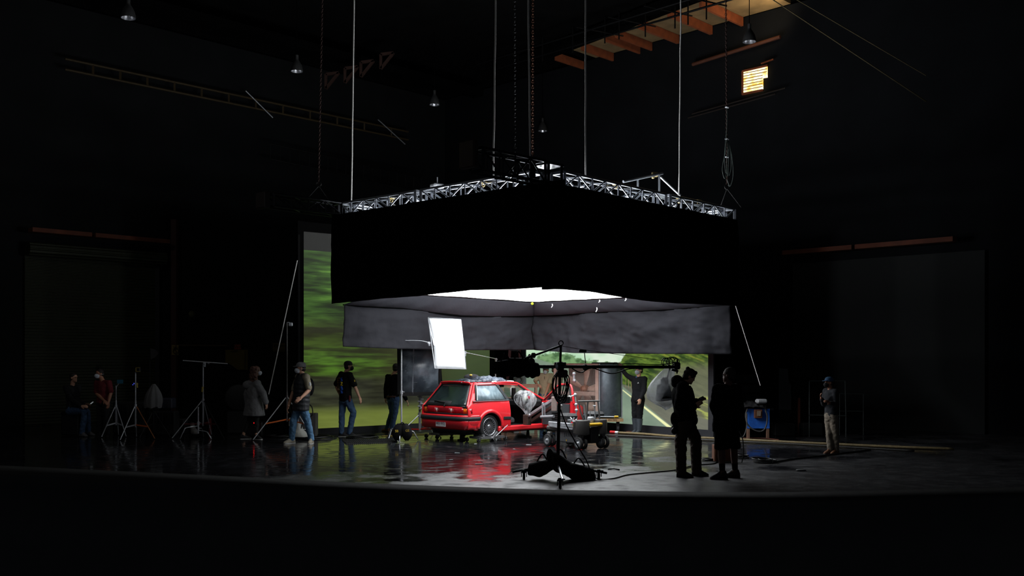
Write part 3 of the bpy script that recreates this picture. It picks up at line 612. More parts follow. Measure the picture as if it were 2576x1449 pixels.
def band(name, i0, i1, p0, p1, seam, label, seed):
    rows = []
    for i in range(81):
        q = p0.lerp(p1, i/80); px = CX+F*q.x/q.y; zt = CH+(HY-poly(seam, px))*q.y/F; a = i0.lerp(i1, i/80)+V(0, 0, ZS-.01); b = V(q.x, q.y, zt); rw = []
        for j in range(11): v = j/10; rw.append(a.lerp(b, v)+V(0, 0, -.05*math.sin(v*PI)+.012*noise1(i*.35+v*3, seed)*math.sin(v*PI)))
        rows.append(rw)
    MB().grid(rows).build(name, M_skirt_lit, solid=.005, label=label, cat='drape')
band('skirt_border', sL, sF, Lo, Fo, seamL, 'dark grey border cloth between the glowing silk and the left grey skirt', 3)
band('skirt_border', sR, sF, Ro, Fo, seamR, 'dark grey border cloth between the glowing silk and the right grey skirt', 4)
# side returns closing the two side corners
MB().lathe([(.001, -.036), (.02, -.03), (.036, 0), (.02, .03), (.001, .036)], P(1339, 764, 24.4), n=16).build('tennis_ball', mat('tennis_yellow', (196, 214, 40), .9), label='yellow green tennis ball on the silk frame corner', cat='ball')
for i, (x, y, l, d) in enumerate(((1389, 765, 9, 24.2), (1501, 774, 11, 22.9), (1574, 751, 6, 22), (1020, 766, 10, 22.6), (1508, 755, 6, 23))):
    pts = [P(x, y, d), P(x+1, y+l*.4, d-.02), P(x-2, y+l, d)]
    MB().tube(curve_pts(pts, 3), .012, 6).build('tie_cord', M_white, label='white tie cord hanging from the silk edge, %s' % ['right of the yellow ball', 'lowest one on the right seam', 'at the right end of the silk', 'far left one beside the seam', 'above the right seam'][i], cat='cord', group='white tie cords')
# ------------------------------------------------------------------ ropes and chains
M_rope = mat('pale_rope', (196, 194, 190), .8, bump=.5, bscale=200)
def trd(px, p0, p1): return hit(p0, p1, px)
for i, (x0, x1, q, lb) in enumerate(((891, 884, hit(N_, L_, 884), 'leftmost pale rigging rope, down to the outer left truss corner'), (1247, 1241, hit(N_, L_, 1241), 'pale rigging rope left of the near corner'), (1328.5, 1334, N_-A*.12, 'pale rigging rope beside the rusty chain'), (1473, 1473, hit(N_, R_, 1473), 'pale rigging rope down to the right truss near the corner'), (1713, 1708, hit(N_, R_, 1708), 'rightmost pale rigging rope, down to the outer right truss'))):
    d = q.y; a = V((x0-CX)*d/F, d, 12.3); b = V((x1-CX)*d/F, d, ZT); a.x = b.x+(a.x-b.x)*(12.3-ZT)/(CH+HY*d/F-ZT)
    pts = [a.lerp(b, k/14)+V(.006*noise1(k*1.3, i), 0, 0) for k in range(15)]
    MB().tube(pts, .0145, 8).build('rigging_rope', M_rope, label=lb, cat='rope', group='pale rigging ropes')
def chain(x0, x1, d, z1, m, label, link=.06, r=.008, z0=12.3, sp=None):
    b = V((x1-CX)*d/F, d, z1); a = V((x0-CX)*d/F, d, z0); a.x = b.x+(a.x-b.x)*(z0-z1)/(CH+HY*d/F-z1); n = int((a-b).length/(link*(sp or .8))); mb = MB(); dr = (b-a).normalized()
    for k in range(n):
        c = a.lerp(b, (k+.5)/n); w_ = V(1, 0, 0) if k % 2 else V(0, 1, 0); s_ = [c+w_*.015+dr*link*.3, c+w_*.015-dr*link*.3, c-dr*link*.5, c-w_*.015-dr*link*.3, c-w_*.015+dr*link*.3, c+dr*link*.5]
        s_.append(s_[0]); mb.tube(s_, r, 4, caps=False)
    return mb.build('hoist_chain', m, label=label, cat='chain', group='hoist chains')
M_rust = mat('rusty_chain', (118, 76, 54), .6, .5); M_dchain = mat('dark_chain', (52, 52, 54), .5, .7); M_rchain = mat('red_dark_chain', (52, 34, 30), .6, .5)
q = hit(L_, L_-A*2, 801); chain(811, 801.5, q.y, 5.55, M_rchain, 'thin dark reddish chain holding the left truss stub')
chain(1340.5, 1340, N_.y-.05, ZT+.12, M_rust, 'rusty brown chain down to the near corner block')
chain(1295, 1296, 16.6, 5.35, M_dchain, 'dotted dark chain left of the rusty chain', link=.05, sp=1.3)
chain(1826, 1829, R_.y-.1, 5.75, M_rchain, 'reddish chain above the right truss corner with cables tied to it')
for (c, bb, lb) in ((P(801.5, 463, q.y), q, 'left truss stub'), (P(1829, 470, R_.y-.1), R_-V(0, .1, 0), 'right truss corner')):
    t = thing('bridle_sling', c, 'black lifting bridle spreading down to the '+lb, 'sling'); dd = (A if 'left' in lb else B)
    MB().torus(c, V(0, 1, 0), .05, .014, 14, 6).build('ring', M_dkmetal, t)
    for s_ in (-1, 1): MB().cyl(c-V(0, 0, .04), V(bb.x, bb.y, ZT)+dd*.28*s_, .012).build('sling_leg', M_dkmetal, t)
bt = thing('cable_bundle', P(1831, 480, 21.4), 'tangle of dark cables tied to the right hoist chain', 'cable')
M_gc = mat('green_grey_cable', (52, 62, 58), .6)
rs = random.Random(4)
for k in range(6):
    y0 = 268 if k < 1 else 346; pts = [P(1829, y0, 21.4)]
    bx = 1829+rs.uniform(-14, 18); by = rs.uniform(430, 478)
    pts += [P((1829+bx)/2+3, y0+(by-y0)*.3, 21.3), P(bx, y0+(by-y0)*.75, 21.35), P((bx+1829)/2, by, 21.4), P(1829, by-18, 21.4)]
    MB().tube(curve_pts(pts, 6), .008, 6).build('cable_loop', M_gc, bt)
for y in (270, 350, 395): MB().torus(P(1829, y, 21.4), V(.1, 0, 1), .035, .014, 12, 6).build('tie', M_alu, bt)
# lines and stays
pipe(P(1850, 768, 21.6), P(1913, 970, 20.6), 'thin pale pole slanting down from the right end of the grey skirt', .009, 'tag_line', M_rope, 'line')
pipe(P(1836, 768.5, 21.62), P(1857, 767.5, 21.6), 'short black pipe end at the right tip of the grey skirt', .016, 'pipe_end', M_dkmetal)
pipe(P(748, 655, 23.2), P(676, 992, 22.6), 'pale line slanting down left of the hedge screen', .011, 'tag_line', M_rope, 'line')
# ================================================================== red hatchback (local frame: x forward, y left, z up, origin under the rear axle)
CO = V(-1.083, 22.83, 0); CR = math.atan2(.704, .71)
car = thing('car', CO, 'wet red two-door hatchback with its right door open', 'car', rz=CR)
def cw(x, y, z): c, s_ = math.cos(CR), math.sin(CR); return V(CO.x+x*c-y*s_, CO.y+x*s_+y*c, z)
M_red = mat('car_red', (222, 34, 44), .38, coat=.6, vary=.06, bump=.12, bscale=160)
M_trim = mat('car_black_trim', (30, 33, 38), .55); M_int = mat('car_interior_black', (20, 20, 22), .8); M_seal = mat('window_seal', (15, 15, 17), .5)
M_glassd = mat('rear_glass', (38, 50, 50), .08, vary=.3, bscale=14, coat=.5, bump=.15)
def reflection_glass():  # opaque pane, its pale grey-blue reflection put into the base colour
    m = bpy.data.materials.new('glass_pale_reflection'); m.use_nodes = True; nt = m.node_tree; n = nt.nodes; p = n['Principled BSDF']
    tc = n.new('ShaderNodeTexCoord'); mp = n.new('ShaderNodeMapping'); mp.inputs['Scale'].default_value = (2.5, 2.5, .6); nt.links.new(tc.outputs['Object'], mp.inputs[0])
    nz = n.new('ShaderNodeTexNoise'); nz.inputs['Scale'].default_value = 5; nz.inputs['Detail'].default_value = 6; nt.links.new(mp.outputs[0], nz.inputs['Vector'])
    r = n.new('ShaderNodeValToRGB'); r.color_ramp.elements[0].color = rgb(96, 112, 120); r.color_ramp.elements[1].color = rgb(142, 160, 168); r.color_ramp.elements[0].position = .3; r.color_ramp.elements[1].position = .75
    nt.links.new(nz.outputs['Fac'], r.inputs[0]); nt.links.new(r.outputs[0], p.inputs['Base Color']); p.inputs['Roughness'].default_value = .25; return m
M_paleglass = reflection_glass()
M_clear = mat('clear_glass', (225, 235, 232), .03, trans=1, alpha=.22, vary=0)
HB = [(-.75, .80), (-.6, .82), (0, .845), (1, .845), (1.9, .84), (2.6, .825), (3.1, .79), (3.35, .70)]      # body half width along x
ip = lambda t, x: float(np.interp(x, [q[0] for q in t], [q[1] for q in t]))
def yw(x, z):      # half width at height z
    b = ip(HB, x); t = 0
    if z < .45: t = -.05*((.45-z)/.25)**2
    if z > .6: t = -.06*((z-.6)/.32)**1.5
    if z > .92: t = -.06-.20*(z-.92)/.40
    return b+t
BELT = [(-.66, .80), (-.5, .94), (0, .935), (.65, .915), (1.8, .88), (2.6, .80), (3.2, .72), (3.36, .66)]
def arch(x, xc, r=.345, zc=.30): return zc+math.sqrt(max(0, r*r-(x-xc)**2)) if abs(x-xc) < r else None
def low(x):
    z = .20 if x > .3 else (.27 if x > -.5 else .30)
    for xc in (0, 2.58):
        a = arch(x, xc, .36, .31)
        if a: z = max(z, a)
    return z
def side(x0, x1, sgn, name, mtl=None, zl=None, zu=None, parent=car, off=0, n=10, step=.04):
    xs = sorted(set([x0, x1]+[x0+k*step for k in range(1, int((x1-x0)/step)+1) if x0+k*step < x1]+[x for x in (-.36, .36, 2.22, 2.94) if x0 < x < x1])); rows = []
    for x in xs:
        a = (zl or low)(x); b = (zu or (lambda q: ip(BELT, q)))(x); rows.append([V(x, sgn*(yw(x, a+(b-a)*j/n)+off), a+(b-a)*j/n) for j in range(n+1)])
    return MB().grid(rows).build(name, mtl or M_red, parent, local=True, solid=.02)
side(-.66, .64, -1, 'rear_quarter_panel'); side(1.80, 3.36, -1, 'front_fender'); side(-.66, .64, 1, 'rear_quarter_panel'); side(.64, 3.36, 1, 'left_side_panel')
# arch lips
for xc, sg in ((0, -1), (0, 1), (2.58, -1), (2.58, 1)):
    rows = []
    for i in range(21):
        t = PI*i/20; ca, sa = math.cos(t), math.sin(t); rows.append([V(xc+r*ca, sg*(yw(xc+r*ca, .45)+o), .31+r*sa) for r, o in ((.345, .0), (.35, .025), (.39, .022), (.425, .0))])
    MB().grid(rows).build('wheel_arch_lip', M_red, car, local=True, solid=.01)
    rows = [[V(xc+.35*math.cos(PI*i/20), sg*(.84), .31+.35*math.sin(PI*i/20)), V(xc+.35*math.cos(PI*i/20), sg*.58, .31+.35*math.sin(PI*i/20))] for i in range(-2, 23)]
    m_ = MB().grid(rows); m_.prism([V(xc+.35*math.cos(PI*i/20), sg*.58, .31+.35*math.sin(PI*i/20)) for i in range(-2, 23)], (0, sg*.01, 0)); m_.build('wheel_well', M_int, car, local=True)
# sills and side strips
MB().box((1.25, -.80, .27), (1.95, .10, .13), bevel=.03).build('sill', M_red, car, local=True); MB().box((1.25, .80, .27), (1.95, .08, .13), bevel=.03).build('sill', M_red, car, local=True)
MB().bar((.40, -.868, .52), (.64, -.868, .515), .012, .065, bevel=.004).build('side_strip', M_trim, car, local=True)
MB().bar((.42, .868, .52), (2.2, .868, .5), .012, .065, bevel=.004).build('side_strip', M_trim, car, local=True)
# rear face
def rearface(z, y):      # x of the rear skin
    hw = .80 if z < .8 else .70+(.80-.70)*(1-(z-.8)/.5)
    base = -.66 if z < .80 else -.66+(z-.80)/(1.335-.80)*.40
    return base+.06*(abs(y)/.8)**4
def rpanel(name, z0, z1, m, hw0, hw1, off=0, n=16, parent=car, nz=6, solid=.015):
    rows = []
    for j in range(nz+1):
        z = z0+(z1-z0)*j/nz; hw = hw0+(hw1-hw0)*j/nz; rows.append([V(rearface(z, hw*(2*i/n-1))-off, hw*(2*i/n-1), z) for i in range(n+1)])
    return MB().grid(rows).build(name, m, parent, local=True, solid=solid)
rpanel('rear_panel', .56, .80, M_red, .80, .785)
hatch = rpanel('tailgate', .78, 1.335, M_red, .775, .52, nz=10)
gl = rpanel('tailgate_glass', .815, 1.30, M_glassd, .70, .475, off=.016, parent=hatch, nz=8, solid=.006)
rows = []
def rp(y, z, off=.022): return V(rearface(z, y)-off, y, z)
m_ = MB(); m_.tube([rp(-.71, .805), rp(-.475, 1.31), rp(.475, 1.31), rp(.71, .805), rp(-.71, .805)], .013, 6); m_.build('glass_seal', M_seal, hatch, local=True)
MB().bar(rp(-.76, .79, .02), rp(.76, .79, .02), .03, .03).build('lower_trim', M_trim, hatch, local=True)
MB().grid([[rp(y, .82, .03) for y in (.66, .3, -.05, -.2)], [rp(y, .92, .03) for y in (.60, .3, -.02, -.2)]]).build('black_lower_band', M_int, hatch, local=True, solid=.01)
wi = MB(); wi.cyl(rp(-.02, .80, .03), rp(-.02, .87, .05), .02); wi.bar(rp(-.02, .88, .06), rp(.40, .915, .045), .02, .014); wi.build('rear_wiper', M_dkmetal, hatch, local=True)
MB().tube(curve_pts([V(-.33, -.50, 1.335), V(-.35, -.25, 1.35), V(-.355, 0, 1.352), V(-.35, .25, 1.35), V(-.33, .50, 1.335)], 4), .022, 8).build('spoiler_lip', M_red, hatch, local=True)
MB().prism([rp(.62, .875, .031), rp(.40, .875, .031), rp(.41, .91, .031), rp(.60, .91, .031)], (-.004, 0, 0)).build('sticker', mat('grey_sticker', (58, 62, 64), .6), hatch, local=True)
M_lens = mat('tail_lens_red', (150, 10, 28), .2, coat=.6, vary=.2); M_amb = mat('amber_lens', (226, 106, 20), .2, coat=.5); M_clr = mat('white_lens', (205, 196, 190), .25)
def rq(y0, y1, z0, z1, name, m, off=.014, par=car):
    n = 6; rows = [[rp(y0+(y1-y0)*i/n, z, off) for i in range(n+1)] for z in (z0, z1)]; return MB().grid(rows).build(name, m, par, local=True, solid=.02)
for sg in (1, -1):
    tl = rq(sg*.30, sg*.64, .655, .765, 'tail_lamp', M_lens); rq(sg*.645, sg*.745, .655, .765, 'amber_lens', M_amb, par=tl)
    MB().grid([[V(-.63, sg*.80, .66), V(-.55, sg*.833, .66)], [V(-.63, sg*.80, .765), V(-.55, sg*.825, .765)]]).build('side_lens', M_lens, tl, local=True, solid=.012)
    rq(sg*.235, sg*.275, .67, .755, 'reverse_lens', M_clr, off=.018, par=tl)
rq(-.215, .215, .655, .765, 'centre_reflector', mat('reflector_red', (120, 10, 26), .3), off=.012)
rq(-.76, .76, .62, .648, 'lamp_base_trim', M_trim)
# bumper wrapping round to the arches
def bump_ring(z, e): return [V(-.33, -.835-e, z), V(-.5, -.83-e, z), V(-.66, -.79-e, z), V(-.745-e, -.66, z), V(-.77-e, -.3, z), V(-.775-e, 0, z), V(-.77-e, .3, z), V(-.745-e, .66, z), V(-.66, .79+e, z), V(-.5, .83+e, z), V(-.33, .835+e, z)]
def bump(name, prof, m): return MB().grid([curve_pts(bump_ring(z, e), 4) for z, e in prof]).build(name, m, car, local=True, solid=.02)
bump('bumper_top', [(.60, -.06), (.61, .0), (.575, .018)], M_red); bump('bumper_strip', [(.572, .012), (.57, .03), (.51, .032), (.505, .012)], M_trim); bump('bumper', [(.505, .015), (.46, .015), (.40, .0), (.33, -.05), (.29, -.10)], M_red)
lp = MB().box((-.79, -.02, .425), (.012, .34, .17), bevel=.004).build('licence_plate', mat('plate_white', (186, 184, 186), .5), car, local=True)
M_plk = mat('plate_letters', (40, 38, 52), .6)
def car_text(name, body, y, z, x, size, par):
    cu = bpy.data.curves.new(name, 'FONT'); cu.body = body; cu.size = size; cu.extrude = .001; cu.align_x = 'CENTER'; cu.align_y = 'CENTER'
    o = bpy.data.objects.new(name, cu); COL.objects.link(o); bpy.context.evaluated_depsgraph_get().update(); me = bpy.data.meshes.new_from_object(o.evaluated_get(bpy.context.evaluated_depsgraph_get()))
    M = Matrix(((0, 0, -1, x), (-1, 0, 0, y), (0, 1, 0, z), (0, 0, 0, 1))); me.transform(M); me.materials.clear(); me.materials.append(m_t); bpy.data.objects.remove(o); me.name = name
    o = bpy.data.objects.new(name, me); COL.objects.link(o); o.parent = par; return o
m_t = M_plk
car_text('plate_number', '483-W5J', -.02, .412, -.798, .085, lp); MB().box((-.797, -.02, .487), (.002, .2, .02)).build('plate_header', M_plk, lp, local=True)
# roof
ROOFZ = lambda x, y: 1.352-.03*((x-.35)/.75)**2-.055*(abs(y)/.6)**3
rows = [[V(x, (.52+.10*min(1, max(0, (x+.30)/.6)))*(2*j/16-1), ROOFZ(x, (.52+.10*min(1, max(0, (x+.30)/.6)))*(2*j/16-1))) for j in range(17)] for x in [-.31+.1*i for i in range(16)]]
MB().grid(rows).build('roof', M_red, car, local=True, solid=.03)
# right rear upper quarter with window, drip rail and B pillar
def up_y(z): return .79-(z-.92)/.37*.175
def uq(x, z, e=0, sg=-1): return V(x, sg*(up_y(z)+e), z)
for sg in (-1, 1):
    m_ = MB(); rws = []
    for k in range(12):
        z = .79+(1.345-.79)*k/11; hw = .775+(.52-.775)*(z-.78)/.555; wx = -.50 if z < .93 else -.42+(z-.93)*.37; yy = (yw(-.6, z) if z < .93 else up_y(z))-.008; x0 = rearface(z, hw)
        rws.append([V(x0, sg*hw, z), V(x0+.012, sg*(hw*.35+yy*.65), z), V(x0+.06, sg*yy, z), V((x0+.06+wx)/2, sg*(yy+.002), z), V(wx+.04, sg*yy, z)])
    m_.grid(rws)
    m_.grid([[uq(-.50+i*.24, .90, 0, sg), uq(-.50+i*.24, .945, 0, sg)] for i in range(5)]); m_.grid([[uq(-.28+i*.17, 1.265, 0, sg), uq(-.26+i*.165, 1.33, 0, sg)] for i in range(5)])
    m_.build('rear_pillar', M_red, car, local=True, solid=.02)
    wdw = MB().grid([[uq(-.40, .95, .006, sg), uq(.54, .945, .006, sg)], [uq(-.36, 1.1, .008, sg), uq(.46, 1.1, .008, sg)], [uq(-.285, 1.275, .006, sg), uq(.36, 1.285, .006, sg)]]).build('quarter_window', M_paleglass, car, local=True, solid=.006)
    MB().tube([uq(-.41, .945, .012, sg), uq(-.29, 1.28, .012, sg), uq(.36, 1.292, .012, sg), uq(.55, .94, .012, sg), uq(-.41, .945, .012, sg)], .012, 6).build('window_seal', M_seal, wdw, local=True)
    MB().prism([uq(-.40, .95, .01, sg), uq(-.36, .95, .01, sg), uq(-.26, 1.265, .01, sg), uq(-.285, 1.265, .01, sg)], (0, sg*.006, 0)).build('vent_slot', M_int, wdw, local=True)
    MB().bar(uq(-.36, .945, .016, sg), uq(-.24, 1.28, .016, sg), .012, .02).build('divider', M_alu, wdw, local=True)
    MB().bar(uq(-.5, .932, .02, sg), uq(.6, .925, .02, sg), .015, .012).build('belt_chrome', M_alu, car, local=True)
    MB().prism([uq(.54, .93, .012, sg), uq(.66, .91, .012, sg), uq(.44, 1.32, .008, sg), uq(.36, 1.31, .008, sg)], (0, -sg*.05, 0)).build('centre_pillar', M_trim, car, local=True)
    MB().tube(curve_pts([uq(.36, 1.325, .0, sg), uq(.7, 1.335, 0, sg), uq(1.0, 1.32, 0, sg), uq(1.15, 1.28, 0, sg), uq(1.42, 1.10, .01, sg), uq(1.83, .88, .03, sg)], 4), .026, 8).build('windscreen_pillar', M_red, car, local=True)
    MB().tube(curve_pts([uq(.42, 1.295, -.02, sg), uq(.7, 1.305, -.02, sg), uq(1.0, 1.29, -.02, sg), uq(1.13, 1.255, -.02, sg), uq(1.38, 1.085, 0, sg), uq(1.76, .88, .02, sg)], 4), .018, 6).build('door_frame_seal', M_seal, car, local=True)
MB().grid([[V(1.20, y, 1.30-.02*(y/.6)**2) for y in (-.55, 0, .55)], [V(1.86, y, .885) for y in (-.74, 0, .74)]]).build('windscreen', M_clear, car, local=True, solid=.005)
MB().grid([[uq(.62, .93, 0, 1), uq(1.74, .90, 0, 1)], [uq(.48, 1.28, 0, 1), uq(1.10, 1.28, 0, 1)]]).build('left_door_glass', M_clear, car, local=True, solid=.005)
# bonnet and nose
rows = [[V(x, yw(x, ip(BELT, x))*(2*j/10-1)*.99, ip(BELT, x)+.04*(1-(2*j/10-1)**2)) for j in range(11)] for x in (1.84, 2.2, 2.6, 3.0, 3.25, 3.36)]
MB().grid(rows).build('bonnet', M_red, car, local=True, solid=.02)
MB().box((3.36, 0, .56), (.1, 1.4, .2), bevel=.03).build('grille', M_trim, car, local=True); MB().box((3.42, 0, .40), (.18, 1.56, .22), bevel=.06).build('front_bumper', M_trim, car, local=True)
# cabin
cb = MB(); cb.box((1.2, 0, .27), (3.0, 1.5, .05)); cb.box((-.1, 0, .5), (.9, 1.14, .5)); cb.box((1.98, 0, .6), (.08, 1.5, .6)); cb.build('floor_pan', M_int, car, local=True)
MB().box((1.72, 0, .80), (.34, 1.42, .22), bevel=.06).build('dashboard', M_int, car, local=True)
MB().box((1.2, .765, .6), (1.15, .05, .6), bevel=.02).build('left_door_trim', M_int, car, local=True)
for y in (-.36, .36):
    sx = .95 if y > 0 else .80
    s1_ = MB().box((sx, y, .46 if y > 0 else .42), (.5, .5, .16), bevel=.05).build('seat', mat('seat_cloth', (58, 60, 64), .9, bump=.3), car, local=True)
    MB().bar((sx-.22, y, .5), (sx-.36 if y > 0 else sx-.52, y, 1.0 if y > 0 else .78), .46, .12, up=(0, 1, 0), bevel=.05).build('seat_back', MATS['seat_cloth'], s1_, local=True)
sw = MB(); sw.torus((1.42, .36, .84), V(-.9, 0, .4), .18, .014, 22, 6); sw.cyl((1.42, .36, .84), (1.62, .36, .75), .025); sw.bar((1.42, .2, .84), (1.42, .52, .84), .03, .015); sw.build('steering_wheel', M_int, car, local=True)
MB().box((1.16, .02, 1.235), (.02, .22, .06), bevel=.008).build('rear_view_mirror', M_int, car, local=True)
ub = MB(); ub.box((1.2, 0, .2), (3.4, 1.2, .08)); ub.box((-.45, -.1, .27), (.3, 1.0, .14), bevel=.04); ub.cyl((0, -.66, .31), (0, .66, .31), .04); ub.build('underbody', M_int, car, local=True)
# wheels
M_tyre = mat('tyre_rubber', (22, 22, 23), .7, bump=.3, bscale=90); M_rim = mat('alloy_rim', (150, 152, 156), .35, .8)
def make_wheel(x, sg):
    c = V(x, sg*.72, .335); w_ = sg
    ty = MB().lathe([(.185, -.085), (.25, -.09), (.275, -.08), (.285, -.05), (.287, 0), (.285, .05), (.275, .08), (.25, .09), (.205, .088), (.185, .075)], c, (0, w_, 0), 36).build('wheel', M_tyre, car, local=True)
    MB().lathe([(.21, .085), (.205, .10), (.19, .095), (.18, .06), (.175, -.02)], c, (0, w_, 0), 36).build('rim', M_rim, ty, local=True)
    sp = MB(); sp.lathe([(.055, .06), (.05, .085), (.02, .092), (.001, .092)], c, (0, w_, 0), 16)
    for k in range(20):
        for ss in (-1, 1):
            a0 = 2*PI*k/20; a1 = a0+ss*.35; sp.bar(c+V(math.cos(a0)*.05, w_*.07, math.sin(a0)*.05), c+V(math.cos(a1)*.185, w_*.085, math.sin(a1)*.185), .007, .007, up=(0, 1, 0))
    sp.build('spokes', M_rim, ty, local=True)
    MB().lathe([(.18, .0), (.001, .0)], c, (0, w_, 0), 24).build('brake_disc', M_int, ty, local=True)
for x in (0, 2.58):
    for sg in (-1, 1): make_wheel(x, sg)
# open right door (hinged at the windscreen pillar)
hx, hy = 1.82, -.83
def dq(u, z, t=0):
    a = PI+math.radians(80); dx, dy = math.cos(a), math.sin(a); nx, ny = dy, -dx      # inner side faces rearward
    return V(hx+dx*u+nx*t, hy+dy*u+ny*t, z)
dd = MB().prism([dq(.0, .28), dq(1.17, .28), dq(1.19, .5), dq(1.19, .90), dq(0, .88)], dq(0, 0, .09)-dq(0, 0, 0)).build('open_door', M_red, car, local=True)
MB().prism([dq(.06, .32, .095), dq(1.08, .32, .095), dq(1.10, .84, .095), dq(.06, .84, .095)], dq(0, 0, .03)-dq(0, 0, 0)).build('inner_trim', mat('door_trim_grey', (52, 55, 58), .8), dd, local=True)
MB().tube(curve_pts([dq(.02, .88, .045), dq(.36, 1.10, .045), dq(.60, 1.26, .03), dq(.75, 1.285, .03), dq(1.00, 1.285, .03), dq(1.09, 1.2, .03), dq(1.15, 1.0, .045), dq(1.185, .84, .045)], 5), .026, 8).build('window_frame', M_red, dd, local=True)
MB().tube(curve_pts([dq(.06, .89, .08), dq(.39, 1.08, .08), dq(.62, 1.235, .07), dq(.76, 1.255, .07), dq(.97, 1.255, .07), dq(1.05, 1.18, .07), dq(1.10, 1.0, .08), dq(1.12, .86, .08)], 5), .014, 6).build('frame_seal', M_seal, dd, local=True)
MB().prism([dq(.1, .9, .05), dq(.40, 1.08, .05), dq(.63, 1.24, .05), dq(.98, 1.25, .05), dq(1.10, 1.0, .05), dq(1.13, .9, .05)], dq(0, 0, .004)-dq(0, 0, 0)).build('door_glass', M_clear, dd, local=True)
mp_ = MB()
for k in range(4): mp_.bar(dq(.45, .62-k*.045, .14), dq(.98, .62-k*.045, .14), .03, .018)
mp_.box(dq(.72, .74, .13), (.1, .4, .14), rz=math.radians(80)-PI/2+PI/2, bevel=.02); mp_.build('armrest_panel', M_int, dd, local=True)
MB().box(dq(.9, .45, .14), (.26, .10, .16), rz=math.radians(80), bevel=.03).build('speaker_box', M_int, dd, local=True)
mi = MB().box(dq(.18, .97, -.10), (.20, .12, .13), rz=math.radians(80), bevel=.03).build('door_mirror', M_seal, dd, local=True)
# things lying on the roof
tp = thing('roof_tarp', cw(.55, -.05, 1.35), 'crumpled clear and dark plastic sheeting bundled on the red car roof', 'plastic sheet')
M_plas = mat('clear_plastic', (84, 92, 104), .16, bump=1, bscale=13, bdist=.04, vary=.5); M_plasd = mat('dark_plastic', (52, 58, 68), .22, bump=1, bscale=14, bdist=.03, vary=.3)
rs = np.random.RandomState(3)
def crumple(cx, cy, lx, ly, h, m, name, z0, seed, par):
    rows = []
    for i in range(41):
        rw = []
        for j in range(25):
            u = i/40*2-1; v = j/24*2-1; e = max(0, 1-abs(u)**3.5)*max(0, 1-abs(v)**3.5)
            nn = fbm(np.array([i/40*6.0+seed]), np.array([j/24*5.0+seed]), 80+seed, 4)[0]
            rw.append(cw(cx+u*lx*(.93+.14*nn), cy+v*ly*(.9+.2*nn), z0+e**.5*h*(.35+1.15*nn)))
        rows.append(rw)
    MB().grid(rows).build(name, m, par, solid=.004)
crumple(.02, -.12, .34, .30, .085, M_plasd, 'dark_sheet', 1.345, 1, tp); crumple(.52, -.16, .40, .32, .12, M_plas, 'clear_sheet', 1.345, 2, tp); crumple(.95, .0, .26, .3, .10, M_plasd, 'folded_end', 1.32, 5, tp)
for i, (x, y) in enumerate(((-.30, -.30), (.44, -.46), (1.06, -.40))):
    MB().ell(cw(x, y, 1.345), (.10, .05, .025), nu=12, nv=6).build('white_tape', M_white, tp)
cp = thing('cap', cw(.18, .0, 1.47), 'black cap with a yellow crest lying on the plastic on the car roof', 'cap')
MB().loft([[cw(.18+.20*r*math.cos(t), .0+.16*r*math.sin(t), 1.44+h) for t in [2*PI*k/18 for k in range(18)]] for r, h in ((1.0, 0), (.98, .03), (.8, .065), (.45, .085), (.05, .09))]).build('crown', mat('cap_black', (34, 32, 36), .9), cp)
MB().loft([[cw(.30+.16*r*math.cos(t), -.06+.12*r*math.sin(t), 1.44+h) for t in [2*PI*k/16 for k in range(16)]] for r, h in ((1.0, 0), (1, .012), (.1, .014))]).build('brim', MATS['cap_black'], cp)
MB().ell(cw(.05, -.12, 1.505), (.035, .02, .02)).build('crest', mat('crest_gold', (216, 180, 70), .6), cp)
# wheel dolly under the right rear wheel and jack stands
M_go = mat('dolly_steel', (150, 150, 152), .4, .8)
def wheel_dolly(x, y, label, sg=-1):
    t = thing('wheel_dolly', cw(x, y, 0), label, 'wheel dolly', 'wheel dollies under the car')
    rail = MB(); 
    for dx in (-.30, .30): rail.bar(cw(x+dx, y-.16, .10), cw(x+dx, y+.24, .10), .05, .05)
    rail.bar(cw(x-.36, y-.18, .10), cw(x+.36, y-.18, .10), .06, .05); rail.build('frame', M_go, t)
    for dx in (-.27, .27): MB().cyl(cw(x+dx*.75, y-.12, .14), cw(x+dx*.75, y+.2, .14), .035).build('roller', M_go, t)
    for dx, dy in ((-.42, -.18), (.42, -.18), (-.40, .24), (.40, .24)):
        c = MB().cyl(cw(x+dx, y+dy-.02, .048), cw(x+dx, y+dy+.02, .048), .048, n=14).build('caster', M_rubber, t)
        MB().bar(cw(x+dx, y+dy-.03, .11), cw(x+dx, y+dy-.03, .045), .05, .012, up=(1, 0, 0)).build('fork', M_go, c)
    if sg < 0:
        h = MB(); h.cyl(cw(x+.05, y-.24, .12), cw(x+.40, y-.27, .36), .012); h.bar(cw(x-.03, y-.22, .07), cw(x+.12, y-.22, .22), .05, .04); h.build('pedal_lever', M_go, t)
wheel_dolly(0, -.72, 'steel wheel dolly with lever under the right rear wheel'); wheel_dolly(0, .72, 'steel wheel dolly under the far left rear wheel', 1); wheel_dolly(2.58, -.72, 'steel wheel dolly under the front wheel behind the camera dolly', 1)
for i, (x, y, lb) in enumerate(((-.30, -.18, 'black jack stand under the rear of the car'), (1.45, -.62, 'black jack stand under the sill below the open door'))):
    t = thing('jack_stand', cw(x, y, 0), lb, 'jack stand', 'jack stands'); MB().cyl(cw(x, y, .0), cw(x, y, .22), .05, .028).build('column', M_dkmetal, t)
    b = MB(); b.bar(cw(x-.1, y, .015), cw(x+.1, y, .015), .05, .03); b.bar(cw(x, y-.1, .015), cw(x, y+.1, .015), .05, .03); b.build('foot', M_dkmetal, t)
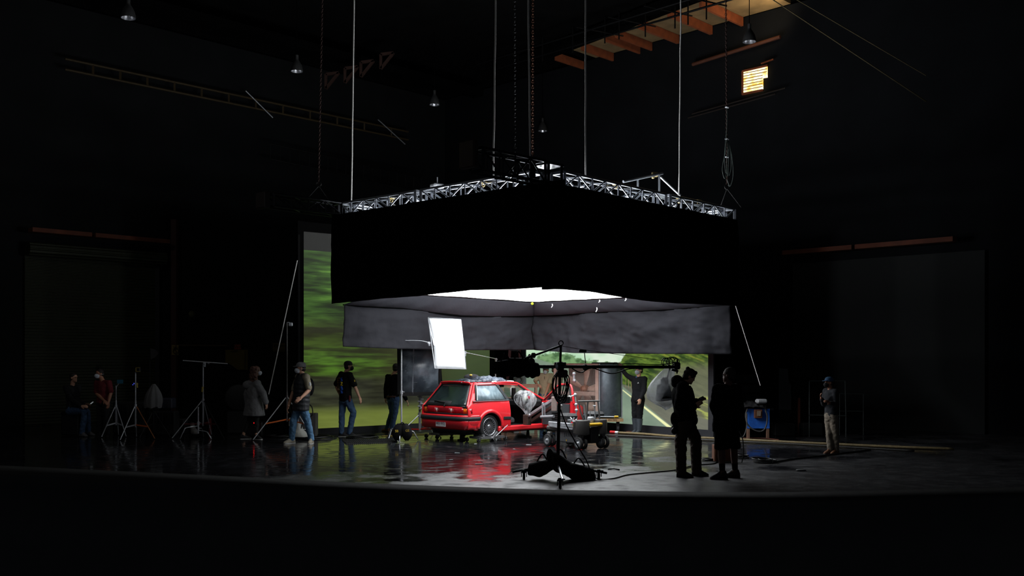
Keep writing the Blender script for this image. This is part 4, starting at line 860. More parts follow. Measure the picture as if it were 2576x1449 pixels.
# ================================================================== grip and camera gear
def fl(px, py): return PF(px, py)
def cstand(base, ztop, label, yaw=0, legR=.42, name='c_stand', m=None, hub=.2, r=.016, group=None):
    m = m or M_chrome; t = thing(name, base, label, 'stand', group)
    b = base; MB().cyl(b+V(0, 0, .12), b+V(0, 0, ztop*.5), r*1.25).build('column', m, t); MB().cyl(b+V(0, 0, ztop*.5), b+V(0, 0, ztop), r).build('riser', m, t)
    for k in range(3):
        a = yaw+2*PI*k/3; u = V(math.cos(a), math.sin(a), 0); z = hub+.05*k
        MB().tube([b+V(0, 0, z), b+u*legR*.55+V(0, 0, z-.02), b+u*legR*.72+V(0, 0, z-.04), b+u*legR+V(0, 0, .012)], .0125, 8).build('leg', m, t)
    MB().cyl(b+V(0, 0, ztop*.5-.05), b+V(0, 0, ztop*.5+.03), r*2).build('collar', m, t)
    MB().cyl(b+V(0, 0, ztop*.5), b+V(.07, -.02, ztop*.5), .008).build('locking_knob', m, t)
    return t
def tripod(base, ztop, label, R=.5, hleg=.9, yaw=0, m=None, legm=None, bracem=None, name='light_stand', zb=.28, r=.014, group=None, yaws=None):
    m = m or M_alu; t = thing(name, base, label, 'stand', group); b = base
    MB().cyl(b+V(0, 0, zb), b+V(0, 0, hleg+.15), r*1.4).build('column', m, t); MB().cyl(b+V(0, 0, hleg+.1), b+V(0, 0, ztop), r).build('riser', m, t)
    MB().cyl(b+V(0, 0, hleg-.05), b+V(0, 0, hleg+.05), r*2.2).build('collar', m, t)
    for k in range(3):
        a = (yaws[k] if yaws else yaw+2*PI*k/3); u = V(math.cos(a), math.sin(a), 0); top = b+V(0, 0, hleg)+u*.03; ft = b+u*R+V(0, 0, .012)
        lg = MB().cyl(top, ft, .012).build('leg', legm[k] if legm else m, t); MB().ell(ft, (.022, .022, .012), nu=8, nv=6).build('rubber_foot', M_rubber, lg)
        MB().bar(b+V(0, 0, zb+.05), top.lerp(ft, .62), .012, .03).build('brace', (bracem[k] if isinstance(bracem, list) else bracem) or m, t)
    return t
def saddlebag(p0, p1, drop, label, name='sandbag', thick=.09, handles=1, m=None, cat='sandbag', group=None, spread=.09, parent=None, tone=None):
    m = m or M_bag; p0 = Vector(p0); p1 = Vector(p1); d = (p1-p0); u = d.normalized(); s_ = V(-u.y, u.x, 0).normalized()
    t = thing(name, (p0+p1)/2, label, cat, group); rings = []; NS = 12
    for i in range(NS+1):
        v = i/NS; c = p0+d*v; e = .72+.28*math.sin(v*PI)**.4; sg = .02*math.sin(v*9+drop*30); rg = []
        out = [(-.02, .035), (-spread*.8, .02), (-spread-thick*.5, -drop*.35), (-spread-thick*.55, -drop*.8), (-spread-thick*.1, -drop*1.0), (-spread*.7, -drop*.9), (-.03, -.03), (.03, -.03), (spread*.7, -drop*.88), (spread+thick*.1, -drop*.98), (spread+thick*.55, -drop*.78), (spread+thick*.5, -drop*.35), (spread*.8, .02), (.02, .035)]
        for a, z in out: rg.append(c+s_*a*(.85+.15*e)+V(0, 0, z*(e if z < 0 else 1)+sg*(1 if z < -.05 else 0)))
        rings.append(rg)
    MB().loft(rings).build('bag', m, t, subsurf=1)
    for k in range(handles):
        a = p0+d*.3; b = p0+d*.72; mid = p0+d*.52+V(0, 0, .13)+s_*.03*(1-2*k)
        MB().tube(curve_pts([a+V(0, 0, .03), a.lerp(mid, .6)+V(0, 0, .03), mid, b.lerp(mid, .6)+V(0, 0, .03), b+V(0, 0, .03)], 4), .012, 6).build('handle', m, t)
    return t
M_bag = mat('sandbag_cloth', (14, 14, 15), .85, spec=.15, bump=.3, bscale=20)
# ---- big rolling boom stand in the foreground
bc = PZ(1404, 15.2, 0)
bs = thing('boom_stand', bc, 'large black rolling boom stand with horizontal arm in the foreground', 'stand')
BU = V(1, .41, 0).normalized(); bz = 1.785; bm = PZ(1409, 15.2, bz)
MB().cyl(PZ(1403, 15.2, .22), PZ(1406, 15.2, 1.0), .028, .026).build('mast', M_dkmetal, bs); MB().cyl(PZ(1406, 15.2, .95), PZ(1409, 15.2, 1.8), .024).build('upper_mast', M_dkmetal, bs); MB().cyl(PZ(1409, 15.2, 1.78), P(1411, 868, 15.2), .02).build('mast_extension', M_dkmetal, bs)
bl = bm-BU*.42; bL = bm-BU*1.09; br = bm+BU*2.12
MB().cyl(bL, br-V(0, 0, .02), .027).build('boom_arm', M_dkmetal, bs)
hd = MB(); hd.box(bm, (.12, .1, .14), bevel=.02); hd.cyl(bm+V(-.09, -.03, .03), bm+V(.09, -.03, .03), .035); hd.build('pivot_head', M_dkmetal, bs)
MB().ell(bm+V(-.055, -.07, .0), (.025, .02, .05)).build('clamp_knob', M_chrome, bs)
tp_ = P(1411, 870, 15.2)
MB().torus(tp_+V(0, 0, .045), V(0, 1, 0), .035, .009, 16, 6).build('lifting_ring', M_dkmetal, bs)
st_ = MB(); st_.cyl(tp_, P(1336, 897, 14.95), .016); st_.cyl(P(1344, 893, 15), P(1322, 902, 14.9), .02); st_.box(P(1342, 894, 14.98), (.07, .06, .08), bevel=.015); st_.build('counter_strut', M_dkmetal, bs)
MB().ell(P(1337, 910, 14.9), (.055, .04, .06)).build('clamp_wheel', M_dkmetal, bs); MB().cyl(P(1337, 896, 14.93), P(1337, 916, 14.93), .014).build('strut_link', M_dkmetal, bs)
e_ = P(1703, 912, 16.0)
sp = MB(); sp.bar(tp_, P(1462, 879, 15.4), .008, .022, up=(0, 1, 0)); sp.bar(P(1462, 879, 15.4), e_, .008, .03, up=(0, 1, 0)); sp.build('ratchet_strap', M_dkmetal, bs)
rt = MB(); rt.box(P(1466, 883, 15.38), (.12, .03, .045), bevel=.01); rt.bar(P(1470, 884, 15.4), P(1473, 914, 15.4), .012, .03, up=(0, 1, 0)); rt.ell(P(1472, 924, 15.4), (.045, .03, .05)); rt.build('ratchet', M_dkmetal, bs)
eb = MB(); eb.box(br, (.1, .1, .12), bevel=.02); eb.cyl(P(1703, 905, 16), P(1703, 940, 16), .012); eb.cyl(P(1690, 930, 16), P(1706, 934, 16), .02); eb.build('end_bracket', M_dkmetal, bs)
wr_ = MB()
for k in range(5):
    a = br-BU*(.02+.05*k); wr_.torus(a+V(0, 0, .05+.01*(k % 3)), V(.3*(k-2), 1, .2), .07+.012*(k % 2), .007, 18, 6)
wr_.tube(curve_pts([br+V(0, 0, .06), br-BU*.35+V(0, -.03, .02), br-BU*.8+V(0, -.03, .035), br-BU*1.2+V(0, -.03, .03)], 5), .008, 6)
wr_.tube(curve_pts([bm+BU*.2+V(0, 0, -.03), bm+BU*.36+V(0, -.03, -.10), bm+BU*.55+V(0, 0, -.03), bm+BU*.9+V(0, -.03, -.12), bm+BU*1.2+V(0, -.03, -.05), bm+BU*1.6+V(0, 0, -.03)], 5), .009, 6); wr_.build('wrapped_cable', M_cable, bs)
# legs and casters
hubp = PZ(1403, 15.2, .26); tips = [P(1290, 1187, 15.5), P(1526, 1190, 15.5), V(bc.x+.02, 14.22, .14)]; cst = [PZ(1318, 15.4, 0), PZ(1506, 15.42, 0), PZ(1409, 14.35, 0)]
for k in range(3):
    MB().cyl(hubp, tips[k], .019).build('leg', M_chrome if k == 2 else M_dkmetal, bs)
    c = cst[k]; cm = MB().cyl(c+V(-.02, 0, .052), c+V(.02, 0, .052), .052, n=16).build('caster', M_rubber, bs); fk = MB(); fk.box(c+V(0, 0, .12), (.07, .05, .06), bevel=.015); fk.box(c+V(.04, 0, .08), (.012, .04, .09)); fk.box(c+V(-.04, 0, .08), (.012, .04, .09)); fk.box(c+V(.05, -.02, .13), (.05, .03, .02), bevel=.006); fk.build('caster_fork', M_dkmetal, cm)
MB().cyl(PZ(1403, 15.2, .16), PZ(1403, 15.2, .36), .05).build('hub', M_dkmetal, bs)
# cable coil and box hung on the mast
cc = thing('cable_coil', P(1409, 960, 15.1), 'coil of black cable hanging with a dark box on the boom stand mast', 'cable')
for k in range(7):
    c = P(1410+(k-3)*1.5, 967+(k % 3)*4, 15.08-.015*k); rx = .085+.012*(k % 4); rz = .20+.02*(k % 3); MB().tube([c+V(rx*math.cos(t)+.01*math.sin(3*t+k), -.02*math.cos(t*2+k), rz*math.sin(t)) for t in [2*PI*i/24 for i in range(25)]], .0085, 6).build('cable_loop', M_cable, cc)
MB().box(P(1415, 940, 15.0), (.16, .1, .12), bevel=.02).build('junction_box', mat('dark_red_box', (30, 10, 12), .5), cc)
cb_ = curve_pts([P(1410, 1030, 15.0), P(1425, 1070, 15.0), P(1452, 1120, 15.1), P(1476, 1160, 15.2), P(1490, 1195, 15.3), PF(1512, 1206), PF(1545, 1205)+V(0, 0, .012), PF(1580, 1196)+V(0, 0, .012), PF(1640, 1190)+V(0, 0, .012), PF(1700, 1184)+V(0, 0, .012), PF(1748, 1172)+V(0, 0, .012), PF(1795, 1168)+V(0, 0, .012), PF(1803, 1160)+V(0, 0, .012)], 6)
MB().tube(cb_, .011, 6).build('cable', M_cable, label='black cable dropping from the boom stand and snaking across the floor to the wooden box', cat='cable')
saddlebag(P(1333, 1170, 15.42), P(1392, 1158, 15.3), .21, 'black sandbag saddled on the left leg of the boom stand', group='black sandbags on the boom stand')
saddlebag(P(1384, 1134, 15.15), P(1440, 1170, 15.3), .26, 'large black sandbag slumped against the foot of the boom stand mast', thick=.12, group='black sandbags on the boom stand')
saddlebag(P(1424, 1166, 15.22), P(1489, 1182, 15.4), .24, 'black sandbag saddled on the right leg of the boom stand', group='black sandbags on the boom stand')
saddlebag(bL+V(0, 0, .04), bL+BU*.33+V(0, 0, .09), .21, 'black shot bag draped over the far left end of the boom arm', name='shot_bag', thick=.08, group='counterweight bags on the boom arm')
saddlebag(bL+BU*.22+V(0, 0, .1), bL+BU*.56+V(0, 0, .09), .27, 'black shot bag draped second over the short end of the boom arm', name='shot_bag', thick=.09, group='counterweight bags on the boom arm')
saddlebag(bL+BU*.46+V(0, 0, .08), bL+BU*.70+V(0, 0, .02), .23, 'black shot bag draped on the boom arm nearest the strut clamp', name='shot_bag', thick=.07, group='counterweight bags on the boom arm')
# rain-covered lamp at the boom end
wl = thing('covered_lamp', P(1675, 975, 16.1), 'lamp wrapped in clear plastic hanging from the right end of the boom arm', 'lamp')
out = [(1690, 925, .05), (1676, 944, .13), (1667, 962, .2), (1664, 978, .24), (1663, 994, .26), (1665, 1010, .22), (1668, 1020, .14), (1668, 1026, .05)]; wdt = [.06, .12, .18, .22, .26, .24, .16, .05]
rings = []
for (x, y, r), w_ in zip(out, wdt):
    c = P(x, y, 16.15); rings.append([c+V(w_*math.cos(t)*(1+.10*math.sin(5*t+y)), r*.8*math.sin(t)*(1+.12*math.cos(4*t+y*.3)), .03*math.cos(t)*-1.2+.012*math.sin(6*t+y)) for t in [2*PI*k/28 for k in range(28)]])
M_wrap = plastic_mat('wrap_plastic', (228, 232, 236), .45, .9, scale=5)
MB().loft(rings).build('plastic_cover', M_wrap, wl, subsurf=1)
lh = MB(); lh.cyl(P(1668, 968, 16.15), P(1672, 1006, 16.1), .10, .15, n=20); lh.box(P(1672, 960, 16.15), (.12, .12, .14), bevel=.03); lh.build('lamp_head', mat('lamp_head_black', (22, 23, 25), .6), wl); MB().cyl(P(1685, 925, 16.1), P(1676, 962, 16.15), .014).build('yoke', M_dkmetal, wl)
# ---- bounce card on its stand
s1 = cstand(PZ(1010, 22.3, 0), CH+(HY-862)*22.3/F, 'tall chrome c-stand left of the car with a sandbag at its foot', yaw=-PI/2)
a1 = thing('grip_arm', P(1012, 857, 22.3), 'curved chrome grip arm from the c-stand top to the white card', 'grip arm'); MB().tube(curve_pts([P(1007, 857, 22.28), P(1035, 856.5, 22.25), P(1060, 857.5, 22.2), P(1079, 862, 22.15)], 5), .0085, 8).build('rod', M_chrome, a1)
for x, y in ((1013, 857), (1080, 863)): m_ = MB(); m_.cyl(P(x, y, 22.3)-V(0, .04, 0), P(x, y, 22.3)+V(0, .04, 0), .035, n=14); m_.box(P(x, y+4, 22.26), (.04, .05, .07), bevel=.01); m_.build('grip_head', M_chrome, a1)
bcrd = thing('bounce_card', P(1122, 864, 22.2), 'bright white rectangular bounce card on a tilted frame above the car', 'bounce card')
q = [P(1079, 799, 22.5), P(1159, 804, 22.25), P(1173, 929, 21.75), P(1094, 927, 22.0)]
M_card = mat('bounce_white', (240, 241, 243), .8, vary=.02)
rows = [[(q[0].lerp(q[1], i/10)).lerp(q[3].lerp(q[2], i/10), j/14)+V(.035*math.sin(j/14*PI)*(1-i/10)*1.0, -.03*math.sin(i/10*PI)*math.sin(j/14*PI), 0) for i in range(11)] for j in range(15)]
MB().grid(rows).build('card', M_card, bcrd, solid=.008)
fr = MB(); fr.tube([q[0]+V(-.015, 0, 0), q[1], q[2], q[3], q[0]+V(-.015, 0, 0)], .012, 8); fr.build('frame', M_alu, bcrd)
MB().cyl(P(1077, 803, 22.55), P(1092, 870, 22.2), .012).build('edge_rod', M_chrome, bcrd)
s2 = cstand(PZ(1246.5, 25.6, 0), CH+(HY-903)*25.6/F, 'chrome c-stand behind the car carrying the second grip arm', yaw=.6)
a2 = thing('grip_arm', P(1248, 903, 25.55), 'straight chrome grip arm reaching from behind the car to the card', 'grip arm'); MB().cyl(P(1167, 886, 22.0), P(1250, 903, 25.5), .009).build('rod', M_chrome, a2)
for p_ in (P(1170, 887, 22.05), P(1248, 904, 25.5)): m_ = MB(); m_.cyl(p_-V(0, .04, 0), p_+V(0, .04, 0), .035, n=14); m_.box(p_+V(0, -.02, -.05), (.04, .05, .08), bevel=.01); m_.build('grip_head', M_chrome, a2)
# sandbag with yellow marks
sb = thing('sandbag', PZ(1012, 22.15, .2), 'round black sandbag with yellow letters on the c-stand foot', 'sandbag')
for sx in (-1, 1):
    rings = []
    for i in range(9):
        v = i/8; rr = .14*math.sin(PI*(v*.86+.1))**.6; c = PZ(1012, 22.1, .42-.38*v)+V(sx*(.04+.07*math.sin(v*PI*.6)), -.05, 0)
        rings.append([c+V(rr*math.cos(t), rr*.75*math.sin(t), .01*math.sin(4*t)) for t in [2*PI*k/16 for k in range(16)]])
    MB().loft(rings).build('bag', M_bag, sb, subsurf=1)
M_yl = mat('yellow_print', (190, 160, 40), .8)
text_obj('print', 'SB', M_yl, PZ(998, 21.93, .26), .075, V(1, .25, 0), sb); text_obj('print', 'GE', M_yl, PZ(1025, 21.93, .27), .075, V(1, -.2, .1), sb)
MB().tube(curve_pts([PZ(1003, 22.0, .36), PZ(1012, 22.0, .45), PZ(1022, 22.0, .36)], 4), .014, 6).build('strap', M_bag, sb)
# ---- plexiglass screen on a stand
ps = tripod(PZ(1056, 23.7, 0), .96, 'crank stand with chrome legs holding the framed plexiglass', R=.75, hleg=.52, yaws=[-2.35, -.75, 1.2], m=M_alu, legm=[M_chrome, M_alu, M_chrome], bracem=[M_redp, M_redp, M_redp], zb=.12, name='crank_stand', r=.022)
pn = thing('plexiglass_panel', P(1056, 933, 23.6), 'smoky scratched plexiglass sheet in a black frame left of the car', 'panel')
def plx():
    m = bpy.data.materials.new('smoky_plexiglass'); m.use_nodes = True; nt = m.node_tree; n = nt.nodes; p = n['Principled BSDF']; tc = n.new('ShaderNodeTexCoord')
    nz = n.new('ShaderNodeTexNoise'); nz.inputs['Scale'].default_value = 3.2; nz.inputs['Detail'].default_value = 8; nt.links.new(tc.outputs['Object'], nz.inputs['Vector'])
    r = n.new('ShaderNodeValToRGB'); r.color_ramp.elements[0].position = .42; r.color_ramp.elements[1].position = .85; r.color_ramp.elements[0].color = rgb(66, 75, 84); r.color_ramp.elements[1].color = rgb(140, 152, 162)
    nt.links.new(nz.outputs['Fac'], r.inputs[0]); nt.links.new(r.outputs[0], p.inputs['Base Color']); p.inputs['Roughness'].default_value = .3; return m
pa, pb, pc_, pd = P(1003, 876, 23.2), P(1107, 874, 23.75), P(1105, 990, 23.75), P(1004, 992, 23.2)
MB().grid([[pd, pc_], [pa, pb]]).build('sheet', plx(), pn, solid=.008)
for a, b, w_ in ((pa, pb, .05), (pd, pc_, .09), (pa, pd, .07), (pb, pc_, .05)): MB().bar(a, b, w_, .05, up=(0, 1, 0)).build('frame_bar', M_dkmetal, pn)
MB().bar(pa.lerp(pb, .36)+V(0, -.02, 0), pd.lerp(pc_, .33)+V(0, -.02, 0), .03, .006, up=(0, 1, 0)).build('glare_strip', mat('glare_grey', (112, 120, 128), .5), pn)  # solid grey bar standing in for a streak of glare on the sheet
rs = random.Random(9); scr = MB()
for k in range(20):
    u, v = rs.random(), rs.random(); c = pa.lerp(pb, .15+.75*u).lerp(pd.lerp(pc_, .15+.75*u), .1+.8*v)+V(0, -.025, 0); a = rs.uniform(-.3, 1.2); l = rs.uniform(.02, .09); scr.bar(c, c+V(math.cos(a)*l, .008, math.sin(a)*l), .003, .003)
scr.build('scratches', mat('scratch_white', (170, 176, 182), .6), pn)
MB().bar(P(1106, 905, 23.85), P(1112, 985, 23.9), .05, .04, up=(0, 1, 0)).build('rear_flag_edge', M_dkmetal, pn)
cl = MB(); cl.cyl(P(1058, 994, 23.65), P(1058, 1030, 23.65), .045, n=12)
for k in range(6): cl.box(P(1054+(k % 2)*8, 998+k*6, 23.6), (.07, .05, .03), bevel=.008)
cl.build('clamp_stack', M_alu, ps)

# ---- camera dolly
DC = V(1.36, 20.83, 0); dL = V(.6, -.8, 0); dW = V(.81, .59, 0).normalized(); dax = (dL, dW, V(0, 0, 1))
def dl(x, y, z): return DC+dL*x+dW*y+V(0, 0, z)
dy = thing('camera_dolly', DC, 'grey four-wheeled camera dolly with seats and steering handle beside the car door', 'camera dolly')
def dbox(x, y, z, sx, sy, sz, name, m, bev=.02, par=None, **k): return MB().box(dl(x, y, z), (sx, sy, sz), ax=dax, bevel=bev).build(name, m, par or dy, **k)
M_dg = mat('dolly_grey', (100, 101, 104), .42, .3, bump=.15, bscale=140); M_dg2 = mat('dolly_dark', (70, 68, 66), .4, .4, bump=.15, bscale=140); M_cush = mat('seat_vinyl', (19, 22, 25), .55)
lowb = dbox(.02, 0, .24, .82, .50, .26, 'chassis', M_dg, .02); dbox(-.05, 0, .40, 1.16, .60, .08, 'deck', M_gun, .02); dbox(-.12, -.27, .49, .9, .05, .09, 'side_rail', M_alu, .012)
for sy in (-1, 1):
    MB().lathe([(.001, .31), (.15, .31), (.155, .33), (.155, .60), (.145, .615), (.001, .615)], dl(.50, sy*.24, 0), n=28).build('corner_tower', M_dg2, dy); dbox(.43, sy*.24, .46, .16, .30, .30, 'tower_housing', M_dg2, .03)
MB().box(dl(.54, 0, .30), (.18, .22, .34), ax=dax, bevel=.02).build('front_box', M_dkmetal, dy)
MB().cyl(dl(.62, -.16, .52), dl(.62, .18, .52), .036, n=16).build('yellow_handle', M_yellow, dy)
for x in (-.50, .52):
    for y in (-.30, .30):
        for k, o in enumerate((-.06, .06)):
            c = dl(x, y+o*(1 if y > 0 else 1), .135); ty = MB().lathe([(.075, -.028), (.118, -.03), (.132, -.018), (.134, 0), (.132, .018), (.118, .03), (.075, .028)], c, -dW, 28).build('wheel', M_rubber, dy)
            if k == 0: MB().lathe([(.092, .024), (.086, .032), (.07, .014), (.036, .014), (.03, .036), (.001, .036)], c, -dW, 22).build('hub', M_alu, ty)
        MB().box(dl(x, y, .27), (.1, .1, .1), ax=dax, bevel=.02).build('wheel_fork', M_gun, dy)
hn = MB(); hn.tube(curve_pts([dl(.50, -.20, .60), dl(.44, -.24, .80), dl(.40, -.26, 1.0)], 4), .017, 8); hn.cyl(dl(.50, .24, .60), dl(.46, .22, 1.0), .017); hn.cyl(dl(.40, -.28, 1.0), dl(.46, .26, 1.0), .018); hn.cyl(dl(.2, .12, .5), dl(.28, .1, .99), .018); hn.cyl(dl(.40, 0, 1.0), dl(.28, .1, .99), .016); hn.build('steering_handle', M_gun, dy)
lv = MB(); lv.cyl(dl(.48, -.12, .6), dl(.44, -.15, .93), .013); lv.cyl(dl(.52, .10, .6), dl(.50, .09, .90), .012); lv.bar(dl(.46, .09, .90), dl(.54, .09, .90), .03, .03, bevel=.008); lv.cyl(dl(.42, .04, .6), dl(.42, .04, .8), .01); lv.build('control_levers', M_alu, dy)
MB().lathe([(.07, 0), (.075, .02), (.075, .1), (.06, .12), (.001, .12)], dl(.42, .06, .55), n=18).build('valve_drum', M_alu, dy)
rd = MB().cyl(dl(.36, .28, .66), dl(.60, .62, .655), .012).build('outrigger_rod', M_alu, dy); MB().cyl(dl(.58, .58, .655), dl(.62, .65, .655), .026).build('yellow_end', M_yellow, rd)
for x, y, z, sx in ((-.10, -.12, .66, .36), (.22, .36, .70, .34)):
    c = dbox(x, y, z, sx, .30, .13, 'seat_cushion', M_cush, .05); MB().cyl(dl(x, y, .42), dl(x, y, z-.05), .025).build('seat_post', M_alu, c)
br2 = MB(); br2.bar(dl(.12, -.30, .60), dl(.40, -.30, .585), .05, .03); br2.bar(dl(.34, -.31, .60), dl(.36, -.31, .44), .04, .03); br2.bar(dl(-.5, -.31, .44), dl(.3, -.33, .42), .03, .03)
br2.bar(dl(.22, -.33, .66), dl(.34, -.34, .56), .02, .02); br2.bar(dl(.34, -.33, .66), dl(.22, -.34, .56), .02, .02); br2.build('side_brackets', M_alu, dy)
MB().box(dl(.30, -.31, .50), (.03, .02, .05), ax=dax).build('yellow_tag', M_yellow, dy); MB().box(dl(.0, -.254, .16), (.02, .004, .03), ax=dax).build('arrow_mark', M_yellow, dy)
M_dtx = mat('engraved_dark', (58, 60, 62), .5); text_obj('maker_lettering', 'J L Fisher', M_dtx, dl(.12, -.256, .28), .105, dL, dy)
arm = MB(); arm.bar(dl(-.2, 0, .55), dl(-.55, .05, .62), .12, .12, bevel=.02); arm.bar(dl(-.45, -.05, .45), dl(-.45, -.05, .9), .10, .10, bevel=.02); arm.build('lift_arm', M_gun, dy)
ja = thing('jib_arm', P(1366, 1020, 22.0), 'slanted silver camera jib arm reaching into the open car door', 'jib arm')
MB().bar(P(1331, 1046, 22.75), P(1398, 1002, 21.5), .07, .075, bevel=.012).build('upper_beam', M_alu, ja); MB().bar(P(1337, 1060, 22.75), P(1400, 1016, 21.5), .06, .08, bevel=.01).build('lower_beam', mat('bronze_metal', (84, 66, 60), .4, .4), ja)
MB().bar(P(1394, 998, 21.45), P(1394, 1034, 21.45), .12, .12, bevel=.01).build('end_plate', mat('pinkish_metal', (160, 140, 134), .5, .2), ja)
vb = MB(); vb.bar(P(1365, 1012, 21.9), P(1365, 1052, 21.9), .05, .04, bevel=.01); vb.bar(P(1370, 1014, 21.85), P(1371, 1050, 21.85), .02, .02); vb.cyl(P(1361, 1049, 21.9), P(1393, 1047.5, 21.6), .035); vb.build('pivot_bracket', M_alu, ja)
MB().box(P(1326, 1056, 22.8), (.18, .12, .24), rz=-.9, bevel=.01).build('camera_plate', MATS['bronze_metal'], ja); MB().box(P(1421, 1006, 21.4), (.22, .1, .16), rz=.3, bevel=.015).build('monitor', M_dkmetal, ja)
for x, y in ((1399, 1002), (1368, 1019), (1333, 1044)): MB().ell(P(x, y, 21.4 if x > 1380 else 22.0 if x > 1350 else 22.65), .03).build('bolt_knob', M_chrome, ja)
af = thing('articulating_arm', P(1440, 1020, 21.9), 'chrome jointed clamp arm standing beside the red door edge', 'arm')
af_ = [(1433, 999), (1447, 993), (1449, 1018), (1450, 1032), (1449, 1052)]
for i in range(4): MB().cyl(P(*af_[i], 21.6), P(*af_[i+1], 21.6), .014).build('rod', M_chrome, af)
for x, y in af_: MB().ell(P(x, y, 21.6), .038, nu=10, nv=7).build('joint', M_chrome, af)
MB().cyl(P(1449, 1052, 21.6), P(1449, 1066, 21.4), .02).build('post', M_chrome, af)
# plastic-wrapped camera
ck = thing('wrapped_camera', P(1318, 1010, 23.1), 'film camera wrapped in shiny clear plastic inside the car door opening', 'camera')
cmb = MB(); cmb.box(P(1318, 1003, 23.15), (.26, .3, .22), rz=.4, bevel=.03); cmb.cyl(P(1310, 1003, 23.1), P(1296, 1000, 23.3), .07, .09, n=18); cmb.box(P(1322, 992, 23.1), (.16, .1, .1), rz=.4, bevel=.02); cmb.build('camera_body', mat('camera_black', (24, 24, 26), .5), ck)
MB().box(P(1322, 1003, 22.92), (.05, .03, .05), bevel=.01).build('green_tag', mat('lime_tape', (190, 214, 60), .6), ck); MB().box(P(1330, 1000, 22.9), (.06, .02, .07), bevel=.01).build('red_tag', mat('magenta_tape', (170, 40, 60), .6), ck)
rings = []
for i, (x, y, rx, ry) in enumerate(((1318, 983, .10, .08), (1318, 988, .20, .16), (1319, 998, .265, .22), (1321, 1008, .27, .22), (1323, 1018, .21, .18), (1325, 1027, .13, .12), (1326, 1035, .08, .08), (1326, 1041, .05, .05))):
    c = P(x, y, 23.1); rings.append([c+V(rx*math.cos(t)*(1+.10*math.sin(7*t+i*.6)), ry*math.sin(t)*(1+.12*math.sin(5*t+i)), .015*math.sin(6*t+i)) for t in [2*PI*k/32 for k in range(32)]])
M_wrap2 = plastic_mat('clear_wrap', (236, 240, 244), .04, .85, scale=8, stretch=(1.8, 1.8, .6), rough=.08)
MB().loft(rings).build('plastic_wrap', M_wrap2, ck, subsurf=1)
cv = thing('car_side_stand', P(1290, 1000, 23.6), 'white and black monitor bracket beside the wrapped camera inside the car', 'bracket'); MB().box(P(1292, 990, 23.6), (.1, .06, .28), rz=.5, bevel=.01).build('black_side', M_dkmetal, cv); MB().box(P(1288, 986, 23.75), (.10, .04, .20), rz=.5, bevel=.01).build('white_panel', M_white, cv)

# ---- wind machine
wf = thing('wind_machine', V(1.9, 25.3, 0), 'large wooden framed wind machine with fan blades behind the car door', 'wind machine')
fa = V(2.235, 25.0, 0); fu = V(-.77, .64, 0); fn_ = V(-.64, -.77, 0); FW = 1.42; z0, z1 = .36, 1.76
M_fw = mat('fan_wood', (160, 136, 124), .85, bump=.3, bscale=8, vary=.22)
for k in range(2):
    MB().bar(fa+fu*(.04+k*(FW-.08))+V(0, 0, z0), fa+fu*(.04+k*(FW-.08))+V(0, 0, z1), .09, .09, up=tuple(fu)).build('wooden_post', M_fw, wf)
for z in (z0+.05, z1-.05, .98): MB().bar(fa+V(0, 0, z)-fn_*.02, fa+fu*FW+V(0, 0, z)-fn_*.02, .05, .10).build('wooden_rail', M_fw, wf)
MB().prism([fa-fn_*.62+V(0, 0, z0), fa+fu*FW-fn_*.62+V(0, 0, z0), fa+fu*FW-fn_*.62+V(0, 0, z1), fa-fn_*.62+V(0, 0, z1)], -fn_*.03).build('back_board', mat('fan_back', (150, 136, 130), .9, bump=.3, bscale=6, vary=.2), wf)
hc = fa+fu*.62+V(0, 0, 1.08)-fn_*.22
MB().lathe([(.001, .1), (.09, .08), (.11, .02), (.11, -.1)], hc, fn_, 22).build('hub', mat('hub_copper', (150, 96, 70), .5, .4), wf)
for k in range(5):
    a = .5+2*PI*k/5; e = fu*math.cos(a)+V(0, 0, math.sin(a)); sdir = fu*-math.sin(a)+V(0, 0, math.cos(a)); rws = []
    for j in range(7): rr = .10+.50*j/6; ww = .05+.06*math.sin(j/6*PI*.75); tw = .5-.35*j/6; rws.append([hc+e*rr+sdir*ww*s_*math.cos(tw)+fn_*ww*s_*math.sin(tw) for s_ in (-1, -.3, .3, 1)])
    MB().grid(rws).build('fan_blade', mat('blade_brown', (178, 148, 132), .6), wf, solid=.014)
gd = MB()
for k in range(46): z = z0+.1+k*(z1-z0-.2)/45; gd.bar(fa+fu*.06+V(0, 0, z)+fn_*.03, fa+fu*(FW-.06)+V(0, 0, z)+fn_*.03, .0025, .0025)
for k in range(30): u = .06+k*(FW-.12)/29; gd.bar(fa+fu*u+V(0, 0, z0+.05)+fn_*.03, fa+fu*u+V(0, 0, z1-.05)+fn_*.03, .0025, .0025)
gd.build('mesh_guard', mat('guard_wire', (170, 160, 154), .5, .5), wf)
du = V(.98, .17, 0); dn_ = V(-.17, .98, 0); rg = []
for z in (z0+.02, z0+.06, 1.0, z1-.06, z1-.02):
    e = .0 if z in (z0+.06, 1.0, z1-.06) else .03; a = fa+V(.01, 0, 0)
    rg.append([a+du*(.0+e)+dn_*0+V(0, 0, z), a+du*.08-dn_*(.10-e)+V(0, 0, z), a+du*.28-dn_*(.15-e)+V(0, 0, z), a+du*.48-dn_*(.10-e)+V(0, 0, z), a+du*(.60-e)+V(0, 0, z), a+du*(.60-e)+dn_*.28+V(0, 0, z), a+du*e+dn_*.28+V(0, 0, z)])
M_galv = mat('galvanised_sheet', (88, 96, 102), .45, .5, bump=.2, bscale=40, vary=.18)
MB().loft(rg).build('metal_duct', M_galv, wf)
for x in (0, .60): MB().bar(fa+du*x-dn_*.02+V(0, 0, z0), fa+du*x-dn_*.02+V(0, 0, z1), .03, .03, up=tuple(du)).build('duct_edge', M_alu, wf)
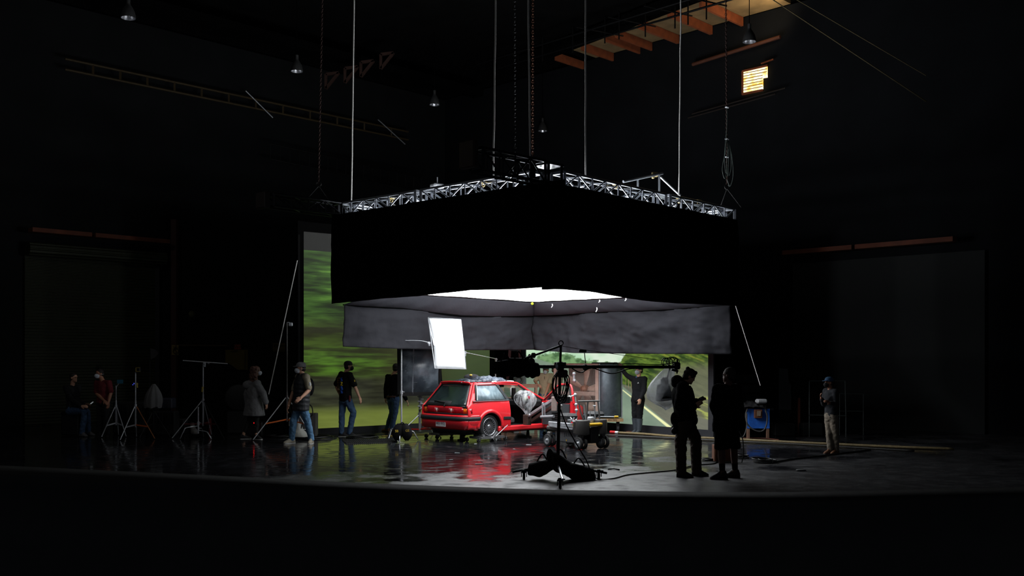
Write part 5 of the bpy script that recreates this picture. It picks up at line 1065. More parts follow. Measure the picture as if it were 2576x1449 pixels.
bdz = MB(); bdz.prism([fa-dn_*.1+V(0, 0, .27), fa+du*.62-dn_*.1+V(0, 0, .27), fa+du*.62+dn_*.25+V(0, 0, .27), fa+fu*FW*.9-fn_*.55+V(0, 0, .27), fa+fu*FW+V(0, 0, .27)], (0, 0, .08)); bdz.build('wooden_base', mat('base_wood', (170, 136, 96), .8, bump=.3, bscale=10), wf)
text_obj('base_lettering', 'EFX 7502', M_ink, fa+du*.33-dn_*.104+V(0, 0, .31), .06, du, wf)
for q in (fa+du*.12, fa+du*.50, fa+fu*FW*.9-fn_*.3, fa+fu*.3-fn_*.3): MB().cyl(q+V(-.03, 0, .08), q+V(.03, 0, .08), .08, n=16).build('caster', M_rubber, wf); MB().box(q+V(0, 0, .20), (.08, .08, .14)).build('caster_plate', M_dkmetal, wf)
hg = MB(); c = P(1444, 940, 25.0); hg.cyl(c, c+V(0, 0, -.16), .03); hg.ell(c, .05); hg.ell(c+V(.01, 0, -.18), .05); hg.build('latch', M_alu, wf)
MB().bar(fa+fu*.35+V(0, 0, z1)-fn_*.2, fa+du*.55+V(0, 0, z1)+dn_*.1, .30, .06, bevel=.02).build('black_top_cover', M_dkmetal, wf)
MB().box(P(1548, 915, 25.1), (.12, .14, .08), bevel=.03).build('knob', M_dkmetal, wf)
# wooden frame, console, ladder behind the car
wd = thing('plywood_stand', V(.2, 26.6, 0), 'rectangular plywood frame behind the car where the bearded man leans', 'frame')
for z, h in ((1.15, .10), (.2, .1)): MB().bar(PZ(1262, 26.3, z), PZ(1353, 26.3, z), .06, h).build('rail', M_wood, wd)
for px in (1264, 1308, 1349): MB().bar(PZ(px, 26.3, 0), PZ(px, 26.3, 1.2), .10, .06, up=(1, 0, 0)).build('post', M_wood, wd)
for px in (1264, 1349): MB().bar(PZ(px, 26.35, 1.15), PZ(px, 26.35, 1.15)+V(0, .55, 0), .08, .08).build('side_rail', M_wood, wd); MB().bar(PZ(px, 26.35, 0)+V(0, .55, 0), PZ(px, 26.35, 1.18)+V(0, .55, 0), .08, .08, up=(1, 0, 0)).build('rear_post', M_wood, wd)
cn = thing('control_cabinet', PZ(1308, 27.6, 0), 'white control cabinet with a round reel seen above the car roof', 'cabinet'); MB().box(PZ(1308, 27.7, .78), (.36, .3, 1.46), bevel=.02).build('cabinet_body', mat('cabinet_white', (150, 156, 160), .6), cn); MB().box(P(1307, 943, 27.52), (.04, .02, .12), bevel=.005).build('slot', M_dkmetal, cn)
MB().torus(P(1305, 956, 27.45), V(.1, -1, 0), .10, .035, 22, 8).build('cable_reel', M_gun, cn)
ld = thing('stepladder', V(.1, 29.6, 0), 'reddish orange stepladder in the dark gap between the two screens', 'ladder'); M_ldr = mat('ladder_red', (98, 30, 24), .6)
for a, b in ((1268, 1284), (1322, 1306)): MB().bar(PZ(a, 29.3, 0), PZ(b, 29.7, 2.35), .05, .08).build('side_rail', M_ldr, ld)
for k in range(7): v = (k+.6)/7.3; MB().bar(PZ(1268, 29.3, 0).lerp(PZ(1284, 29.7, 2.35), v), PZ(1322, 29.3, 0).lerp(PZ(1306, 29.7, 2.35), v), .07, .02).build('step', M_dkmetal, ld)
for a, b in ((1272, 1286), (1318, 1304)): MB().bar(PZ(a, 30.5, 0), PZ(b, 29.75, 2.3), .03, .04).build('rear_rail', M_ldr, ld)

# ---- things along the floor on the right
M_hose = mat('tan_hose', (124, 108, 74), .6, vary=.2)
def floor_line(pts, r, name, m, label, cat='hose', group=None, par=None): return MB().tube(curve_pts([PF(x, y)+V(0, 0, r+.002) for x, y in pts], 6), r, 8).build(name, m, par, label=label, cat=cat, group=group)
hs = thing('hose', PF(1700, 1101), 'long tan hose with a red and white tip running right across the wet floor', 'hose')
floor_line([(1554, 1091), (1620, 1094.5), (1700, 1101), (1850, 1108), (2000, 1116), (2110, 1121), (2260, 1128), (2400, 1133)], .028, 'hose_pipe', M_hose, None, None, par=hs); floor_line([(1535, 1090), (1548, 1090.7)], .034, 'red_tip', mat('signal_red', (200, 30, 34), .5), None, None, par=hs); floor_line([(1548, 1090.7), (1555, 1091.2)], .032, 'white_collar', M_white, None, None, par=hs)
floor_line([(1525, 1097), (1620, 1101), (1720, 1106), (1850, 1113), (2000, 1120), (2140, 1128), (2300, 1137)], .022, 'hose', mat('dark_hose', (40, 38, 34), .5), 'thinner dark hose lying in front of the long tan hose')
floor_line([(1800, 1090), (1850, 1102), (1920, 1104), (1960, 1108)], .012, 'cable', mat('rust_cable', (96, 48, 32), .7), 'rust coloured cable near the foot of the road screen', 'cable')
floor_line([(1575, 1087), (1660, 1089), (1750, 1096), (1790, 1098)], .012, 'cable', MATS['rust_cable'], 'rust coloured cable behind the man in rubber boots', 'cable')
floor_line([(1943, 1166), (1990, 1158), (2040, 1152), (2090, 1146), (2190, 1134)], .016, 'cable', M_cable, 'black cable running right from the coil on the floor', 'cable')
def floor_coil(px, py, R, n, label, m=M_cable, r=.011, hump=.03):
    c = PF(px, py); t = thing('cable_coil', c, label, 'cable', 'coils of cable on the floor')
    for k in range(n): q = c+V(random.uniform(-.05, .05), random.uniform(-.08, .08), .015+k*hump/n*2); MB().torus(q, V(random.uniform(-.06, .06), random.uniform(-.06, .06), 1), R*random.uniform(.75, 1), r, 26, 6).build('cable_loop', m, t)
floor_coil(1921, 1163, .20, 6, 'black cable coil on the floor below the blue board'); floor_coil(1868, 1152, .13, 3, 'small messy cable loop right of the man in shorts'); floor_coil(1778, 1160, .12, 3, 'loose cable loop on the floor between the two silhouetted men')
ab = thing('wooden_box', PF(1822, 1163), 'brown wooden box on the floor behind the man in shorts', 'box'); c = PF(1822, 1164)+V(0, .12, 0); MB().box(c+V(0, 0, .17), (.36, .22, .30), bevel=.01).build('crate', M_brown, ab)
for dx in (-.15, .15): MB().box(c+V(dx, -.115, .17), (.03, .012, .3)).build('batten', M_brown, ab)
MB().tube(curve_pts([PZ(1858, 17.6, .62), PZ(1868, 17.6, .45), PZ(1870, 17.6, .2), PZ(1866, 17.6, .02)], 5), .010, 6).build('cable', M_cable, label='black cable looping down beside the blue board to the floor', cat='cable')
MB().tube([PF(1529, 1182)+V(0, 0, .012), PF(1545, 1182)+V(0, 0, .02), PF(1558, 1183.5)+V(0, 0, .012)], .012, 6).build('strap_scrap', M_cable, label='short dark strap lying on the bare floor right of the boom stand', cat='strap')
MB().ell(PF(2015, 1185)+V(0, 0, .015), (.09, .05, .02)).build('paper_scrap', mat('scrap_grey', (96, 98, 100), .7, bump=1, bscale=40), label='crumpled grey scrap on the floor at the far right', cat='litter')
rs = random.Random(21)
for k, (x, y) in enumerate(((1196, 1117), (1330, 1119), (1135, 1157), (1205, 1168), (1150, 1140), (1293, 1130))):
    MB().box(PF(x, y)+V(0, 0, .006), (rs.uniform(.04, .16), .03, .008), rz=rs.uniform(-.3, .3)).build('tape_scrap', mat('scrap_white', (170, 174, 178), .6), label='small pale scrap on the wet floor '+['under the right rear wheel', 'below the sill', 'below the licence plate reflection', 'right of the plate reflection', 'left of centre', 'below the wheel dolly'][k], cat='litter', group='pale scraps on the wet floor')
# blue board on legs with tarp
bb = thing('blue_board_stand', PZ(1907, 22.9, 0), 'blue board on wooden legs under a black tarp at the right', 'board'); M_blue = mat('board_blue', (54, 128, 250), .55)
MB().box(P(1907, 1053, 22.9), (.53, .04, .46)).build('blue_board', M_blue, bb)
for px in (1882, 1931): MB().box(PZ(px, 22.92, .2), (.06, .06, .40)).build('leg', M_wood, bb)
MB().box(PZ(1906, 23.2, .70), (.6, .6, .05)).build('table_top', M_dkmetal, bb); [MB().box(PZ(px, 23.5, .34), (.05, .05, .68)).build('leg', M_dkmetal, bb) for px in (1884, 1930)]
tr = MB(); rows = []
for i in range(31):
    rw = []
    for j in range(13):
        u = i/30; v = j/12; n_ = fbm(np.array([u*7.]), np.array([v*4.]), 93, 3)[0]; rw.append(PZ(1862+u*66, 22.75+v*.75, .74+.13*n_+.05*math.sin(u*PI)-.16*max(0, .35-v)*(1+n_)-.2*max(0, .12-u)-.2*max(0, u-.9)))
    rows.append(rw)
tr.grid(rows).build('black_tarp', mat('tarp_black', (44, 44, 46), .45, bump=.8, bscale=14, bdist=.02), solid=.006, label='crumpled black tarp over the blue board table', cat='tarp')
MB().box(P(1915, 1009, 22.9), (.25, .18, .10), rz=.15, bevel=.03).build('takeout_box', mat('foam_white', (196, 198, 200), .7), label='white foam takeout box resting on the black tarp', cat='box')
bx = MB().box(P(1907, 1041, 22.82), (.18, .1, .20), bevel=.01).build('brown_box', M_brown, label='brown box mounted on the front of the blue board', cat='box'); MB().box(P(1909, 1040, 22.755), (.09, .01, .12)).build('paper_label', mat('label_tan', (150, 130, 110), .7), bx)
hl = thing('hose_loop', P(1905, 1055, 22.8), 'grey hose looping round the blue board', 'hose'); MB().tube(curve_pts([P(1880, 1028, 22.8), P(1876, 1045, 22.78), P(1881, 1068, 22.76), P(1898, 1082, 22.74), P(1915, 1085, 22.74), P(1926, 1075, 22.76), P(1930, 1050, 22.78), P(1925, 1030, 22.8)], 6), .017, 8).build('hose_pipe', mat('grey_hose', (82, 80, 78), .6), hl)
MB().tube(curve_pts([P(1879, 1040, 22.7), P(1878, 1075, 22.7), P(1870, 1098, 22.6), PF(1856, 1104)+V(0, 0, .02)], 6), .012, 8).build('cable', MATS['grey_hose'], label='grey cable trailing from the blue board leg to the floor', cat='cable')
for k, (y0, lb) in enumerate(((941, 'top'), (965, 'middle'), (990, 'bottom'))):
    t = thing('equipment_case', P(1878, y0+22, 27), 'dark green case stacked behind the man in shorts, %s of the stack' % lb, 'case', 'stacked dark cases'); MB().box(P(1878, y0+12, 27), (.70, .4, .24), bevel=.015).build('case_body', mat('case_green', (30, 36, 30), .7), t); MB().box(P(1876+k*2, y0+11, 26.78), (.12, .01, .11)).build('paper_label', mat('case_label', (58, 62, 60), .8), t)
MB().box(PZ(1878, 27, .35), (.75, .45, .7), bevel=.02).build('equipment_cart', mat('cart_black', (14, 15, 15), .8), label='black cart under the stack of dark green cases', cat='cart')
MB().prism([P(1959, 1031, 25.0), P(1990, 1031, 25.2), P(1989, 966, 25.3), P(1984, 964, 25.3), P(1981, 928, 25.35), P(1960, 926, 25.2)], (.02, .04, 0)).build('foam_board', mat('foam_grey', (78, 80, 82), .8), label='tall narrow grey foam board standing in the dark right of the blue board', cat='board')
MB().prism([PZ(1959, 25.1, 0), PZ(1990, 25.3, 0), P(1990, 1031, 25.3), P(1959, 1031, 25.1)], (.02, .04, 0)).build('board_stand', M_dkmetal, label='black low stand carrying the grey foam board', cat='stand')
MB().box(PZ(2010, 24.5, .45), (.05, .05, .9)).build('timber_post', mat('timber_orange', (92, 44, 26), .8), label='short orange timber post standing right of the grey foam board', cat='post')
rk = thing('rolling_rack', PZ(2085, 23.5, 0), 'thin grey rectangular rack frame behind the man in the blue cap', 'rack'); M_rk = mat('rack_grey', (84, 90, 88), .5, .3)
rp_ = [(2036, 958), (2126, 958), (2128, 1046), (2036, 1044)]
for i in range(4): MB().cyl(P(*rp_[i], 23.5), P(*rp_[(i+1) % 4], 23.5), .012).build('frame_tube', M_rk, rk)
for px in (2036, 2128): MB().cyl(PZ(px, 23.5, 0), P(px, 1046, 23.5), .012).build('leg', M_rk, rk)
rk = thing('rolling_rack', PZ(2140, 24, 0), 'fainter lower rack frame at the far right of the dark floor', 'rack'); rp_ = [(2112, 990), (2172, 991), (2172, 1035), (2112, 1034)]
for i in range(4): MB().cyl(P(*rp_[i], 24), P(*rp_[(i+1) % 4], 24), .010).build('frame_tube', M_rk, rk)
for px in (2112, 2172): MB().cyl(PZ(px, 24, 0), P(px, 1035, 24), .01).build('leg', M_rk, rk)
for x, y, lb in ((2040, 1085, 'below the rack frame'), (1970, 1045, 'under the grey foam board')): MB().box(PZ(x, 24.0, .15), (.5, .35, .3), bevel=.02).build('storage_bin', mat('bin_dark', (26, 28, 28), .7), label='low dark bin on the floor '+lb, cat='bin')

# ---- left side gear
M_ylb = mat('stand_yellow', (150, 130, 50), .6)
t = tripod(PZ(341, 22.95, 0), CH+(HY-930)*22.9/F, 'light stand with one bright orange leg brace at the far left', R=.52, hleg=.76, yaws=[-1.9, -.25, 1.9], m=M_alu, legm=[M_alu, mat('worn_orange', (150, 86, 44), .6), M_alu], bracem=[None, M_orange, None])
MB().box(P(347, 930, 22.9), (.13, .09, .12), bevel=.01).build('lamp_head', M_dkmetal, t); mb = MB()
mb.bar(P(342, 925, 22.82), P(342, 934.5, 22.82), .01, .012); mb.bar(P(342, 925, 22.82), P(353, 925, 22.82), .008, .01); mb.bar(P(342, 934.5, 22.82), P(353, 934.5, 22.82), .008, .01); mb.build('yellow_marking', M_ylb, t)
MB().cyl(P(345, 963, 22.9), P(345, 975, 22.9), .018).build('yellow_band', M_ylb, t)
t = tripod(PZ(292, 23.6, 0), CH+(HY-970)*23.6/F, 'thin dark stand with a blue card on top at the far left', R=.36, hleg=.72, yaws=[-2.3, -.5, 1.8]); MB().box(P(302, 960, 23.6), (.14, .02, .09)).build('blue_card', mat('cyan_card', (20, 86, 112), .6), t)
MB().cyl(P(294, 972, 23.6), P(300, 963, 23.6), .01).build('clip', M_alu, t)
M_bled = bpy.data.materials.new('blue_led'); M_bled.use_nodes = True; p = M_bled.node_tree.nodes['Principled BSDF']; p.inputs['Emission Color'].default_value = rgb(20, 60, 240); p.inputs['Emission Strength'].default_value = .5
M_rled = bpy.data.materials.new('red_led'); M_rled.use_nodes = True; p = M_rled.node_tree.nodes['Principled BSDF']; p.inputs['Emission Color'].default_value = rgb(255, 10, 16); p.inputs['Emission Strength'].default_value = 6
db = thing('battery_box', P(336, 968, 23.3), 'small black box with blue lights behind the orange legged stand', 'box'); MB().box(P(338, 972, 23.4), (.12, .1, .22), bevel=.02).build('case', M_dkmetal, db); MB().ell(P(337, 965, 23.3), (.012, .01, .018)).build('blue_light', M_bled, db); MB().ell(P(334, 968, 23.3), (.01, .01, .012)).build('blue_light', M_bled, db)
# draped cloth on a stand
t = tripod(PZ(386, 23.4, 0), CH+(HY-966)*23.4/F, 'dark stand under the draped grey cloth', R=.4, hleg=.6, m=M_dkmetal)
rings = []
for i in range(9):
    v = i/8; y = 966+v*59; c = P(387-v*2, y, 23.3); rx = .03+.17*math.sin(min(1, v*1.15)*PI*.55)**.9-.05*max(0, v-.75)
    rings.append([c+V(rx*math.cos(a)*(1+.16*math.sin(6*a+v)), .6*rx*math.sin(a)*(1+.2*math.sin(7*a)), .02*math.sin(5*a)*v) for a in [2*PI*k/30 for k in range(30)]])
MB().loft(rings).build('draped_cloth', mat('drape_grey', (96, 96, 96), .9, bump=.4, bscale=6), label='grey cloth draped over a stand among the dark gear on the left', cat='cloth')
# T-bar stand
t = tripod(PZ(511, 23.3, 0), CH+(HY-915)*23.3/F, 'tall light stand carrying a long thin horizontal bar on the left', R=.72, hleg=.88, yaws=[-2.6, -.55, 1.6], m=M_alu, legm=[M_alu, M_dkmetal, M_alu], bracem=[mat('dark_red', (84, 18, 16), .6)]*3)
MB().cyl(P(460, 907, 23.2), P(572, 915, 23.2), .012).build('cross_bar', M_alu, t); mb = MB(); mb.box(P(514, 917, 23.3), (.06, .05, .12), bevel=.01); mb.cyl(P(520, 913, 23.25), P(526, 914, 23.25), .02); mb.build('grip_head', M_alu, t)
MB().cyl(P(510, 973, 23.3), P(509, 986, 23.3), .026).build('yellow_band', M_ylb, t)
cstand(PZ(499, 23.0, 0), .75, 'low chrome c-stand base in front of the long bar stand', yaw=-.5, legR=.42, group=None)
MB().prism([P(562, 912, 23.6), P(574, 914, 23.6), P(600, 932, 23.7), P(566, 930, 23.7)], (0, .04, 0)).build('black_flag', M_duv, label='small black flag at the right tip of the long bar', cat='flag')
for (px, d, z, sx, sz, nm, mm, lb, ct) in ((419, 24.2, .78, .38, .26, 'ribbed_case', mat('ribbed_dark_blue', (34, 36, 48), .7), 'dark blue ribbed case on the gear pile right of the draped cloth', 'case'), (418, 24.0, .30, .55, .60, 'equipment_cart', MATS['cart_black'], 'black cart full of bags below the ribbed case', 'cart'), (330, 24.6, .4, .8, .8, 'equipment_cart', MATS['cart_black'], 'black cart behind the far left stands', 'cart'), (453, 24.6, .30, .30, .14, 'tool_tray', mat('tray_grey', (60, 60, 62), .6), 'low grey tool tray between the cart and the bar stand', 'tray')):
    t = thing(nm, PZ(px, d, z-sz/2), lb, ct)
    MB().box(PZ(px, d, z), (sx, .35, sz), bevel=.03).build('body', mm, t); mb = MB(); [mb.box(PZ(px, d, z)+V(-sx/2+sx*(k+.5)/8, -.18, 0), (.012, .012, sz*.85)) for k in range(8)]; mb.build('ribs', mm, t)
MB().box(PZ(453, 24.6, .11), (.34, .3, .22), bevel=.02).build('storage_bin', MATS['bin_dark'], label='dark bin under the low grey tool tray', cat='bin')
MB().box(PZ(529, 24.2, .16), (.05, .05, .48)).build('red_tube', mat('tube_red', (90, 14, 14), .6), label='short red tube standing behind the right leg of the bar stand', cat='tube')
MB().loft([[P(x, y, 23.5)+V(r*math.cos(a), r*1.2*math.sin(a), 0) for a in [2*PI*k/14 for k in range(14)]] for x, y, r in ((484, 1064, .045), (484, 1070, .05), (486, 1077, .06), (489, 1083, .08), (490, 1088, .09), (491, 1091, .085))]).build('work_boot', mat('boot_grey', (110, 108, 104), .7), label='pale grey boot on the floor behind the low chrome stand', cat='boot')
MB().prism([P(378, 876, 27), P(391, 880, 27), P(398, 888, 27), P(392, 898, 27), P(379, 904, 27)], (.0, .05, 0)).build('reflector_board', mat('dim_grey', (42, 40, 42), .8), label='dim grey reflector board standing by the roller shutter edge', cat='reflector')
MB().cyl(PZ(377, 27.1, 0), P(377, 905, 27.05), .015).build('reflector_stand', M_dkmetal, label='thin dark stand below the dim grey reflector board', cat='stand')
# tall stand beside the left screen
t = tripod(PZ(722, 22.8, 0), CH+(HY-812)*22.8/F, 'tall telescopic stand with long chrome legs left of the man in the vest', R=.78, hleg=.98, yaws=[-2.75, -.45, 1.5], m=mat('worn_steel', (110, 106, 106), .45, .7), legm=[M_chrome, M_chrome, M_dkmetal], bracem=[M_orange, M_orange, M_orange], zb=.42, r=.013)
mb = MB(); mb.box(P(731, 816, 23.1), (.10, .05, .09), bevel=.015); mb.cyl(P(722, 811, 23.1), P(728, 811, 23.1), .01); mb.build('grip_head', M_alu, t)
MB().bar(P(752, 590, 23.85), PZ(752, 23.85, 0), .04, .03, up=(0, 1, 0)).build('black_pole', M_dkmetal, label='black upright pole just left of the tall hedge screen', cat='pole')
# floor steamer behind the man in the vest
sm_ = thing('garment_steamer', PZ(752, 22.9, 0), 'off-white floor steamer on wheels with black hose behind the man in the vest', 'steamer'); M_off = mat('off_white', (150, 150, 142), .6)
MB().loft([[PZ(752, 22.9, z)+V(rx*math.cos(a), ry*math.sin(a), 0) for a in [2*PI*k/20 for k in range(20)]] for rx, ry, z in ((.20, .14, .05), (.21, .15, .10), (.16, .13, .17), (.09, .09, .24), (.07, .07, .34), (.05, .05, .38), (.03, .03, .40))]).build('tank', M_off, sm_)
MB().cyl(PZ(750, 22.9, .38), P(750, 1035, 22.9), .012).build('pole', M_alu, sm_); MB().tube(curve_pts([PZ(757, 22.85, .25), PZ(768, 22.85, .5), P(785, 1045, 22.8), P(785, 1025, 22.8), P(775, 1015, 22.85)], 6), .014, 8).build('hose', M_rubber, sm_)
for dx in (-.15, .15): MB().cyl(PZ(752, 22.85, .03)+V(dx, 0, 0), PZ(752, 22.85, .03)+V(dx+.03, 0, 0), .03, n=12).build('wheel', M_rubber, sm_)
MB().prism([P(727, 1051, 23.0), P(731, 1051, 23.0), P(732, 1071, 23.0), P(727, 1072, 23.0)], (0, .05, 0)).build('steamer_head', M_off, sm_)
t = thing('road_case', PZ(775, 23.45, 0), 'grey road case on the floor behind the steamer', 'case'); MB().box(PZ(775, 23.45, .30), (.44, .25, .56), bevel=.015).build('case_body', mat('case_grey', (66, 64, 62), .7), t); MB().box(PZ(768, 23.3, .20), (.10, .01, .015)).build('white_mark', M_white, t)
MB().ell(P(640, 1064, 23.2), .018).build('red_indicator', M_rled, label='tiny glowing red light behind the woman in the grey hooded coat', cat='light')
t = thing('floor_box', PZ(643, 23.6, 0), 'low dark box on the floor behind the woman in the grey coat', 'box'); MB().box(PZ(643, 23.7, .18), (.4, .3, .36), bevel=.03).build('case', M_dkmetal, t)
rl = MB().lathe([(.30, -.08), (.33, -.06), (.33, .06), (.30, .08), (.001, .09)], P(600, 1000, 24.6), V(.3, -1, 0), 26).build('fan_drum', mat('drum_dark', (18, 19, 17), .8), label='dark round drum standing behind the woman in the grey coat', cat='drum')
MB().box(PZ(600, 24.7, .28), (.5, .4, .56), bevel=.03).build('drum_cart', MATS['cart_black'], label='black cart under the dark round drum', cat='cart')
# floor coils and drain mat on the left
for i, (px, py, R, n, lb) in enumerate(((790, 1103, .55, 5, 'wide flat cable coil on the floor behind the man in the vest'), (915, 1101, .42, 5, 'flat black cable coil on the floor behind the man in the black tee'), (702, 1099, .3, 4, 'dark cable coil between the tall stand legs'))): floor_coil(px, py, R, n, lb, r=.012, hump=.015)
gm = thing('rubber_mat', PF(925, 1110), 'black studded rubber mat on the wet floor left of the c-stand', 'mat')
c0_, c1_, c2_, c3_ = PF(860, 1107), PF(992, 1105), PF(1000, 1112), PF(870, 1117)
MB().prism([c3_, c2_, c1_, c0_], (0, 0, .012)).build('mat_base', M_rubber, gm); mb = MB()
for i in range(26):
    for j in range(8): q = c0_.lerp(c1_, (i+.5)/26).lerp(c3_.lerp(c2_, (i+.5)/26), (j+.5)/8); mb.box(q+V(0, 0, .02), (.028, .05, .018))
mb.build('studs', M_rubber, gm)
floor_line([(960, 1098), (1010, 1096), (1060, 1094), (1120, 1093), (1180, 1092)], .010, 'cable', M_ylb, 'thin yellow cable on the floor behind the sandbag and car', 'cable')
MB().tube([PF(978, 1104)+V(0, 0, .012), PF(985, 1098)+V(0, 0, .17), PF(1000, 1094)+V(0, 0, .2), PF(1018, 1094)+V(0, 0, .2)], .012, 8).build('stand_leg_tube', M_alu, label='bent silver tube lying left of the sandbag', cat='tube')
# ================================================================== people
M_skin = mat('skin', (196, 148, 122), .55, vary=.06, bump=.1, bscale=120); M_skin2 = mat('skin_tan', (168, 116, 90), .55, vary=.06)
M_jean = mat('blue_denim', (80, 118, 152), .9, bump=.6, bscale=16, bdist=.015, vary=.2); M_jeand = mat('dark_denim', (54, 80, 112), .9, bump=.6, bscale=16, bdist=.015, vary=.2)
M_tee = mat('black_tee', (17, 17, 19), .9, spec=.15, bump=.5, bscale=11, bdist=.02); M_eye = mat('eye_dark', (20, 16, 14), .3); M_maskw = mat('mask_white', (188, 194, 202), .8); M_maskb = mat('mask_black', (20, 20, 22), .8)
M_hair = mat('hair_dark', (30, 22, 18), .7, bump=.8, bscale=90, vary=.4); M_curl = mat('hair_curly_brown', (92, 62, 52), .7, bump=.9, bscale=60, vary=.5)
M_sole = mat('shoe_sole_white', (176, 176, 174), .6)
def person(label, D, base, sh, hp, head, f, fh, arms, legs, top, pants, shoes, hat=None, mask=None, hair=None, s=1.0, skin=None, sleeve='short', hem=-.18, vest=None, pl='long', inf=.016, flare=0, pitch=0, shw=.175, hidden_hands=False, boots=None, mat_sleeve=None, big=1.0, torso_dy=0, pinf=.012):
    skin = skin or M_skin; f = Vector((f[0], f[1], 0)).normalized(); side = V(f.y, -f.x, 0)
    if side.x < 0: side = -side          # side points to image right; A is the image-left limb
    root = thing('person', PF(*base), label, 'person'); w_ = big
    Sc = P(sh[0], sh[1], D+torso_dy); Hc = P(hp[0], hp[1], D); up = (Sc-Hc).normalized()
    shA = Sc-side*shw*s*w_; shB = Sc+side*shw*s*w_; hA = Hc-side*.09*s-up*.02; hB = Hc+side*.09*s-up*.02
    fr = up.cross(side).normalized()
    def ring(v, rw, rd, n=20, flz=0): c = Hc.lerp(Sc, v); return [c+side*math.cos(a)*rw*s*w_+fr*math.sin(a)*rd*s*w_ for a in [2*PI*k/n for k in range(n)]]
    prof = [(-.2, .12, .09), (-.05, .165, .118), (.12, .162, .115), (.35, .142, .105), (.6, .16, .118), (.82, .172, .115), (.96, .15, .095), (1.06, .085, .07)]
    def torso(mb, e=0, v0=-.2, v1=1.06, fl=0, caps=True):
        vs = [v0]+[p[0] for p in prof if v0+.03 < p[0] < v1-.02]+[v1]
        mb.loft([ring(v, float(np.interp(v, [p[0] for p in prof], [p[1] for p in prof]))*(1 if v >= -.05 else 1)+e+(.045 if v < -.12 and (fl or v0 < -.2) else 0)+fl*max(0, .4-v), float(np.interp(v, [p[0] for p in prof], [p[2] for p in prof]))+e+(.03 if v < -.12 and (fl or v0 < -.2) else 0)+fl*.7*max(0, .4-v)) for v in vs])
        if caps:
            for q in (shA, shB): mb.ell(q, (.064+e*.7)*s*w_)
        mb.cyl(shA.lerp(shB, .0 if caps else .12), shB.lerp(shA, .0 if caps else .12), (.062+e*.6)*s*w_, n=14)
    def limb(mb, pts, rs_, e=0):
        pts = [Vector(q) for q in pts]
        for i in range(len(pts)-1): mb.cyl(pts[i], pts[i+1], (rs_[i]+e)*s, (rs_[i+1]+e)*s, n=14); mb.ell(pts[i+1], (rs_[i+1]+e)*s, nu=12, nv=8)
        mb.ell(pts[0], (rs_[0]+e)*s, nu=12, nv=8)
    # joints of the arms and legs (picture position, depth offset)
    AR = []
    for q, a in ((shA, arms[0]), (shB, arms[1])):
        el = P(a[0][0], a[0][1], q.y+a[0][2]); wr = P(a[1][0], a[1][1], q.y+a[1][2]); hd = P(a[2][0], a[2][1], q.y+a[2][2]) if len(a) > 2 else wr+(wr-el).normalized()*.09*s
        AR.append((q, el, wr, hd))
    LG = []
    for q, a in ((hA, legs[0]), (hB, legs[1])):
        kn = P(a[0][0], a[0][1], q.y+a[0][2]); an = P(a[1][0], a[1][1], q.y+a[1][2]); toe = P(a[2][0], a[2][1], q.y+a[2][2])
        if toe.z < .11: hz = V(toe.x-an.x, toe.y-an.y, 0).normalized(); an = V(an.x, an.y, min(an.z, .11*s)); toe = V(an.x, an.y, 0)+hz*.195*s
        LG.append((q, kn, an, toe))
    nk = Sc+up*.07*s; hc = P(head[0], head[1], D+torso_dy+(head[2] if len(head) > 2 else 0))
    fh = Vector((fh[0], fh[1], 0)).normalized(); hs_ = V(fh.y, -fh.x, 0); hu = V(0, 0, 1); R_ = Matrix.Rotation(pitch, 3, hs_); fh = R_ @ fh; hu = R_ @ hu; hax = (hs_, fh, hu)
    def hp_(x, y, z): return hc+hs_*x*s+fh*y*s+hu*z*s
    b = MB(); torso(b)
    b.cyl(nk-up*.04, hc-hu*.03*s-fh*.015*s, .056*s, .052*s, n=14)
    b.ell(hp_(0, -.012, .035), (.076*s, .094*s, .085*s), hax); b.ell(hp_(0, .022, -.045), (.058*s, .064*s, .068*s), hax); b.ell(hp_(0, .066, -.085), (.024*s, .022*s, .02*s), hax)
    b.loft([[hp_(x*.4, .070, .03), hp_(0, .082, .03), hp_(-x*.4, .070, .03), hp_(0, .06, .03)] if k == 0 else [hp_(x, .070, z), hp_(0, y, z), hp_(-x, .070, z), hp_(0, .05, z)] for k, (x, y, z) in enumerate(((.012, 0, 0), (.014, .104, -.012), (.018, .108, -.024), (.012, .085, -.034)))])
    for sx in (-1, 1): b.ell(hp_(sx*.077, -.008, -.005), (.010*s, .02*s, .032*s), hax, nu=8, nv=6); b.ell(hp_(sx*.03, .066, .028), (.024*s, .014*s, .010*s), hax, nu=8, nv=6)
    b.ell(hp_(0, .078, -.055), (.022*s, .010*s, .008*s), hax, nu=8, nv=6)
    for q, el, wr, hd in AR: limb(b, [q, q.lerp(el, .5), el, el.lerp(wr, .4), wr], [.052, .047, .040, .041, .028])
    for q, kn, an, toe in LG: limb(b, [q, q.lerp(kn, .5), kn, kn.lerp(an, .35), an], [.088, .074, .055, .056, .036]); limb(b, [an, an.lerp(toe, .7)-V(0, 0, .02)], [.036, .03])
    for i, (q, el, wr, hd) in enumerate(AR):
        if hidden_hands and hidden_hands != 'B': continue
        d = (hd-wr).normalized(); inward = ((Hc-wr)-d*(Hc-wr).dot(d)); inward = inward.normalized() if inward.length > 1e-4 else side; wid = d.cross(inward).normalized(); 
        if wid.dot(f) < 0: wid = -wid
        b.ell(wr+d*.05*s, (.042*s, .052*s, .017*s), (wid, d, inward)); b.cyl(wr-d*.01, wr+d*.03*s, .027*s, .03*s, n=12)
        for k in range(4):
            o = wr+d*.088*s+wid*(.03-.02*k)*s; l = (.036, .042, .039, .03)[k]*s; m1 = o+d*l+inward*.008*s; m2 = m1+d*l*.6+inward*.022*s; m3 = m2+d*l*.15+inward*.02*s
            limb(b, [o-d*.02*s, o, m1, m2, m3], [.0095, .0095, .009, .0082, .0075])
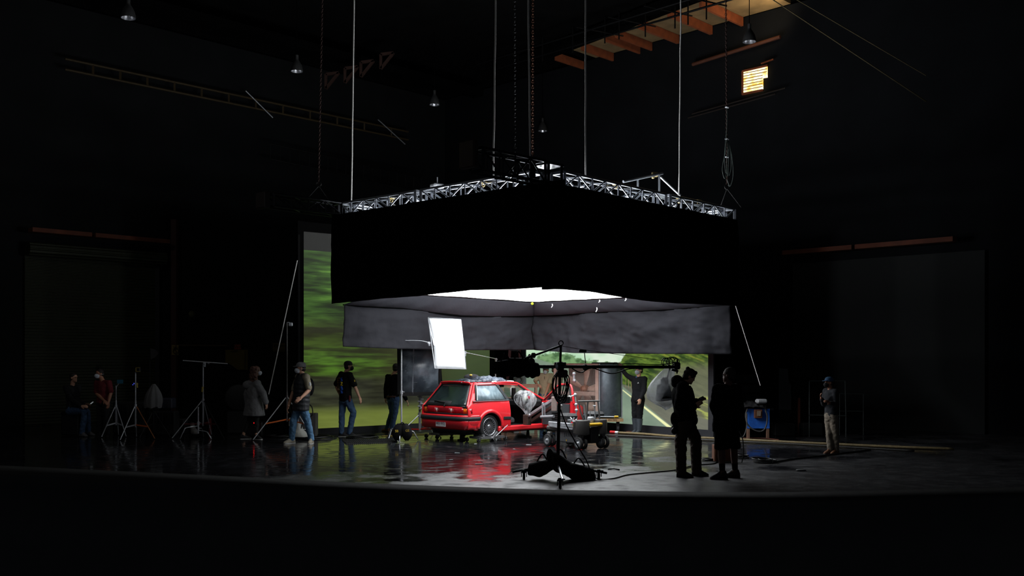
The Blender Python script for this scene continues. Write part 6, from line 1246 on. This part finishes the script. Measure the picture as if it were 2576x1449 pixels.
        o = wr+d*.03*s+wid*.035*s; limb(b, [o, o+d*.03*s+wid*.02*s+inward*.01*s, o+d*.055*s+wid*.022*s+inward*.02*s], [.013, .0105, .0088])
    body = b.build('body', skin, root, remesh=.0085, smooth=3)
    for sx in (-1, 1): MB().ell(hp_(sx*.03, .079, .012), (.012*s, .008*s, .007*s), hax, nu=10, nv=7).build('eye', M_eye, root)
    # clothes
    t = MB(); torso(t, inf, v0=hem, v1=1.04, fl=flare)
    cut = {'short': .62, 'long': 1.0, 'none': 0}[sleeve]
    if cut:
        for q, el, wr, hd in AR:
            if sleeve == 'long': limb(t, [q, q.lerp(el, .5), el, el.lerp(wr, .5), el.lerp(wr, .93)], [.058, .054, .048, .044, .036], e=inf*.8)
            else: limb(t, [q, q.lerp(el, .5), q.lerp(el, .85)], [.058, .056, .055], e=inf*.8)
    tn = 'jacket' if sleeve == 'long' else 'shirt'
    tp = t.build(tn, top, root, remesh=.013, smooth=4, wrinkle=.022)
    if vest:
        t = MB(); torso(t, inf+.02, v0=hem, v1=1.05, caps=False)
        for k in range(7): v = hem+.08+k*.15; c = Hc.lerp(Sc, v); t.loft([ring(v+dv, .165+inf+x, .118+inf+x) for dv, x in ((-.06, .018), (0, .026), (.06, .018))])
        t.build('vest', vest, root, remesh=.012, smooth=2, wrinkle=.012)
    p = MB(); vs = [(-.2, .13, .10), (-.06, .168, .122), (.06, .165, .118), (.16, .155, .112)]
    p.loft([ring(v, a+pinf, c+pinf) for v, a, c in vs])
    for q, kn, an, toe in LG:
        if boots: limb(p, [q, q.lerp(kn, .5), kn, kn.lerp(an, .25)], [.088, .076, .062, .058], e=pinf)
        elif pl == 'long': limb(p, [q, q.lerp(kn, .5), kn, kn.lerp(an, .5), an-V(0, 0, .015)], [.092, .080, .066, .060, .050], e=pinf)
        elif pl == 'leggings': limb(p, [q, q.lerp(kn, .5), kn, kn.lerp(an, .4), kn.lerp(an, .8)], [.086, .074, .056, .056, .040], e=pinf*.5)
        elif pl == 'shorts': p.loft([[c+side*math.cos(a)*r*s+fr*math.sin(a)*r*s for a in [2*PI*k/16 for k in range(16)]] for c, r in ((q+up*.05, .105), (q.lerp(kn, .5), .112), (kn, .108))])
    p.build('shorts' if pl == 'shorts' else 'trousers', pants, root, remesh=.012, smooth=3, wrinkle=.026, wscale=.06)
    for q, kn, an, toe in LG:
        d = (toe-an); d.z *= 1; hz = Vector((d.x, d.y, 0)); L_s = .27*s; u = d.normalized() if abs(d.z) > .2*s and hz.length < .05 else Vector((d.x, d.y, d.z+.075*s)).normalized()
        if toe.z == 0 and an.z < .2: u = Vector((d.x, d.y, 0)).normalized()
        heel = toe-u*L_s; lat = u.cross(V(0, 0, 1)).normalized(); nu_ = lat.cross(u).normalized()
        rings = []; rs2 = []
        for v, wd, h in ((0, .030, .06), (.06, .040, .11), (.22, .043, .135), (.42, .042, .125), (.60, .046, .080), (.85, .045, .048), (.97, .03, .03), (1.0, .014, .02)):
            c = heel+u*L_s*v; rings.append([c+lat*math.cos(a)*wd*s+nu_*(.012*s+max(0, math.sin(a))*h*s*1.0) for a in [2*PI*k/16 for k in range(16)]]); rs2.append([c+lat*math.cos(a)*(wd+.004)*s+nu_*(.014*s if math.sin(a) > 0 else .0) for a in [2*PI*k/16 for k in range(16)]])
        m = MB().loft(rings); m.ell(heel+u*L_s*.25+nu_*.085*s, (.042*s, .05*s, .04*s), (lat, u, nu_))
        if boots: m.cyl(heel+u*L_s*.28+nu_*.07*s, kn.lerp(an, .15), .064*s, .086*s, n=18)
        sh_ = m.build('boot' if boots else 'shoe', shoes, root); MB().loft(rs2).build('sole', M_sole if 'sneaker' in shoes.name or 'slip' in shoes.name else M_rubber, sh_)
    if hat:
        c = MB().loft([[hp_(.088*r*math.cos(a), -.012+.104*r*math.sin(a), z) for a in [2*PI*k/22 for k in range(22)]] for r, z in ((1.0, .035), (1.02, .06), (.96, .09), (.78, .118), (.45, .135), (.06, .14))]); ht = c.build('cap', hat, root)
        MB().loft([[hp_(.062*math.cos(a)*q, .07+.085*max(0, math.sin(a))*q+(.0 if math.sin(a) > 0 else .02*math.sin(a)), .048-.010*max(0, math.sin(a))+o) for a in [2*PI*k/20 for k in range(20)]] for q, o in ((1, 0), (1, .008), (.2, .012))]).build('brim', hat, ht)
    if mask:
        mk = MB().loft([[hp_(x*.9*math.cos(a), .045+y*max(0, math.sin(a))-.03*(math.sin(a) < 0), z) for a in [2*PI*k/18 for k in range(18)]] for x, y, z in ((.03, .060, .005), (.058, .078, -.018), (.064, .084, -.045), (.058, .070, -.075), (.035, .05, -.098))]).build('face_mask', mask, root)
        MB().tube(curve_pts([hp_(.055, .08, -.03), hp_(.082, .0, -.01), hp_(.06, -.08, .0), hp_(0, -.108, .0), hp_(-.06, -.08, .0), hp_(-.082, .0, -.01), hp_(-.055, .08, -.03)], 4), .003*s, 5).build('mask_strap', mask, mk)
    if hair is not None:
        h = MB()
        if hair == 'short': h.ell(hp_(0, -.022, .048), (.083*s, .096*s, .088*s), hax); h.ell(hp_(0, -.045, -.01), (.078*s, .066*s, .07*s), hax); hm = M_hair
        elif hair == 'messy':
            h.ell(hp_(0, -.018, .048), (.088*s, .102*s, .090*s), hax); h.ell(hp_(0, -.045, -.015), (.082*s, .07*s, .08*s), hax); hm = M_hair; rr = random.Random(5)
            for k in range(16): a = rr.uniform(0, 6.28); h.ell(hp_(.062*math.cos(a), -.02+.075*math.sin(a), .05+rr.uniform(-.03, .06)), .032*s)
        else:
            hm = M_curl; rr = random.Random(8); h.ell(hp_(0, -.02, .045), (.09*s, .105*s, .09*s), hax)
            for k in range(120): a = rr.uniform(-.25, 3.4)+PI; z = rr.uniform(-.27, .10); q_ = 1+max(0, .05-z)*1.6; h.ell(hp_((.07+.03*rr.random())*q_*math.cos(a), -.02+(.085+.03*rr.random())*q_*math.sin(a), z), rr.uniform(.022, .040)*s, nu=8, nv=6)
        h.build('hair', hm, root, remesh=.009, smooth=1)
    return root, dict(hp=hp_, AR=AR, LG=LG, Sc=Sc, Hc=Hc, side=side, fr=fr, f=f, up=up, s=s, shirt=tp, hax=hax)
M_coat = mat('grey_coat', (116, 116, 118), .9, bump=.7, bscale=9, bdist=.03); M_legg = mat('black_leggings', (12, 12, 13), .8)
r, k = person('woman with curly hair in a long grey hooded coat and black leggings walking away', 22.95, (634, 1104), (639, 966), (639, 1022), (646, 934), (.8, .6), (.95, .3),
    [[(621, 992, .05), (624, 1016, .1), (626, 1024, .12)], [(661, 988, .0), (669, 1013, -.02), (671, 1022, -.02)]], [[(628, 1058, -.05), (612, 1092, -.12), (620, 1103, -.1)], [(646, 1060, 0), (645, 1093, -.05), (652, 1103, -.1)]],
    M_coat, M_legg, mat('sneaker_black', (26, 26, 28), .7), mask=M_maskw, hair='curly', s=.95, sleeve='long', hem=-.42, inf=.05, flare=.10, pl='leggings', big=1.12)
h = MB(); h.ell(k['Sc']-k['fr']*0+k['f']*-.13+V(0, 0, -.02), (.15, .10, .11)); h.torus(k['Sc']+V(0, 0, .04)-k['f']*.05, V(-.2, -.1, 1), .10, .045, 20, 8); h.build('hood', M_coat, r, remesh=.014, smooth=3)
M_vest = mat('quilted_black_vest', (40, 42, 46), .6, bump=.4, bscale=14); M_tan = mat('khaki_tee', (140, 132, 112), .9, bump=.4, bscale=12)
r, k = person('man in grey cap, black quilted vest and blue jeans striding left', 21.7, (750, 1116), (761, 949), (757, 1020), (756, 927), (-.8, -.6), (-.92, -.4),
    [[(738, 985, -.1), (726, 1020, -.25), (723, 1029, -.28)], [(778, 981, -.05), (758, 1000, -.25), (750, 1006, -.3)]], [[(738, 1059, -.1), (734, 1098, -.0), (713, 1114, -.15)], [(773, 1057, .05), (783, 1094, .1), (775, 1115, -.15)]],
    M_tan, M_jean, mat('olive_sneaker', (128, 122, 108), .8), hat=mat('grey_cap', (128, 128, 132), .85, bump=.3), mask=M_maskw, hair='short', vest=M_vest, hem=-.2, s=1.06, big=1.08)
q = k['AR'][1]; MB().ell(q[0].lerp(q[1], .55)+V(.05, -.05, 0), (.03, .02, .05)).build('sleeve_patch', M_white, r)
bp = MB(); bp.ell(k['Sc'].lerp(k['Hc'], .35)-k['f']*.2, (.09, .12, .2)); bp.build('backpack', M_black, r)
r, k = person('man in black cap and black tee with blue and gold back print walking right', 23.6, (868, 1098), (869, 943), (869, 1002), (877, 922), (.72, .69), (.93, .3),
    [[(845, 969, .05), (855, 993, .15), (860, 1003, .18)], [(893, 972, -.05), (904, 999, -.08), (908, 1010, -.08)]], [[(860, 1041, -.05), (859.5, 1084, -.05), (873, 1098, -.1)], [(889, 1038, 0), (879, 1079, .05), (896, 1094, 0)]],
    M_tee, M_jeand, mat('slip_on_black', (24, 24, 26), .8), hat=mat('black_cap', (14, 14, 16), .85), mask=M_maskb, hair='short', hem=-.12, s=1.0, inf=.026)
bk = k['Hc'].lerp(k['Sc'], .55)-k['f']*.152; sd = k['side']
M_gold = mat('gold_print', (104, 72, 14), .8); M_blp = mat('blue_print', (20, 70, 160), .8)
text_obj('back_print', 'E', M_gold, bk-sd*.07+k['up']*.11, .20, sd, k['shirt'], k['up'], ext=.02); text_obj('back_print', 'E', M_gold, bk-sd*.07-k['up']*.03, .13, sd, k['shirt'], k['up'], ext=.02); text_obj('back_print', 'N', M_gold, bk-sd*.06-k['up']*.14, .09, sd, k['shirt'], k['up'], ext=.02)
for i, (c, z) in enumerate((('S', .14), ('2', .04), ('A', -.06), ('S', -.15))): text_obj('back_print', c, M_blp if i != 1 else M_yl, bk+sd*.055+k['up']*z, .13, sd, k['shirt'], k['up'], ext=.02)
q = k['AR'][1]; MB().ell(q[0].lerp(q[1], .55)+V(.045, -.045, 0), (.03, .02, .045)).build('sleeve_badge', M_yl, k['shirt'])
MB().box(k['Hc']+k['side']*.19+V(0, -.02, .0), (.05, .07, .15), bevel=.015).build('radio_pouch', mat('dark_red_pouch', (80, 22, 26), .6), r)
r, k = person('man in black sweater and jeans half hidden behind the plexiglass panel', 25.0, (985, 1086), (988, 948), (989, 1000), (998, 927), (.6, .8), (.8, .6),
    [[(971, 977, 0), (969.5, 1001, 0), (970.5, 1010, 0)], [(1012, 985, .1), (1022, 1006, .1), (1026, 1013, .1)]], [[(987, 1038, 0), (974, 1066, .1), (969, 1077, .15)], [(994, 1037, 0), (986, 1073, 0), (992, 1084, 0)]],
    mat('black_sweater', (16, 16, 18), .95, spec=.1), M_jeand, mat('brown_boot', (104, 62, 40), .7), hair='short', sleeve='long', hem=-.1)
MB().lathe([(.165, -.02), (.17, 0), (.165, .02)], k['Hc']+V(0, 0, .03), n=24).build('belt', mat('belt_brown', (86, 52, 44), .7), r)
r, k = person('man in black cap and beige polo leaning on the plywood frame behind the car', 26.7, (1371, 1075), (1372.5, 944.5), (1370, 993), (1373, 932), (-.25, -.97), (-.3, -.95),
    [[(1346, 959, -.1), (1352, 967, -.3), (1356, 970, -.35)], [(1382, 965, -.15), (1371, 996, -.35), (1368, 1003, -.38)]], [[(1363, 1033, 0), (1363, 1068, 0), (1361, 1077, -.2)], [(1378, 1033, 0), (1379, 1068, 0), (1379, 1077, -.2)]],
    mat('beige_polo', (172, 154, 124), .9, bump=.5, bscale=9, bdist=.02), M_jeand, M_rubber, hat=mat('dark_cap', (36, 36, 40), .85), mask=M_maskw, hair='short', s=.98, skin=M_skin2)
MB().bar(k['Sc']+k['f']*.15+V(0, 0, -.02), k['Sc']+k['f']*.15+V(0, 0, -.10), .012, .01).build('mask_cord', M_ink, r)
r, k = person('man in olive shirt and dark cap mostly hidden behind the coiled cable', 27.05, (1398, 1073), (1397, 946), (1398, 993), (1396, 931), (.2, -.98), (.5, -.85),
    [[(1388, 968, -.05), (1390, 988, -.1)], [(1409, 968, 0), (1411, 990, 0)]], [[(1391, 1033, 0), (1391, 1066, 0), (1390, 1073, -.2)], [(1404, 1033, 0), (1405, 1066, 0), (1405, 1073, -.2)]],
    mat('olive_shirt', (116, 116, 82), .9), M_jeand, M_rubber, hat=mat('dark_cap', (36, 36, 40), .85), hair='short', s=.95)
M_bjk = mat('black_jacket', (24, 25, 28), .85, spec=.2, bump=.5, bscale=9, bdist=.02)
r, k = person('man in black zip jacket, white mask and rubber boots holding the wind machine', 24.55, (1601, 1090), (1606, 953), (1605, 1002), (1607.5, 932), (-.55, -.83), (-.85, -.5),
    [[(1576, 944, .1), (1562, 924, .3), (1557, 914, .36)], [(1621, 981, -.05), (1611, 1003, -.15), (1608.5, 1013, -.16)]], [[(1597, 1046, -.05), (1600, 1080, 0), (1583, 1089, -.2)], [(1609, 1048, 0), (1608, 1082, 0), (1594, 1090, -.22)]],
    M_bjk, mat('black_work_trousers', (22, 22, 24), .9, spec=.15, bump=.6, bscale=12, bdist=.02), mat('rubber_boot_grey', (62, 68, 74), .45), hat=None, mask=M_maskw, hair='short', sleeve='long', hem=-.15, s=.98, boots=True)
MB().ell(k['hp'](0, -.015, .06), (.088, .104, .075), k['hax']).build('beanie', mat('beanie_black', (12, 12, 13), .95), r)
text_obj('chest_logo', 'A', M_white, k['Sc']+k['f']*.155+k['side']*.07-V(0, 0, .10), .06, k['side'], k['shirt'], ext=.01); MB().ell(k['Sc']+k['f']*.085+V(-.01, 0, .045), (.02, .02, .025)).build('collar_shirt', mat('collar_blue', (70, 92, 140), .8), r)
M_khk = mat('brown_trousers', (62, 48, 38), .9, bump=.6, bscale=9, bdist=.02)
r, k = person('silhouetted man with a tool belt looking down at his phone', 15.72, (1722, 1196), (1716, 975), (1724, 1049), (1735, 948), (.93, -.1), (.95, -.1),
    [[(1708, 1020, -.05), (1746, 1024, -.1), (1757, 1016, -.1)], [(1740, 1018, .1), (1752, 1012, .1), (1762, 1006, .1)]], [[(1712, 1108, 0), (1714, 1174, 0), (1736, 1195, -.05)], [(1750, 1106, 0), (1752, 1178, 0), (1777, 1195, -.05)]],
    mat('black_hood_jacket', (13, 13, 14), .95, spec=.1, bump=.6, bscale=7, bdist=.03), M_khk, mat('black_shoe', (12, 12, 13), .7), hair='messy', sleeve='long', hem=-.12, s=1.0, inf=.045, pitch=-.5, big=1.14, shw=.16, pinf=.03)
h = MB(); h.ell(P(1704, 957, 15.72), (.10, .12, .09)); h.ell(P(1700, 965, 15.72), (.07, .11, .07)); h.ell(P(1714, 966, 15.72), (.13, .13, .06)); h.build('hood', MATS['black_hood_jacket'], r, remesh=.014, smooth=2, wrinkle=.03)
ph = MB().bar(P(1759, 1005, 15.75), P(1771, 999, 15.75), .075, .010, up=(0, -.5, 1), bevel=.003).build('phone', mat('phone_dark', (40, 42, 46), .2), label='thin dark phone held by the silhouetted man with the tool belt', cat='phone')
tb = MB(); tb.lathe([(.18, -.03), (.195, 0), (.18, .03)], k['Hc']+V(0, 0, .02), n=24); tb.build('tool_belt', M_black, r)
for i, (x, y, a, b_, c) in enumerate(((1696, 1054, .06, .06, .11), (1700, 1070, .05, .06, .09), (1695, 1079, .045, .05, .06), (1748, 1057, .05, .06, .08))): MB().ell(P(x, y, 15.65), (a, b_, c)).build('pouch', M_black, r)
pm = MB(); pm.cyl(P(1697, 1088, 15.6), P(1697, 1066, 15.6), .03); pm.ell(P(1696, 1084, 15.58), (.05, .05, .06)); pm.build('radio', M_dkmetal, r)
r, k = person('silhouetted man in black jacket and knee-length shorts watching the set', 15.45, (1822, 1204), (1829, 981), (1826, 1062), (1833, 946), (-.6, .8), (-.82, .57),
    [[(1797, 1022, .0), (1806, 1050, .12), (1812, 1052, .14)], [(1860, 1024, .05), (1852, 1052, .1), (1846, 1056, .12)]], [[(1815, 1130, .05), (1817, 1180, 0), (1777, 1204, -.05)], [(1846, 1128, 0), (1849, 1181, .05), (1827, 1198, .1)]],
    mat('black_soft_jacket', (11, 11, 12), .95, spec=.08, bump=.6, bscale=6, bdist=.03), mat('black_shorts', (10, 10, 11), .95, spec=.08), mat('black_trainer', (12, 12, 13), .7), hair='short', sleeve='long', hem=-.3, s=1.05, inf=.035, pl='shorts', big=1.13, skin=mat('skin_dark', (92, 58, 44), .6), hidden_hands=True)
for q, kn, an, toe in k['LG']: MB().cyl(an+V(0, 0, .02), kn.lerp(an, .65), .046, .05, n=14).build('sock', MATS['black_shorts'], r)
r, k = person('short man in blue cap, dark sweater and khaki trousers standing at the far right', 19.4, (2086, 1142), (2089, 985), (2091, 1046), (2085, 963), (-.9, -.3), (-.97, -.2),
    [[(2073, 1017, -.1), (2067, 1004, -.25), (2065, 998, -.27)], [(2104, 1018, 0), (2088, 1014, -.2), (2078, 1008, -.26)]], [[(2086, 1090, -.05), (2088, 1129, -.05), (2070, 1142, -.15)], [(2102, 1090, .05), (2104, 1128, .1), (2090, 1139, .0)]],
    mat('navy_sweater', (26, 29, 36), .9, bump=.4, bscale=10), mat('khaki_trousers', (122, 112, 98), .9, bump=.5, bscale=12, bdist=.02), mat('tan_boot', (118, 80, 54), .7), hat=mat('blue_cap', (34, 76, 112), .8), mask=M_maskb, hair='short', s=.88, sleeve='long', hem=-.1, skin=M_skin2)
r, k = person('dim figure in a red shirt and pale mask at the far left', 23.6, (258, 1098), (259, 963), (260, 1010), (250, 941), (-.3, -.95), (-.6, -.8),
    [[(243, 990, -.1), (262, 1008, -.3)], [(279, 988, -.05), (273, 1012, -.15), (272, 1020, -.16)]], [[(252, 1050, 0), (252, 1087, 0), (249, 1098, -.2)], [(268, 1050, 0), (270, 1087, 0), (271, 1098, -.2)]],
    mat('dark_red_shirt', (92, 18, 26), .9), mat('black_pants', (14, 14, 16), .9), M_rubber, mask=M_maskw, hair='short', skin=M_skin2)
r, k = person('dim seated figure in jeans holding a small bright device at the far left edge', 23.9, (208, 1092), (182, 975), (184, 1032), (186, 951), (.8, -.5), (.9, -.3),
    [[(178, 1003, -.1), (205, 1022, -.25), (213, 1022, -.28)], [(192, 1005, -.1), (215, 1020, -.2), (222, 1018, -.22)]], [[(214, 1034, -.25), (206, 1082, -.2), (220, 1092, -.3)], [(219, 1036, -.1), (222, 1082, -.05), (236, 1091, -.1)]],
    mat('black_coat', (14, 14, 16), .9), M_jeand, mat('grey_shoe', (100, 100, 102), .7), hair='short', sleeve='long', s=.98, hem=-.1)
M_dev = bpy.data.materials.new('device_glow'); M_dev.use_nodes = True; p = M_dev.node_tree.nodes['Principled BSDF']; p.inputs['Emission Color'].default_value = rgb(190, 200, 205); p.inputs['Emission Strength'].default_value = .25
MB().bar(P(228, 1016, 23.6), P(234, 1011, 23.6), .05, .012).build('handheld_device', M_dev, label='small pale device held by the seated figure at the far left', cat='device')
stl = thing('stool', PZ(184, 24.0, 0), 'black box stool under the seated figure at the far left edge', 'stool'); MB().box(PZ(184, 24.0, .27), (.42, .4, .5), bevel=.02).build('body', M_dkmetal, stl); MB().box(PZ(184, 24.0, .55), (.44, .42, .06), bevel=.02).build('seat', M_black, stl)
